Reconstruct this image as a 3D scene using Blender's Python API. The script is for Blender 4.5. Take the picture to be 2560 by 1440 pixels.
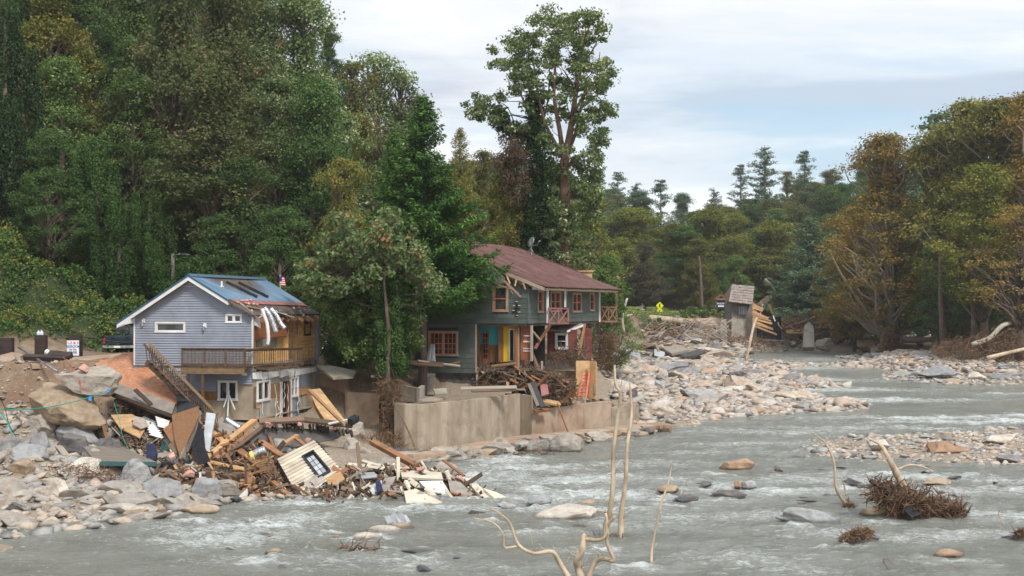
import bpy,bmesh,math,random
import numpy as np
from mathutils import Vector,Matrix,noise

S=bpy.context.scene
for _o in list(bpy.data.objects):
    bpy.data.objects.remove(_o)

# ------------------------------------------------------------------ camera, sky, sun, exposure
EYE,F,HZ,CXP=8.0,3556.0,760.0,1280.0  # eye height over the near water, focal length and horizon row in photo pixels
cam_data=bpy.data.cameras.new('camera')
cam_data.lens=50.0
cam_data.sensor_width=36.0
cam_data.shift_y=(HZ-720.0)/2560.0
cam_data.clip_start=0.5
cam_data.clip_end=5000
cam=bpy.data.objects.new('camera',cam_data)
S.collection.objects.link(cam)
cam.location=(0,0,EYE)
cam.rotation_euler=(math.radians(90),0,0)
S.camera=cam
cam_data.dof.use_dof=True
cam_data.dof.focus_distance=74.0
cam_data.dof.aperture_fstop=1.6

SUN_EL,SUN_AZ=math.radians(48),math.radians(152)  # azimuth clockwise from +Y
world=bpy.data.worlds.new('World')
S.world=world
world.use_nodes=True
wn,wl=world.node_tree.nodes,world.node_tree.links
wn.clear()
w_out=wn.new('ShaderNodeOutputWorld')
w_bg=wn.new('ShaderNodeBackground')
w_bg.inputs['Strength'].default_value=0.1
w_sky=wn.new('ShaderNodeTexSky')
w_sky.sky_type='NISHITA'
w_sky.sun_disc=False
w_sky.sun_elevation=SUN_EL
w_sky.sun_rotation=SUN_AZ
w_sky.air_density=1.0
w_sky.dust_density=1.4
w_tc=wn.new('ShaderNodeTexCoord')
w_sep=wn.new('ShaderNodeSeparateXYZ')
wl.new(w_tc.outputs['Generated'],w_sep.inputs[0])

def wmath(op,a,b=None,clamp=False):
    n=wn.new('ShaderNodeMath')
    n.operation=op
    n.use_clamp=clamp
    for i,v in enumerate((a,b)):
        if v is None:
            continue
        if isinstance(v,(int,float)):
            n.inputs[i].default_value=v
        else:
            wl.new(v,n.inputs[i])
    return n.outputs[0]

w_z=wmath('ADD',wmath('MAXIMUM',w_sep.outputs['Z'],0.0),0.10)
w_u=wmath('DIVIDE',w_sep.outputs['X'],w_z)
w_v=wmath('DIVIDE',w_sep.outputs['Y'],w_z)
w_cmb=wn.new('ShaderNodeCombineXYZ')
wl.new(w_u,w_cmb.inputs[0]);wl.new(w_v,w_cmb.inputs[1])

def wnoise(scale,detail,rough,offs,dist=0.0,sx=1.0):
    mp=wn.new('ShaderNodeMapping')
    mp.inputs['Location'].default_value=offs
    mp.inputs['Scale'].default_value=(sx,1,1)
    wl.new(w_cmb.outputs[0],mp.inputs['Vector'])
    n=wn.new('ShaderNodeTexNoise')
    n.inputs['Scale'].default_value=scale
    n.inputs['Detail'].default_value=detail
    n.inputs['Roughness'].default_value=rough
    n.inputs['Distortion'].default_value=dist
    wl.new(mp.outputs[0],n.inputs['Vector'])
    return n.outputs['Fac']

def wramp(fac,stops):
    r=wn.new('ShaderNodeValToRGB')
    r.color_ramp.interpolation='EASE'
    e=r.color_ramp.elements
    e[0].position,e[0].color=stops[0]
    e[1].position,e[1].color=stops[-1]
    for p,c in stops[1:-1]:
        k=e.new(p);k.color=c
    wl.new(fac,r.inputs[0])
    return r.outputs[0]

def g(v):return(v,v,v,1)
cover=wramp(wnoise(0.40,7,0.58,(22.7,1.7,0),0.3,0.8),[(0.37,g(0.15)),(0.45,g(0.65)),(0.54,g(1))])
body=wramp(wnoise(0.55,8,0.58,(52.1,4.2,0),0.3,0.75),[(0.38,(5.4,5.8,6.6,1)),(0.50,(8.1,8.3,8.6,1)),(0.60,(10.8,10.8,10.8,1))])
w_blue=wn.new('ShaderNodeMix');w_blue.data_type='RGBA'
w_blue.inputs['Factor'].default_value=0.55
wl.new(w_sky.outputs[0],w_blue.inputs['A'])
w_blue.inputs['B'].default_value=(4.9,7.3,9.4,1)
w_mix=wn.new('ShaderNodeMix');w_mix.data_type='RGBA'
wl.new(cover,w_mix.inputs['Factor'])
wl.new(w_blue.outputs['Result'],w_mix.inputs['A'])
wl.new(body,w_mix.inputs['B'])
wl.new(w_mix.outputs['Result'],w_bg.inputs['Color'])
wl.new(w_bg.outputs[0],w_out.inputs['Surface'])

sun_data=bpy.data.lights.new('sun','SUN')
sun_data.energy=2.6
sun_data.angle=math.radians(12)
sun_data.color=(1.0,0.95,0.88)
sun=bpy.data.objects.new('sun',sun_data)
S.collection.objects.link(sun)
_sd=Vector((math.sin(SUN_AZ)*math.cos(SUN_EL),math.cos(SUN_AZ)*math.cos(SUN_EL),math.sin(SUN_EL)))
sun.rotation_euler=_sd.to_track_quat('Z','Y').to_euler()
sun.location=(20,-20,60)

S.view_settings.view_transform='Standard'
S.view_settings.look='None'
S.view_settings.exposure=0.32
S.view_settings.gamma=1.0
S.view_settings.use_curve_mapping=False
S.cycles.use_denoising=True
S.cycles.max_bounces=6
S.cycles.diffuse_bounces=3
S.cycles.glossy_bounces=2
S.cycles.transmission_bounces=3
S.cycles.transparent_max_bounces=4
S.cycles.volume_bounces=0
S.cycles.use_adaptive_sampling=True

# ------------------------------------------------------------------ where things stand
def P(px,py,D):
    """world point seen at photo pixel (px, py) at distance D along the view axis"""
    return Vector(((px-CXP)/F*D,D,EYE-(py-HZ)/F*D))

def zw(Y):
    """height of the river surface: level near the camera, climbing upstream"""
    return np.minimum(np.maximum(np.asarray(Y,float)-85.0,0.0)*0.0115,1.6)

def W(px,py,dz=0.0):
    D=60.0
    for _ in range(12):
        D=(EYE-float(zw(D))-dz)/((py-HZ)/F)
    return P(px,py,D)

def px_of(v):
    return(CXP+v[0]/v[1]*F,HZ-(v[2]-EYE)/v[1]*F)

R=random.Random(11)
NR=np.random.default_rng(11)

# ------------------------------------------------------------------ materials
MATS={}
class NT:
    """small helper for building a node material"""
    def __init__(s,name):
        s.m=bpy.data.materials.new(name);s.m.use_nodes=True
        s.n,s.l=s.m.node_tree.nodes,s.m.node_tree.links
        s.n.clear()
        s.out=s.n.new('ShaderNodeOutputMaterial')
        s.b=s.n.new('ShaderNodeBsdfPrincipled')
        s.l.new(s.b.outputs[0],s.out.inputs['Surface'])
        s.b.inputs['Specular IOR Level'].default_value=0.3
        MATS[name]=s.m
    def coord(s,kind='Object',scale=(1,1,1),rot=(0,0,0)):
        if kind=='Position':
            src=s.n.new('ShaderNodeNewGeometry').outputs['Position']
        else:
            src=s.n.new('ShaderNodeTexCoord').outputs[kind]
        mp=s.n.new('ShaderNodeMapping')
        mp.inputs['Scale'].default_value=scale
        mp.inputs['Rotation'].default_value=rot
        s.l.new(src,mp.inputs['Vector'])
        return mp.outputs[0]
    def noise(s,vec,scale,detail=5,rough=0.6,dist=0.0):
        n=s.n.new('ShaderNodeTexNoise')
        n.inputs['Scale'].default_value=scale
        n.inputs['Detail'].default_value=detail
        n.inputs['Roughness'].default_value=rough
        n.inputs['Distortion'].default_value=dist
        if vec is not None:s.l.new(vec,n.inputs['Vector'])
        return n.outputs['Fac']
    def math(s,op,a,b=0.0,c=None,clamp=False):
        n=s.n.new('ShaderNodeMath');n.operation=op;n.use_clamp=clamp
        for i,v in enumerate((a,b,c)):
            if v is None:continue
            if isinstance(v,(int,float)):n.inputs[i].default_value=v
            else:s.l.new(v,n.inputs[i])
        return n.outputs[0]
    def ramp(s,fac,stops,mode='LINEAR'):
        r=s.n.new('ShaderNodeValToRGB');r.color_ramp.interpolation=mode
        e=r.color_ramp.elements
        def c4(c):return(c,c,c,1)if isinstance(c,(int,float))else(*c,1)
        e[0].position,e[0].color=stops[0][0],c4(stops[0][1])
        e[1].position,e[1].color=stops[-1][0],c4(stops[-1][1])
        for p,c in stops[1:-1]:
            k=e.new(p);k.color=c4(c)
        s.l.new(fac,r.inputs[0])
        return r.outputs[0]
    def mix(s,fac,a,b,blend='MIX'):
        n=s.n.new('ShaderNodeMix');n.data_type='RGBA';n.blend_type=blend
        for k,v in(('Factor',fac),('A',a),('B',b)):
            if isinstance(v,(int,float)):n.inputs[k].default_value=v if k=='Factor' else(v,v,v,1)
            elif isinstance(v,tuple):n.inputs[k].default_value=(*v,1)
            else:s.l.new(v,n.inputs[k])
        return n.outputs['Result']
    def attr(s,name):
        n=s.n.new('ShaderNodeAttribute');n.attribute_name=name
        return n
    def rand(s):
        return s.n.new('ShaderNodeObjectInfo').outputs['Random']
    def bump(s,h,strength=0.3,dist=0.05):
        n=s.n.new('ShaderNodeBump')
        n.inputs['Strength'].default_value=strength
        n.inputs['Distance'].default_value=dist
        s.l.new(h,n.inputs['Height'])
        s.l.new(n.outputs[0],s.b.inputs['Normal'])
    def base(s,c):
        if isinstance(c,tuple):s.b.inputs['Base Color'].default_value=(*c,1)
        else:s.l.new(c,s.b.inputs['Base Color'])
    def rough(s,v):
        if isinstance(v,(int,float)):s.b.inputs['Roughness'].default_value=v
        else:s.l.new(v,s.b.inputs['Roughness'])

def surf(name,c1,c2,scale=2.0,stretch=(1,1,1),rough=0.75,bump=0.25,bdist=0.02,metal=0.0,
         coord='Object',vary=0.25,dirt=None,dirt_amt=0.35,detail=6):
    """weathered surface: two tones on stretched noise, large stains, fine relief, a little variation from object to object"""
    t=NT(name)
    v=t.coord(coord,stretch)
    n1=t.noise(v,scale,detail,0.62)
    col=t.mix(t.ramp(n1,[(0.36,0.0),(0.64,1.0)]),tuple(c1),tuple(c2))
    if dirt:
        n2=t.noise(t.coord('Position',(1,1,1)),0.9,6,0.65,0.4)
        col=t.mix(t.math('MULTIPLY',t.ramp(n2,[(0.45,0.0),(0.68,1.0)]),dirt_amt),col,tuple(dirt))
    if vary:
        f=t.math('MULTIPLY_ADD',t.rand(),2*vary,1-vary)
        col=t.mix(1.0,col,f,'MULTIPLY')
    t.base(col)
    t.rough(t.ramp(n1,[(0.3,max(0.05,rough-0.12)),(0.7,min(1,rough+0.12))]))
    t.b.inputs['Metallic'].default_value=metal
    if bump:
        t.bump(t.noise(v,scale*3.0,6,0.7),bump,bdist)
    return t.m

mud=(0.20,0.135,0.085)
surf('new_wood',(0.38,0.205,0.09),(0.58,0.36,0.18),1.6,(0.8,9,9),0.65,0.2,0.01,dirt=(0.22,0.11,0.05),dirt_amt=0.5,vary=0.3)
surf('red_wood',(0.22,0.10,0.05),(0.38,0.19,0.09),1.6,(0.8,9,9),0.65,0.2,0.01,dirt=(0.12,0.06,0.03),dirt_amt=0.6,vary=0.3)
surf('old_wood',(0.10,0.062,0.04),(0.23,0.16,0.11),1.8,(0.8,9,9),0.8,0.35,0.015,vary=0.4)
surf('grey_wood',(0.21,0.175,0.14),(0.38,0.32,0.26),1.8,(0.8,9,9),0.8,0.35,0.015,vary=0.35)
surf('dark_wood',(0.035,0.022,0.015),(0.085,0.055,0.04),1.8,(0.8,9,9),0.75,0.3,0.015,vary=0.3)
surf('deck_wood',(0.075,0.045,0.028),(0.16,0.10,0.062),1.8,(2,2,6),0.7,0.3,0.015,coord='Position',vary=0.2)
surf('rail_wood',(0.15,0.095,0.05),(0.25,0.165,0.09),1.8,(2,2,6),0.65,0.3,0.015,coord='Position',vary=0.1)
surf('pine_panel',(0.66,0.36,0.12),(0.84,0.54,0.22),1.3,(1.2,1.2,7),0.55,0.15,0.01,coord='Position',vary=0.1,dirt=(0.34,0.17,0.06),dirt_amt=0.35)
surf('brown_panel',(0.19,0.085,0.035),(0.30,0.145,0.06),1.6,(7,7,0.8),0.5,0.12,0.01,coord='Position',vary=0.2,dirt=mud,dirt_amt=0.4)
surf('cabinet_wood',(0.24,0.085,0.04),(0.32,0.12,0.06),1.6,(5,5,1),0.5,0.1,0.01,coord='Position',vary=0.1)
surf('floor_boards',(0.42,0.17,0.085),(0.56,0.27,0.15),2.4,(3,1,3),0.55,0.15,0.01,coord='Object',vary=0.16,dirt=(0.33,0.2,0.13),dirt_amt=0.4)
surf('blue_siding',(0.26,0.285,0.345),(0.31,0.335,0.395),1.2,(1,1,0.6),0.5,0.08,0.01,coord='Position',vary=0.03,dirt=(0.20,0.19,0.19),dirt_amt=0.5)
surf('green_siding',(0.078,0.098,0.088),(0.105,0.128,0.114),1.5,(1,1,0.5),0.7,0.25,0.01,coord='Position',vary=0.16,dirt=(0.09,0.085,0.07),dirt_amt=0.4)
surf('red_siding',(0.20,0.045,0.045),(0.28,0.075,0.07),1.5,(1,1,0.5),0.7,0.25,0.01,coord='Position',vary=0.16,dirt=mud,dirt_amt=0.4)
surf('cream_siding',(0.60,0.53,0.41),(0.72,0.65,0.53),1.0,(1,1,1),0.55,0.1,0.01,vary=0.14,dirt=(0.33,0.25,0.17),dirt_amt=0.45)
surf('grey_shakes',(0.15,0.13,0.12),(0.24,0.21,0.19),2.0,(1,1,0.6),0.85,0.3,0.02,coord='Position',vary=0.2)
surf('blue_metal',(0.12,0.205,0.30),(0.165,0.26,0.36),0.8,(1,1,1),0.38,0.05,0.01,metal=0.25,coord='Position',vary=0.07,dirt=(0.2,0.24,0.27),dirt_amt=0.35)
surf('trim_blue',(0.04,0.10,0.165),(0.05,0.12,0.19),1.0,(1,1,1),0.4,0.0,metal=0.2,vary=0.0)
surf('maroon_metal',(0.115,0.052,0.047),(0.22,0.115,0.10),2.4,(1,1,1),0.5,0.12,0.01,metal=0.15,coord='Position',vary=0.14,dirt=(0.27,0.17,0.15),dirt_amt=0.45)
surf('galvanised',(0.36,0.38,0.40),(0.56,0.58,0.60),2.0,(1,1,1),0.34,0.2,0.02,metal=0.75,vary=0.15)
surf('foil',(0.34,0.35,0.36),(0.62,0.63,0.64),6.0,(1,1,1),0.28,0.7,0.04,metal=0.8,vary=0.1)
surf('roof_sheet_grey',(0.36,0.38,0.40),(0.50,0.52,0.54),1.4,(1,1,1),0.5,0.1,0.02,metal=0.2,vary=0.25,dirt=(0.3,0.24,0.19),dirt_amt=0.35)
surf('white_paint',(0.70,0.69,0.67),(0.80,0.79,0.78),1.3,(1,1,1),0.5,0.06,0.01,vary=0.05,dirt=(0.42,0.37,0.3),dirt_amt=0.3)
surf('tan_paint',(0.33,0.26,0.185),(0.42,0.34,0.25),1.6,(1,1,1),0.6,0.1,0.01,vary=0.05)
surf('orange_paint',(0.55,0.13,0.06),(0.66,0.18,0.09),1.6,(1,1,1),0.5,0.06,0.01,vary=0.05)
surf('pinkish_paint',(0.27,0.10,0.085),(0.38,0.17,0.145),1.6,(1,1,1),0.6,0.1,0.01,vary=0.1)
surf('turquoise_paint',(0.05,0.34,0.38),(0.07,0.42,0.46),1.0,(1,1,1),0.6,0.05,0.01,vary=0.03,dirt=(0.12,0.26,0.26),dirt_amt=0.3)
surf('yellow_paint',(0.70,0.43,0.015),(0.80,0.52,0.03),1.0,(1,1,1),0.55,0.05,0.01,vary=0.03,dirt=(0.4,0.26,0.05),dirt_amt=0.3)
surf('black_plastic',(0.012,0.013,0.015),(0.03,0.032,0.036),2.0,(1,1,1),0.42,0.1,0.01,vary=0.1)
surf('black_cloth',(0.008,0.008,0.01),(0.025,0.025,0.028),4.0,(1,1,1),0.9,0.6,0.05,vary=0.1)
surf('interior_shade',(0.012,0.010,0.009),(0.035,0.028,0.022),2.0,(1,1,1),0.9,0.0,vary=0.0,coord='Position')  # near-black colour paints in the gloom of unlit rooms and openings
surf('slate_panel',(0.22,0.19,0.165),(0.33,0.29,0.25),1.5,(1,1,1),0.7,0.1,0.01,vary=0.12,dirt=mud,dirt_amt=0.45)
surf('tar_sheathing',(0.05,0.038,0.032),(0.12,0.095,0.08),2.0,(1,1,1),0.9,0.5,0.03,coord='Position',vary=0.1,dirt=(0.17,0.12,0.08),dirt_amt=0.5)
surf('insulation',(0.62,0.28,0.22),(0.80,0.50,0.42),5.0,(1,1,1),0.95,0.9,0.06,vary=0.1)
surf('white_fibre',(0.60,0.56,0.50),(0.78,0.75,0.70),5.0,(1,1,1),0.95,0.9,0.06,vary=0.1)
surf('chipboard',(0.45,0.27,0.13),(0.62,0.41,0.21),3.0,(1,1,1),0.7,0.15,0.01,vary=0.15,dirt=(0.25,0.15,0.09),dirt_amt=0.5)
surf('concrete',(0.33,0.265,0.195),(0.46,0.385,0.295),1.5,(1,1,0.16),0.85,0.3,0.02,coord='Position',vary=0.05,dirt=(0.22,0.165,0.115),dirt_amt=0.75)
surf('muddy_concrete',(0.34,0.235,0.165),(0.46,0.36,0.27),0.8,(1,1,0.5),0.85,0.35,0.02,coord='Position',vary=0.03,dirt=(0.27,0.155,0.10),dirt_amt=0.75)
surf('block_wall',(0.32,0.29,0.245),(0.46,0.42,0.36),1.2,(1,1,1),0.9,0.3,0.02,coord='Position',vary=0.10,dirt=(0.22,0.17,0.12),dirt_amt=0.5)
surf('dark_block',(0.085,0.075,0.07),(0.15,0.135,0.125),1.6,(1,1,1),0.9,0.3,0.02,coord='Position',vary=0.25)
surf('pillar_block',(0.035,0.023,0.021),(0.06,0.042,0.038),1.6,(1,1,1),0.85,0.3,0.02,coord='Position',vary=0.12)
surf('asphalt',(0.05,0.048,0.046),(0.09,0.086,0.082),3.0,(1,1,1),0.9,0.4,0.02,vary=0.2,dirt=(0.2,0.16,0.12),dirt_amt=0.5)
surf('driftwood',(0.44,0.335,0.225),(0.64,0.53,0.39),2.0,(3,3,1),0.7,0.35,0.02,coord='Position',vary=0.06,dirt=(0.24,0.16,0.10),dirt_amt=0.75)
surf('root_wood',(0.10,0.055,0.03),(0.26,0.16,0.095),3.0,(1,1,1),0.9,0.4,0.03,coord='Position',vary=0.15)
surf('bark',(0.09,0.065,0.05),(0.20,0.155,0.12),2.5,(3,3,0.7),0.9,0.6,0.05,coord='Position',vary=0.15)
surf('vine_bark',(0.13,0.075,0.05),(0.24,0.15,0.10),3.5,(3,3,0.7),0.9,0.7,0.05,coord='Position',vary=0.1)
surf('pale_bark',(0.34,0.30,0.24),(0.55,0.50,0.42),2.0,(3,3,0.7),0.85,0.4,0.03,coord='Position',vary=0.12)
surf('cloth_white',(0.55,0.53,0.50),(0.72,0.70,0.68),3.0,(1,1,1),0.9,0.5,0.04,vary=0.05)
surf('navy_cloth',(0.012,0.016,0.045),(0.03,0.035,0.08),3.0,(1,1,1),0.9,0.5,0.04,vary=0.05)
surf('teal_panel',(0.012,0.055,0.055),(0.02,0.085,0.08),2.0,(1,1,1),0.6,0.1,vary=0.1)
surf('red_paint',(0.62,0.03,0.015),(0.75,0.05,0.03),2.0,(1,1,1),0.4,0.0,vary=0.0)
surf('truck_paint',(0.018,0.032,0.04),(0.026,0.045,0.055),2.0,(1,1,1),0.25,0.0,vary=0.0)
surf('chrome',(0.55,0.56,0.58),(0.68,0.69,0.7),2.0,(1,1,1),0.25,0.0,metal=0.8,vary=0.0)
surf('rubber',(0.012,0.012,0.012),(0.025,0.025,0.025),2.0,(1,1,1),0.85,0.2,vary=0.0)
surf('tail_red',(0.5,0.015,0.01),(0.6,0.02,0.015),2.0,(1,1,1),0.3,0.0,vary=0.0)
surf('sign_white',(0.78,0.78,0.77),(0.84,0.84,0.83),2.0,(1,1,1),0.5,0.0,vary=0.0)
surf('sign_red',(0.62,0.03,0.03),(0.68,0.045,0.04),2.0,(1,1,1),0.5,0.0,vary=0.0)
surf('sign_blue',(0.02,0.13,0.42),(0.03,0.16,0.48),2.0,(1,1,1),0.5,0.0,vary=0.0)
surf('sign_navy',(0.02,0.03,0.16),(0.03,0.04,0.2),2.0,(1,1,1),0.5,0.0,vary=0.0)
surf('sign_black',(0.01,0.01,0.01),(0.015,0.015,0.015),2.0,(1,1,1),0.5,0.0,vary=0.0)
surf('sign_yellow',(0.75,0.78,0.01),(0.8,0.82,0.015),2.0,(1,1,1),0.5,0.0,vary=0.0)
surf('teal_cord',(0.01,0.28,0.2),(0.02,0.36,0.27),2.0,(1,1,1),0.5,0.0,vary=0.0)
surf('blue_tape',(0.02,0.2,0.6),(0.03,0.26,0.7),2.0,(1,1,1),0.5,0.0,vary=0.0)
surf('jug_plastic',(0.55,0.65,0.72),(0.68,0.76,0.82),2.0,(1,1,1),0.3,0.0,vary=0.1)
surf('pink_flower',(0.72,0.10,0.38),(0.85,0.22,0.52),2.0,(1,1,1),0.6,0.0,vary=0.1)
surf('yellow_fibre',(0.6,0.5,0.12),(0.75,0.66,0.25),4.0,(1,1,1),0.9,0.5,vary=0.1)
surf('brick_red',(0.32,0.085,0.05),(0.44,0.14,0.09),3.0,(1,1,1),0.9,0.3,vary=0.25)
surf('shingle',(0.20,0.17,0.16),(0.32,0.28,0.26),3.0,(1,1,1),0.9,0.3,0.02,coord='Position',vary=0.15,dirt=(0.42,0.25,0.15),dirt_amt=0.35)

t=NT('glass')
t.base(t.mix(t.ramp(t.noise(t.coord('Position'),1.6,4),[(0.4,0.0),(0.6,1.0)]),(0.015,0.017,0.018),(0.06,0.065,0.065)))
t.rough(0.06);t.b.inputs['Specular IOR Level'].default_value=0.8

def rock_material(name,stops,wet=True,bump=0.55,vary=0.3):
    t=NT(name)
    v=t.coord('Position')
    rnd=t.rand()
    base=t.ramp(rnd,stops,'LINEAR')
    # veins and mottling
    n1=t.noise(v,2.4,8,0.7,0.3)
    n2=t.noise(t.coord('Position',(1,1,4),(0.3,0.2,0)),1.7,6,0.65,0.8)
    col=t.mix(t.ramp(n1,[(0.35,0.0),(0.65,1.0)]),t.mix(1.0,base,0.66,'MULTIPLY'),t.mix(1.0,base,1.16,'MULTIPLY'))
    col=t.mix(t.math('MULTIPLY',t.ramp(n2,[(0.52,0.0),(0.62,1.0)]),0.45),col,(0.33,0.20,0.12))
    if wet:
        sp=t.n.new('ShaderNodeSeparateXYZ')
        t.l.new(t.n.new('ShaderNodeNewGeometry').outputs['Position'],sp.inputs[0])
        lvl=t.math('MINIMUM',t.math('MULTIPLY',t.math('MAXIMUM',t.math('SUBTRACT',sp.outputs['Y'],85.0),0.0),0.0115),1.6)
        h=t.math('SUBTRACT',sp.outputs['Z'],lvl)
        h=t.math('ADD',h,t.math('MULTIPLY',t.noise(v,4.0,3),-0.10))
        wf=t.ramp(t.math('MULTIPLY_ADD',h,2.0,0.5),[(0.50,1.0),(0.66,0.0)])
        col=t.mix(wf,col,t.mix(1.0,col,0.36,'MULTIPLY'))
        t.rough(t.math('MULTIPLY_ADD',wf,-0.55,0.85))
    else:
        t.rough(0.85)
    t.base(col)
    vo=t.n.new('ShaderNodeTexVoronoi');vo.inputs['Scale'].default_value=1.3;t.l.new(t.coord('Position',(1,1,2.6),(0.25,0.15,0)),vo.inputs['Vector'])
    t.bump(t.math('ADD',t.math('ADD',n1,t.math('MULTIPLY',vo.outputs['Distance'],0.8)),t.math('MULTIPLY',t.noise(v,9.0,6,0.7),0.45)),bump,0.2)
    return t.m
GR,BE,PK,OR,WH,DK=(0.40,0.385,0.365),(0.56,0.465,0.36),(0.53,0.405,0.33),(0.52,0.34,0.21),(0.66,0.60,0.53),(0.19,0.175,0.165)
rock_material('river_rock',[(0.0,DK),(0.1,(0.27,0.27,0.28)),(0.3,GR),(0.45,BE),(0.6,PK),(0.75,WH),(0.88,(0.42,0.42,0.42)),(1.0,OR)])
rock_material('bank_rock',[(0.0,(0.30,0.275,0.25)),(0.35,(0.42,0.385,0.335)),(0.7,(0.36,0.32,0.275)),(1.0,(0.50,0.45,0.38))])
rock_material('rock_grey',[(0.0,(0.28,0.285,0.29)),(1.0,(0.42,0.42,0.42))])
rock_material('rock_dark',[(0.0,(0.085,0.085,0.09)),(1.0,(0.17,0.165,0.165))])
rock_material('rock_pale',[(0.0,(0.58,0.50,0.41)),(1.0,(0.72,0.66,0.58))])
rock_material('rock_tan',[(0.0,(0.38,0.29,0.20)),(1.0,(0.50,0.39,0.28))])
rock_material('rock_orange',[(0.0,(0.40,0.25,0.16)),(1.0,(0.50,0.34,0.23))])

t=NT('gravel')  # joined small stones: the tone comes from a per-stone attribute
a=t.attr('tone').outputs['Fac']
c=t.ramp(a,[(0.0,DK),(0.05,(0.27,0.26,0.255)),(0.18,GR),(0.36,BE),(0.55,PK),(0.72,WH),(0.88,(0.50,0.45,0.40)),(1.0,OR)])
n1=t.noise(t.coord('Position'),5.0,5,0.7)
c=t.mix(t.ramp(n1,[(0.35,0.0),(0.65,1.0)]),t.mix(1.0,c,0.7,'MULTIPLY'),c)
t.base(c);t.rough(0.85)

def leaf_material(name,stops,trans=0.22,rough=0.6,hue=0.22,gain=2.4):
    t=NT(name)
    a=t.attr('lv').outputs['Fac']
    c=t.ramp(a,[(p,(min(1,q[0]*gain*1.08),min(1,q[1]*gain*.96),q[2]*gain*0.95))for p,q in stops])
    f=t.math('MULTIPLY_ADD',t.rand(),2*hue,1-hue)
    c=t.mix(1.0,c,f,'MULTIPLY')
    t.base(c)
    t.rough(rough);t.b.inputs['Specular IOR Level'].default_value=0.12
    tr=t.n.new('ShaderNodeBsdfTranslucent')
    t.l.new(t.mix(1.0,c,(1.25,1.3,0.6),'MULTIPLY'),tr.inputs['Color'])
    mx=t.n.new('ShaderNodeMixShader');mx.inputs[0].default_value=trans
    t.l.new(t.b.outputs[0],mx.inputs[1]);t.l.new(tr.outputs[0],mx.inputs[2])
    t.l.new(mx.outputs[0],t.out.inputs['Surface'])
    return t.m
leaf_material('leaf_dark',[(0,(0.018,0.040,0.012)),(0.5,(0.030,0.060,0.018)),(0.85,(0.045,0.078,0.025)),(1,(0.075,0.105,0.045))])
leaf_material('leaf_mid',[(0,(0.028,0.055,0.016)),(0.5,(0.045,0.080,0.022)),(0.85,(0.07,0.105,0.035)),(1,(0.13,0.16,0.08))])
leaf_material('leaf_silver',[(0,(0.035,0.060,0.022)),(0.5,(0.055,0.085,0.032)),(0.8,(0.10,0.13,0.065)),(1,(0.24,0.27,0.18))])
leaf_material('leaf_olive',[(0,(0.045,0.060,0.016)),(0.5,(0.075,0.085,0.022)),(0.85,(0.11,0.105,0.028)),(1,(0.17,0.12,0.04))],gain=2.2)
leaf_material('leaf_rust',[(0,(0.030,0.044,0.018)),(0.5,(0.044,0.062,0.024)),(0.8,(0.064,0.068,0.030)),(1,(0.10,0.076,0.036))])
leaf_material('leaf_orange',[(0,(0.07,0.068,0.018)),(0.4,(0.095,0.085,0.022)),(0.7,(0.13,0.095,0.030)),(1,(0.20,0.11,0.034))],gain=1.95)
leaf_material('leaf_yellow',[(0,(0.06,0.085,0.02)),(0.5,(0.10,0.125,0.028)),(1,(0.20,0.19,0.04))],gain=1.6)
leaf_material('leaf_blue',[(0,(0.028,0.050,0.032)),(0.5,(0.042,0.072,0.045)),(1,(0.075,0.11,0.07))])
leaf_material('leaf_ivy',[(0,(0.020,0.052,0.018)),(0.5,(0.035,0.080,0.028)),(0.85,(0.055,0.105,0.042)),(1,(0.12,0.17,0.09))],gain=1.15)
leaf_material('leaf_conifer',[(0,(0.010,0.032,0.008)),(0.5,(0.021,0.054,0.012)),(1,(0.050,0.104,0.024))],trans=0.12)
leaf_material('leaf_purple',[(0,(0.022,0.022,0.017)),(0.5,(0.035,0.036,0.024)),(1,(0.06,0.052,0.032))])
leaf_material('leaf_catalpa',[(0,(0.045,0.085,0.035)),(0.45,(0.085,0.13,0.055)),(0.75,(0.11,0.14,0.07)),(0.9,(0.16,0.125,0.06)),(1,(0.22,0.12,0.05))],trans=0.25,gain=1.5)
leaf_material('leaf_kudzu',[(0,(0.030,0.075,0.020)),(0.5,(0.050,0.110,0.030)),(0.85,(0.08,0.145,0.045)),(1,(0.14,0.20,0.08))],gain=1.15)
leaf_material('leaf_dry',[(0,(0.045,0.036,0.026)),(0.5,(0.07,0.055,0.038)),(1,(0.11,0.085,0.055))])
leaf_material('grass_blades',[(0,(0.07,0.10,0.025)),(0.5,(0.11,0.15,0.035)),(1,(0.20,0.20,0.07))])
# ------------------------------------------------------------------ object helpers
COL=S.collection
def tag(o,label=None,cat=None,group=None,kind=None):
    if label:o['label']=label
    if cat:o['category']=cat
    if group:o['group']=group
    if kind:o['kind']=kind
    return o

def thing(name,loc,label,cat,group=None):
    o=bpy.data.objects.new(name,None)
    o.empty_display_size=0.3
    COL.objects.link(o)
    o.location=loc
    return tag(o,label,cat,group)

def link(name,me,mat=None,parent=None,M=None):
    o=bpy.data.objects.new(name,me)
    COL.objects.link(o)
    if M is not None:o.matrix_basis=M
    if mat and not me.materials:me.materials.append(MATS[mat])
    if parent is not None:
        o.parent=parent
        q=parent
        inv=Matrix.Translation(-Vector(parent.location))  # parts are modelled in world space
        o.matrix_parent_inverse=inv
    return o

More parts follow.
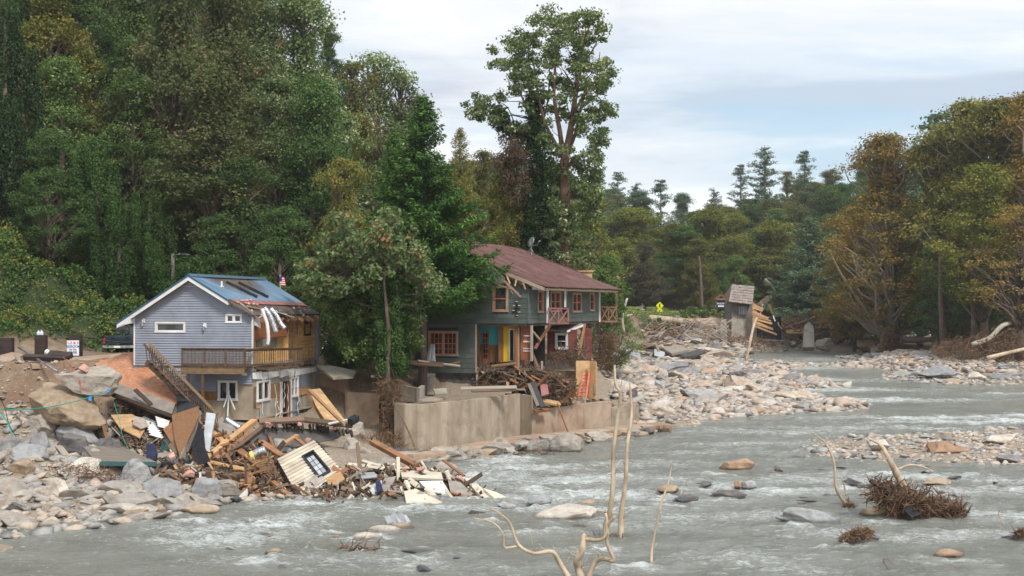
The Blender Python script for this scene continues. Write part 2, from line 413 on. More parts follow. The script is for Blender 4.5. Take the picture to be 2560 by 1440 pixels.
class MB:
    """collects vertices and faces for ONE mesh object"""
    def __init__(s):s.v,s.f=[],[]
    def add(s,vs,fs):
        k=len(s.v);s.v+=[tuple(v)for v in vs];s.f+=[tuple(i+k for i in f)for f in fs]
    def hexa(s,p):  # 8 points: bottom 4 then top 4
        s.add(p,[(3,2,1,0),(4,5,6,7),(0,1,5,4),(1,2,6,5),(2,3,7,6),(3,0,4,7)])
    def box(s,a,b):
        (x0,y0,z0),(x1,y1,z1)=a,b
        s.hexa([(x0,y0,z0),(x1,y0,z0),(x1,y1,z0),(x0,y1,z0),(x0,y0,z1),(x1,y0,z1),(x1,y1,z1),(x0,y1,z1)])
    def bar(s,a,b,w,t,up=(0,0,1)):
        """straight timber from a to b, w wide across, t thick"""
        a,b=Vector(a),Vector(b)
        d=(b-a).normalized()
        n=Vector(up)-d*Vector(up).dot(d)
        n=n.normalized()if n.length>1e-4 else d.orthogonal().normalized()
        c=d.cross(n)
        q=lambda p,i,j:p+c*(w/2*i)+n*(t/2*j)
        s.hexa([q(a,-1,-1),q(b,-1,-1),q(b,1,-1),q(a,1,-1),q(a,-1,1),q(b,-1,1),q(b,1,1),q(a,1,1)])
    def prism(s,pts,ext):
        pts=[Vector(p)for p in pts];ext=Vector(ext);n=len(pts)
        s.add(pts+[p+ext for p in pts],[tuple(range(n))[::-1],tuple(range(n,2*n))]+[(i,(i+1)%n,n+(i+1)%n,n+i)for i in range(n)])
    def tube(s,pts,radii,seg=6,cap=True):
        pts=[Vector(p)for p in pts];n=len(pts)
        if isinstance(radii,(int,float)):radii=[radii]*n
        k=len(s.v);ref=None
        for i,p in enumerate(pts):
            d=(pts[min(i+1,n-1)]-pts[max(i-1,0)]).normalized()
            if ref is None:ref=d.orthogonal().normalized()
            ref=(ref-d*ref.dot(d));ref=ref.normalized()if ref.length>1e-5 else d.orthogonal().normalized()
            c=d.cross(ref)
            for j in range(seg):
                a=2*math.pi*j/seg
                s.v.append(tuple(p+(ref*math.cos(a)+c*math.sin(a))*radii[i]))
        for i in range(n-1):
            for j in range(seg):
                j2=(j+1)%seg
                s.f.append((k+i*seg+j,k+i*seg+j2,k+(i+1)*seg+j2,k+(i+1)*seg+j))
        if cap:
            s.f.append(tuple(k+j for j in range(seg))[::-1]);s.f.append(tuple(k+(n-1)*seg+j for j in range(seg)))
    def lathe(s,base,prof,seg=10,axis=(0,0,1)):
        A=Vector(axis).normalized();b=Vector(base)
        s.tube([b+A*h for h,r in prof],[max(r,1e-3)for h,r in prof],seg)
    def build(s,name,mat,parent=None,smooth=False,label=None,cat=None,group=None,kind=None,centre=False,sharp=None):
        me=bpy.data.meshes.new(name)
        M=None
        vs=s.v
        if centre and vs:
            a=np.array(vs);c=a.mean(0);vs=[tuple(q)for q in a-c];M=Matrix.Translation(Vector(c))
        me.from_pydata(vs,[],s.f)
        me.update()
        if smooth:
            me.shade_smooth()
            if sharp:me.set_sharp_from_angle(angle=math.radians(sharp))
        o=link(name,me,mat,parent,M)
        return tag(o,label,cat,group,kind)

def np_mesh(name,verts,quads=None,tris=None,attrs=None,smooth=False):
    me=bpy.data.meshes.new(name)
    verts=np.asarray(verts,np.float32)
    loops=[];starts=[];totals=[]
    off=0
    for arr,k in((quads,4),(tris,3)):
        if arr is None or len(arr)==0:continue
        arr=np.asarray(arr,np.int32)
        loops.append(arr.ravel());starts.append(off+np.arange(len(arr),dtype=np.int32)*k)
        totals.append(np.full(len(arr),k,np.int32));off+=arr.size
    me.vertices.add(len(verts));me.vertices.foreach_set('co',verts.ravel())
    L=np.concatenate(loops);st=np.concatenate(starts)
    me.loops.add(len(L));me.loops.foreach_set('vertex_index',L)
    me.polygons.add(len(st));me.polygons.foreach_set('loop_start',st)
    me.update(calc_edges=True)
    for nm,dat in(attrs or{}).items():
        at=me.attributes.new(nm,'FLOAT','POINT');at.data.foreach_set('value',np.asarray(dat,np.float32))
    if smooth:me.shade_smooth()
    me.validate()
    return me

def catmull(pts,k=4):
    pts=[Vector(p)for p in pts]
    if len(pts)<3:return pts
    out=[]
    q=[pts[0]*2-pts[1]]+pts+[pts[-1]*2-pts[-2]]
    for i in range(1,len(q)-2):
        p0,p1,p2,p3=q[i-1:i+3]
        for j in range(k):
            t_=j/k
            out.append(0.5*((2*p1)+(p2-p0)*t_+(2*p0-5*p1+4*p2-p3)*t_**2+(3*p1-p0-3*p2+p3)*t_**3))
    out.append(pts[-1])
    return out

def lerp_list(vals,n):
    return list(np.interp(np.linspace(0,len(vals)-1,n),range(len(vals)),vals))

class Wall:
    """a vertical plane: origin, horizontal direction U, normal N towards the viewer"""
    def __init__(s,O,U,N=None):
        s.O=Vector(O);s.U=Vector(U).normalized()
        s.N=Vector(N).normalized()if N is not None else Vector((s.U.y,-s.U.x,0))
    def at(s,px,py,n=0.0):
        ray=P(px,py,1.0)-Vector((0,0,EYE))
        o=s.O+s.N*n
        k=(o-Vector((0,0,EYE))).dot(s.N)/ray.dot(s.N)
        p=Vector((0,0,EYE))+ray*k
        return(p-s.O).dot(s.U),p.z
    def p(s,u,z,n=0.0):
        q=s.O+s.U*u+s.N*n
        return Vector((q.x,q.y,z))
    def box(s,mb,u0,u1,z0,z1,n0,n1):
        mb.hexa([s.p(u0,z0,n0),s.p(u1,z0,n0),s.p(u1,z0,n1),s.p(u0,z0,n1),s.p(u0,z1,n0),s.p(u1,z1,n0),s.p(u1,z1,n1),s.p(u0,z1,n1)])
    def pbox(s,mb,a,b,n0,n1):
        """box between two photo pixels on this plane"""
        (u0,z1),(u1,z0)=s.at(*a),s.at(*b)
        s.box(mb,min(u0,u1),max(u0,u1),min(z0,z1),max(z0,z1),n0,n1)
        return min(u0,u1),max(u0,u1),min(z0,z1),max(z0,z1)

def courses(wall,u0,u1,z0,z1,h,top=None,bot=None,openings=(),seg=None,lap=0.018,rng=R,n=0.0):
    """lap boards: yields the 8 corners of each board piece, clipped to openings and to a sloping top"""
    z=z0;row=0
    while z<z1-0.02:
        zt=min(z+h,z1)
        a,b=u0,u1
        if top:  # top(z) -> allowed (ua, ub)
            a,b=top((z+zt)/2)
            a,b=max(a,u0),min(b,u1)
        cuts=[(a,b)]
        for(ou0,ou1,oz0,oz1)in openings:
            if zt>oz0+0.03 and z<oz1-0.03:
                nc=[]
                for(c0,c1)in cuts:
                    if ou1<=c0 or ou0>=c1:nc.append((c0,c1));continue
                    if ou0>c0:nc.append((c0,ou0))
                    if ou1<c1:nc.append((ou1,c1))
                cuts=nc
        for(c0,c1)in cuts:
            if c1-c0<0.04:continue
            pieces=[(c0,c1)]
            if seg:
                pieces=[];x=c0;L=seg*rng.uniform(0.3,1.0)
                while x<c1-1e-3:
                    e=min(c1,x+L)
                    if c1-e<0.15:e=c1
                    pieces.append((x,e-(0.012 if e<c1 else 0)));x=e;L=seg*rng.uniform(0.8,1.2)
            for(x0,x1)in pieces:
                j=rng.uniform(0,0.004)
                yield[wall.p(x0,z,n-0.03),wall.p(x1,z,n-0.03),wall.p(x1,z,n+lap+j),wall.p(x0,z,n+lap+j),
                       wall.p(x0,zt,n-0.03),wall.p(x1,zt,n-0.03),wall.p(x1,zt,n+0.003+j),wall.p(x0,zt,n+0.003+j)]
        z+=h;row+=1

def window_part(wall,parent,u0,u1,z0,z1,frame_mat,sash_mat,fw=0.09,lights=1,mull=(1,2),n=0.0,name='window',glass='glass',skip=()):
    """a window: outer frame (part) with sashes, muntins and panes (sub-parts)"""
    mb=MB()
    wall.box(mb,u0,u1,z1-fw,z1,n-0.08,n+0.06);wall.box(mb,u0-0.02,u1+0.02,z0,z0+fw,n-0.08,n+0.075)
    wall.box(mb,u0,u0+fw,z0+fw,z1-fw,n-0.08,n+0.055);wall.box(mb,u1-fw,u1,z0+fw,z1-fw,n-0.08,n+0.055)
    iw=(u1-u0-2*fw)
    for k in range(1,lights):
        c=u0+fw+iw*k/lights
        wall.box(mb,c-fw*0.4,c+fw*0.4,z0+fw,z1-fw,n-0.08,n+0.05)
    f=mb.build(name,frame_mat,parent)
    lw=iw/lights
    for k in range(lights):
        a=u0+fw+lw*k+(fw*0.4 if k else 0);b=u0+fw+lw*(k+1)-(fw*0.4 if k<lights-1 else 0)
        za,zb=z0+fw,z1-fw
        s_=MB();e=0.045
        wall.box(s_,a,a+e,za,zb,n-0.06,n+0.025);wall.box(s_,b-e,b,za,zb,n-0.06,n+0.025)
        wall.box(s_,a+e,b-e,za,za+e,n-0.06,n+0.025);wall.box(s_,a+e,b-e,zb-e,zb,n-0.06,n+0.025)
        nx,nz=mull
        for i in range(1,nx):
            c=a+(b-a)*i/nx;wall.box(s_,c-0.012,c+0.012,za+e,zb-e,n-0.05,n+0.012)
        for i in range(1,nz):
            c=za+(zb-za)*i/nz;wd=0.025 if(nz==2 or i==nz//2)else 0.012
            wall.box(s_,a+e,b-e,c-wd,c+wd,n-0.055,n+0.018)
        s_.build('sash',sash_mat,f)
        if k in skip:continue
        for i in range(nx):
            for j in range(nz):
                g_=MB()
                ca,cb=a+(b-a)*i/nx,a+(b-a)*(i+1)/nx
                wall.box(g_,ca+0.01,cb-0.01,za+(zb-za)*j/nz+0.01,za+(zb-za)*(j+1)/nz-0.01,n-0.045,n-0.035)
                g_.build('pane',glass,f)
    return f

# ---- shared ragged board meshes (unit length, width, thickness), scaled into place
def make_board_mesh(seed):
    r=random.Random(seed);nx=6
    vs,fs=[],[]
    for i in range(nx+1):
        x=i/nx
        bow=0.04*math.sin(x*math.pi)*r.uniform(-1,1)
        for(y,z)in((-.5,-.5),(.5,-.5),(.5,.5),(-.5,.5)):
            xx=x
            if i in(0,nx):xx+=r.uniform(-0.02,0.02)
            vs.append((xx,y+bow,z+r.uniform(-.04,.04)))
    for i in range(nx):
        for j in range(4):
            a=i*4+j;b=i*4+(j+1)%4
            fs.append((a,b,b+4,a+4))
    fs.append((3,2,1,0));k=nx*4;fs.append((k,k+1,k+2,k+3))
    return vs,fs
BOARD={}
def board_mesh(mat,k):
    key=(mat,k)
    if key not in BOARD:
        vs,fs=make_board_mesh(k)
        me=bpy.data.meshes.new('board');me.from_pydata(vs,[],fs);me.materials.append(MATS[mat]);me.update()
        BOARD[key]=me
    return BOARD[key]

def board(a,b,w,t_,mat,label=None,cat='board',group=None,name='board',parent=None,roll=None,up=(0,-0.5,1)):
    a,b=Vector(a),Vector(b);d=b-a;L=max(d.length,0.05);d=d/L
    up=Vector(up);n=up-d*up.dot(d)
    n=n.normalized()if n.length>1e-3 else d.orthogonal().normalized()
    if roll is not None:n=Matrix.Rotation(roll,3,d)@n
    c=n.cross(d)
    M=Matrix(((d.x*L,c.x*w,n.x*t_,a.x),(d.y*L,c.y*w,n.y*t_,a.y),(d.z*L,c.z*w,n.z*t_,a.z),(0,0,0,1)))
    o=bpy.data.objects.new(name,board_mesh(mat,R.randrange(6)))
    COL.objects.link(o)
    if parent is not None:
        o.parent=parent
        o.matrix_parent_inverse=Matrix.Translation(-Vector(parent.location))
    o.matrix_world=M if parent is None else M
    if parent is not None:
        o.matrix_basis=M
    return tag(o,label,cat if parent is None else None,group)

def plane3(a,b,c):
    a,b,c=(P(*q)for q in(a,b,c))
    return a,(b-a).cross(c-a).normalized()

def ray_plane(px,py,pl):
    o=Vector((0,0,EYE));ray=P(px,py,1.0)-o
    return o+ray*((pl[0]-o).dot(pl[1])/ray.dot(pl[1]))

def panel(pix,anchors,th,mat,name,label,cat='panel',group=None,parent=None,ribs=None):
    """flat sheet whose outline is seen at photo pixels pix, lying in the plane through three anchored points"""
    pl=plane3(*anchors)
    n=pl[1]if pl[1].y<0 else-pl[1]
    pts=[ray_plane(x,y,pl)for x,y in pix]
    mb=MB();mb.prism(pts,-n*th)
    if ribs:  # ribs: (pixel edge a, pixel edge b, other a, other b, count, size): raised strips between two edges
        (a0,a1),(b0,b1),cnt,sz=ribs
        a0,a1,b0,b1=(ray_plane(*q,pl)for q in(a0,a1,b0,b1))
        for i in range(cnt):
            f=(i+0.5)/cnt
            mb.bar(a0.lerp(a1,f)+n*sz*0.3,b0.lerp(b1,f)+n*sz*0.3,sz,sz*0.8,up=n)
    if parent is None:
        return mb.build(name,mat,None,label=label,cat=cat,group=group,centre=True)
    return mb.build(name,mat,parent,label=label)

# ---- rocks
def ico(sub):
    bm=bmesh.new();bmesh.ops.create_icosphere(bm,subdivisions=sub,radius=1.0)
    v=np.array([p.co[:]for p in bm.verts]);f=np.array([[q.index for q in fc.verts]for fc in bm.faces]);bm.free()
    return v,f
ICO={k:ico(k)for k in(1,2,3,4)}
def rock_shape(sub,seed,planes=12,lo=0.5,hi=0.85,nz=0.12):
    v,f=ICO[sub];v=v.copy();r=np.random.default_rng(seed)
    for _ in range(planes):
        n=r.normal(size=3);n/=np.linalg.norm(n);d=r.uniform(lo,hi)
        over=np.maximum(v@n-d,0);v-=over[:,None]*n
    if sub>=3:
        off=Vector(r.uniform(-50,50,3))
        for i in range(len(v)):
            q=Vector(v[i]);k=noise.fractal(q*1.6+off,0.9,2.1,4)*nz
            v[i]+=v[i]*k
    v/=np.abs(v).max(0)
    return v,f
ROCKS={}
def rock_mesh(mat,kind,k):
    key=(mat,kind,k)
    if key not in ROCKS:
        if kind=='hero':v,f=rock_shape(4,100+k,13,0.36,0.78,0.17)
        elif kind=='slab':v,f=rock_shape(4,300+k,11,0.42,0.85,0.17)
        elif kind=='round':v,f=rock_shape(4,400+k,5,0.7,0.92,0.10)
        else:v,f=rock_shape(3,500+k,11,0.34,0.75,0.12)
        me=np_mesh('rock',v,tris=f,smooth=True)
        me.set_sharp_from_angle(angle=math.radians(22))
        me.materials.append(MATS[mat])
        ROCKS[key]=me
    return ROCKS[key]

def rock(c,sx,sy,sz,mat,label,kind='hero',group=None,name='boulder',cat='boulder',yaw=None,tilt=0.12,rng=R):
    me=rock_mesh(mat,kind,rng.randrange(7))
    o=bpy.data.objects.new(name,me);COL.objects.link(o)
    yaw=rng.uniform(-0.5,0.5)+(math.pi if rng.random()<.5 else 0)if yaw is None else yaw
    o.location=c;o.scale=(sx,sy,sz);o.rotation_euler=(rng.uniform(-tilt,tilt),rng.uniform(-tilt,tilt),yaw)
    return tag(o,label,cat,group)

def rock_px(x0,y0,x1,y1,D,mat,label,kind='hero',depth=0.8,sink=0.0,**k):
    """rock whose outline spans a photo rectangle at distance D"""
    c=P((x0+x1)/2,(y0+y1)/2,D);s_=D/F
    w,h=(x1-x0)/2*s_,(y1-y0)/2*s_
    c.z-=sink*h
    return rock(c,w*1.06,max(w*depth,h),h*(1.08+sink),mat,label,kind,**k)

def scatter_stones(name,pos,size,mat='gravel',sub=1,flat=0.55,tone=None,kind='stuff',label=None,rng=NR):
    """many small stones joined into one mesh"""
    n=len(pos)
    shapes=[rock_shape(sub,900+i,6,0.3,0.8,0)for i in range(16)]
    V0=np.stack([s_[0]for s_ in shapes]);Fc=shapes[0][1]
    pick=rng.integers(0,16,n);V=V0[pick]
    ang=rng.uniform(0,2*math.pi,n);c,s_=np.cos(ang),np.sin(ang)
    sc=np.stack([size*rng.uniform(0.7,1.3,n),size*rng.uniform(0.6,1.0,n),size*flat*rng.uniform(0.6,1.2,n)],1)
    V=V*sc[:,None,:]
    tl=rng.normal(0,0.25,n)
    z2=V[:,:,2]+V[:,:,0]*tl[:,None]
    x=V[:,:,0]*c[:,None]-V[:,:,1]*s_[:,None];y=V[:,:,0]*s_[:,None]+V[:,:,1]*c[:,None]
    V=np.stack([x,y,z2],2)+np.asarray(pos)[:,None,:]
    k=V.shape[1]
    T=(Fc[None]+(np.arange(n)*k)[:,None,None]).reshape(-1,3)
    tone=rng.uniform(0,1,n)if tone is None else tone
    me=np_mesh(name,V.reshape(-1,3),tris=T,attrs={'tone':np.repeat(tone,k)})
    o=link(name,me,mat)
    return tag(o,label,None,None,kind)

# ---- leaves
def leaf_quads(pos,nrm,size,rng=NR,aspect=0.62,jitter=0.9,along=None,lv=None):
    """one folded diamond-shaped leaf (two triangles) per position"""
    n=len(pos)
    N=np.asarray(nrm,float)+rng.normal(0,jitter,(n,3));N/=np.linalg.norm(N,axis=1)[:,None]+1e-9
    A=rng.normal(size=(n,3))if along is None else np.asarray(along)+rng.normal(0,0.35,(n,3))
    A-=(A*N).sum(1)[:,None]*N;A/=np.linalg.norm(A,axis=1)[:,None]+1e-9
    B=np.cross(N,A)
    s_=(size if np.ndim(size)else np.full(n,size))*rng.uniform(0.65,1.35,n)
    s_=s_[:,None]
    v=np.stack([pos-A*s_*0.5,pos+B*s_*aspect*0.5+N*s_*0.12-A*s_*0.05,
                  pos+A*s_*0.5,pos-B*s_*aspect*0.5+N*s_*0.12-A*s_*0.05],1)
    i=np.arange(n)[:,None]*4
    T=np.concatenate([i+[0,1,2],i+[0,2,3]],0)
    lv=rng.beta(2,2.4,n)if lv is None else lv
    return v.reshape(-1,3),T,np.repeat(lv,4)

def clump_leaves(centres,radii,per,size,rng=NR,flat=0.65,up=0.35,shell=0.5):
    """leaves gathered in uneven clumps round the centres"""
    C=np.repeat(centres,per,0);r=np.repeat(radii,per)
    d=rng.normal(size=(len(C),3));d/=np.linalg.norm(d,axis=1)[:,None]
    rad=r*(shell+(1.08-shell)*rng.random(len(C))**0.6)
    wob=1+0.35*np.sin(d[:,0]*5+C[:,0])*np.cos(d[:,1]*4+C[:,2])
    p=C+d*(rad*wob)[:,None]*np.array([1,1,flat])
    lvc=np.repeat(rng.normal(0,0.13,len(centres)),per)
    lv=np.clip(rng.beta(2,2.4,len(C))+lvc,0,1)
    return leaf_quads(p,d+np.array([0,0,up]),size,rng,lv=lv)
# ------------------------------------------------------------------ the land
def w2(px,py,dz=0.0):
    q=W(px,py);return(q.x,q.y,q.z+dz)
CP=[]
def cp(px,py,D,dz=0.0):
    q=P(px,py,D);CP.append((q.x,q.y,q.z+dz))
# river bed (well under the surface)
for px,py in[(20,1400),(-120,1405),(200,1375),(60,1430),(500,1400),(900,1420),(1300,1400),(1700,1430),(2100,1420),(2500,1430),(700,1310),(1000,1310),(1350,1290),(1700,1280),(2100,1280),(2500,1280),
               (1320,1200),(1600,1180),(1900,1200),(2200,1210),(1500,1140),(1750,1110),(1900,1060),(2150,1060),(2400,1030),(2150,990),(2080,930),(2300,1010),(1980,900),(1925,896),(1940,884),(2000,882),(2060,882),(2120,886),(2150,896),(2030,890),(2540,1010),(2500,1200)]:
    CP.append(w2(px,py,-0.9))
for X_,Y_ in[(-20,30),(0,20),(20,20),(40,40),(-8,45),(10,40),(50,70),(60,90)]:CP.append((X_,Y_,-0.9))
for X_,Y_ in[(45,210),(40,198)]:CP.append((X_,Y_,0.2))
# left bank: boulder slope, earth cliff, road shelf
cp(0,1370,46.5,0.0);cp(220,1345,50);cp(450,1295,53.5);cp(600,1262,57);cp(780,1262,58)
cp(0,1250,56);cp(180,1240,57);cp(350,1200,60,-.2);cp(560,1200,61.5,-.4);cp(700,1200,62,-.4);cp(850,1220,61,-.3)
cp(0,1120,63.5,-.2);cp(200,1110,66,-.6);cp(350,1110,66,-.4);cp(500,1120,66,-.4);cp(650,1110,67,-.2);cp(800,1110,68,-.2)
cp(0,1040,68);cp(150,1060,69,-.2);cp(300,1040,69.4,-.2);cp(-150,1000,68);cp(-150,1200,60)
cp(30,975,71);cp(200,975,71.4);cp(330,960,72.4);cp(20,905,72.6);cp(180,900,73.5);cp(320,895,75);cp(-120,890,74)
cp(100,893,79.0);cp(0,900,78);cp(230,888,84);cp(290,882,88)
cp(420,1056,70.6);cp(540,1056,70.5);cp(633,1060,70.4);cp(720,1058,73);cp(790,1066,76);cp(860,1062,78,-.2)
cp(900,1110,71.5);cp(950,1140,69,-.1);cp(1080,1160,69,-.3);cp(1150,1166,70,-.25)
for X_,Y_,Z_ in[(-19,79,5),(-24,79,5),(-30,78,5.2),(-14,84,5),(-10,86,4.9),(-13,78,2.2),(-16,76,2.2),(-8.4,82,4.2),(-6.5,84,4.2),(-5,92,4.3),(4,105,4.4),(-12,95,5),
                   (-3,79.5,.3),(0,84,.4),(-1,81.5,.3),(2.5,87,.6),(5,90,.7),(-1,91,2.3),(2,93,2.4),(6.0,96,2.0),(4.6,104,4.0),(9,100,.4),(9.5,110,.5),(4.4,112,4.0),(7.4,98,.9),(7.6,106,.8),(7.6,116,.8),(9.5,125,.7),(10,140,.9),(10,155,1.1),(4.6,125,4),(4.8,140,4.5),(4,160,5),(3,176,6)]:CP.append((X_,Y_,Z_))
# foot of the curved wall, ledge, river edge
cp(1040,1140,73.2);cp(1165,1122,75.6);cp(1330,1095,81,-.1);cp(1530,1078,87,-.1)
cp(1200,1168,71,-.5);cp(1350,1140,75,-.5);cp(1500,1100,82,-.5);cp(1650,1085,88,-.5)
# gravel bar and the bank behind it
BAR=[(1450,890),(1640,884),(1830,878),(1900,905),(1965,950),(2010,985),(2200,1012),(2060,1020),(1900,1012),(1790,1032),(1700,1056),(1610,1062),(1560,1040),(1500,1010),(1440,960)]
for px,py in[(1560,1000),(1650,980),(1650,1020),(1600,940),(1700,940),(1800,940),(1800,990),(1700,1000),(1750,905),(1880,960),(1900,990),(1980,1000),(1500,950),(1560,910),(1640,905)]:CP.append(w2(px,py,0.28))
for px,py in[(1700,1040),(1960,1000),(1900,920),(2080,1010)]:CP.append(w2(px,py,0.08))
ISL=[(2080,1120),(2160,1092),(2300,1075),(2560,1062),(2700,1060),(2700,1170),(2560,1166),(2400,1166),(2200,1160),(2110,1150)]
for px,py in[(2200,1125),(2330,1110),(2460,1100),(2580,1100),(2440,1140),(2560,1140)]:CP.append(w2(px,py,0.08))
cp(1500,908,168);cp(1560,903,173);cp(1620,895,179);cp(1480,872,178);cp(1540,866,184);cp(1620,856,189);cp(1700,852,192);cp(1500,830,190);cp(1580,812,195);cp(1640,808,198);cp(1700,806,200);cp(1820,855,197,-.3);cp(1780,806,206)
cp(1580,788,180);cp(1650,778,215);cp(1560,776,215);cp(1760,795,225);cp(1850,850,202);cp(1960,852,206);cp(2060,862,205);cp(2110,840,215);cp(1950,815,230);cp(2060,810,235)
# right bank
cp(2200,888,184,-.3);cp(2270,968,136,-.2);cp(2400,972,131,-.2);cp(2620,975,130,-.2);cp(2620,910,148);cp(2450,905,152);cp(2560,850,165);cp(2300,880,172);cp(2240,860,188);cp(2300,835,205);cp(2560,800,200);cp(2450,815,200);cp(2200,838,210)
for X_,Y_,Z_ in[(50,105,1.5),(60,120,4),(75,160,8),(90,240,16),(70,240,8),(50,250,6.5),(30,250,7),(20,240,7.5),(100,330,30),(60,330,22),(20,330,22),(150,250,34),(40,290,13),
                   (-20,98,6.2),(-34,95,12.2),(-31,95,10.0),(-27,93,7.4),(-30,88,6.6),(-35,88,8.5),(-28,104,11.5),(-42,98,19),(-20,112,11),(-40,112,20),(-55,105,26),(-60,85,20),(-45,80,10),(-20,140,24),(-42,140,34),(-2,140,14),(-8,118,9),
                   (1,195,12),(-3,205,24),(28,250,11),(-60,200,60),(0,300,38),(-100,150,58),(-100,300,90),(100,450,22),(0,450,34),(200,300,34),(60,400,22),(150,400,24),(200,180,26),(13,200,6.4),
                   (-200,200,100),(200,500,24),(-200,500,90),(300,100,40),(0,900,20),(400,600,30),(-400,600,90),(-300,0,60),(300,0,30),(-150,50,30),(-60,50,2),(-90,20,8)]:CP.append((X_,Y_,Z_))
CPA=np.array(CP)
def ground(X,Y):
    X=np.asarray(X,float).ravel();Y=np.asarray(Y,float).ravel();out=np.empty(len(X))
    sy=0.9
    for i in range(0,len(X),20000):
        d2=(X[i:i+20000,None]-CPA[None,:,0])**2+(sy*(Y[i:i+20000,None]-CPA[None,:,1]))**2+0.02
        w=d2**-2.0
        out[i:i+20000]=(w*CPA[None,:,2]).sum(1)/w.sum(1)
    return out
def gz(x,y):return float(ground([x],[y])[0])

def grid_mesh(name,xs,ys,zfun,attrs=None,smooth=True):
    Xg,Yg=np.meshgrid(xs,ys)
    if callable(xs):pass
    X,Y=Xg.ravel(),Yg.ravel();Z=zfun(X,Y)
    nx,ny=len(xs),len(ys)
    idx=np.arange(nx*ny).reshape(ny,nx)
    q=np.stack([idx[:-1,:-1],idx[:-1,1:],idx[1:,1:],idx[1:,:-1]],-1).reshape(-1,4)
    return np_mesh(name,np.stack([X,Y,Z],1),quads=q,attrs={k:f(X,Y,Z)for k,f in(attrs or{}).items()},smooth=smooth)

def vnoise(X,Y,s_,seed=0.0):
    """cheap smooth value noise (sum of rotated sines) for vectors"""
    a=np.sin(X*s_*1.7+1.3*np.sin(Y*s_*1.1+seed)+seed)*np.cos(Y*s_*1.9+1.1*np.sin(X*s_*0.8+seed*2))
    b=np.sin((X+Y)*s_*2.9+seed*3+a)*np.cos((X-Y)*s_*3.3+seed)
    return a*0.65+b*0.35

def axis(lo,hi,near,step,grow):
    v=[near[0]];
    while v[-1]<near[1]:v.append(v[-1]+step)
    s_=step
    while v[-1]<hi:s_*=grow;v.append(v[-1]+s_)
    l=[near[0]];s_=step
    while l[-1]>lo:s_*=grow;l.append(l[-1]-s_)
    return np.array(l[::-1][:-1]+v)
gx=axis(-1500,1500,(-36,40),0.65,1.12)
gy=axis(-60,2500,(46,110),0.65,1.03)
def land_z(X,Y):
    Z=ground(X,Y)
    rough=0.10*vnoise(X,Y,1.1,0.3)+0.06*vnoise(X,Y,2.7,2.0)
    return Z+rough*np.clip(Z+0.6,0.0,1)
def green(X,Y,Z):
    """1 where the ground is green and leafy, 0 where it is bare soil or gravel"""
    w=np.zeros_like(X)
    w=np.maximum(w,np.clip((Z-5.6)/1.0,0,1)*(X<5))
    w=np.maximum(w,np.clip((X+17)/-4,0,1)*np.clip((Y-86)/4,0,1)*np.clip((Z-4.9)/.5,0,1))
    w=np.maximum(w,np.clip((Y-196)/10,0,1)*np.clip((30-X)/4,0,1)*(Z>5.0))
    w=np.maximum(w,np.clip((Y-235)/10,0,1))
    w=np.maximum(w,(X>62)*np.clip((Z-4)/2,0,1))
    return w
land=link('ground',grid_mesh('ground',gx,gy,land_z,{'green':green,'rust':lambda X,Y,Z:np.clip((Z-2.2-np.where(X>3,1.2,0))/.8,0,1)}),None)
t=NT('earth')
v=t.coord('Position')
n1=t.noise(v,0.35,8,0.65);n2=t.noise(v,2.2,8,0.7);n3=t.noise(v,14.0,5,0.7)
soil=t.mix(t.ramp(n2,[(0.35,0.0),(0.65,1.0)]),(0.15,0.095,0.058),(0.33,0.25,0.17))
soil=t.mix(t.attr('rust').outputs['Fac'],t.mix(t.ramp(n3,[(0.4,0.0),(0.6,1.0)]),(0.22,0.17,0.125),(0.42,0.345,0.265)),t.mix(t.ramp(n1,[(0.40,0.0),(0.60,1.0)]),soil,(0.19,0.115,0.07)))
soil=t.mix(t.ramp(n3,[(0.5,0.0),(0.7,0.5)]),soil,(0.42,0.36,0.29))
grn=t.mix(t.ramp(n2,[(0.35,0.0),(0.65,1.0)]),(0.022,0.036,0.013),(0.05,0.07,0.024))
t.base(t.mix(t.attr('green').outputs['Fac'],soil,grn));t.rough(0.95)
t.bump(t.math('ADD',n2,t.math('MULTIPLY',n3,0.5)),0.7,0.15)
land.data.materials.append(t.m)
tag(land,kind='structure')

# ------------------------------------------------------------------ the river
WYS=[38.0]
while WYS[-1]<240:WYS.append(WYS[-1]*1.0047)
WYS=np.array(WYS);NXW=420
half=0.44
uu=np.linspace(-1,1,NXW)
Xw=(uu[None,:]*(WYS[:,None]*half));Yw=np.repeat(WYS[:,None],NXW,1)
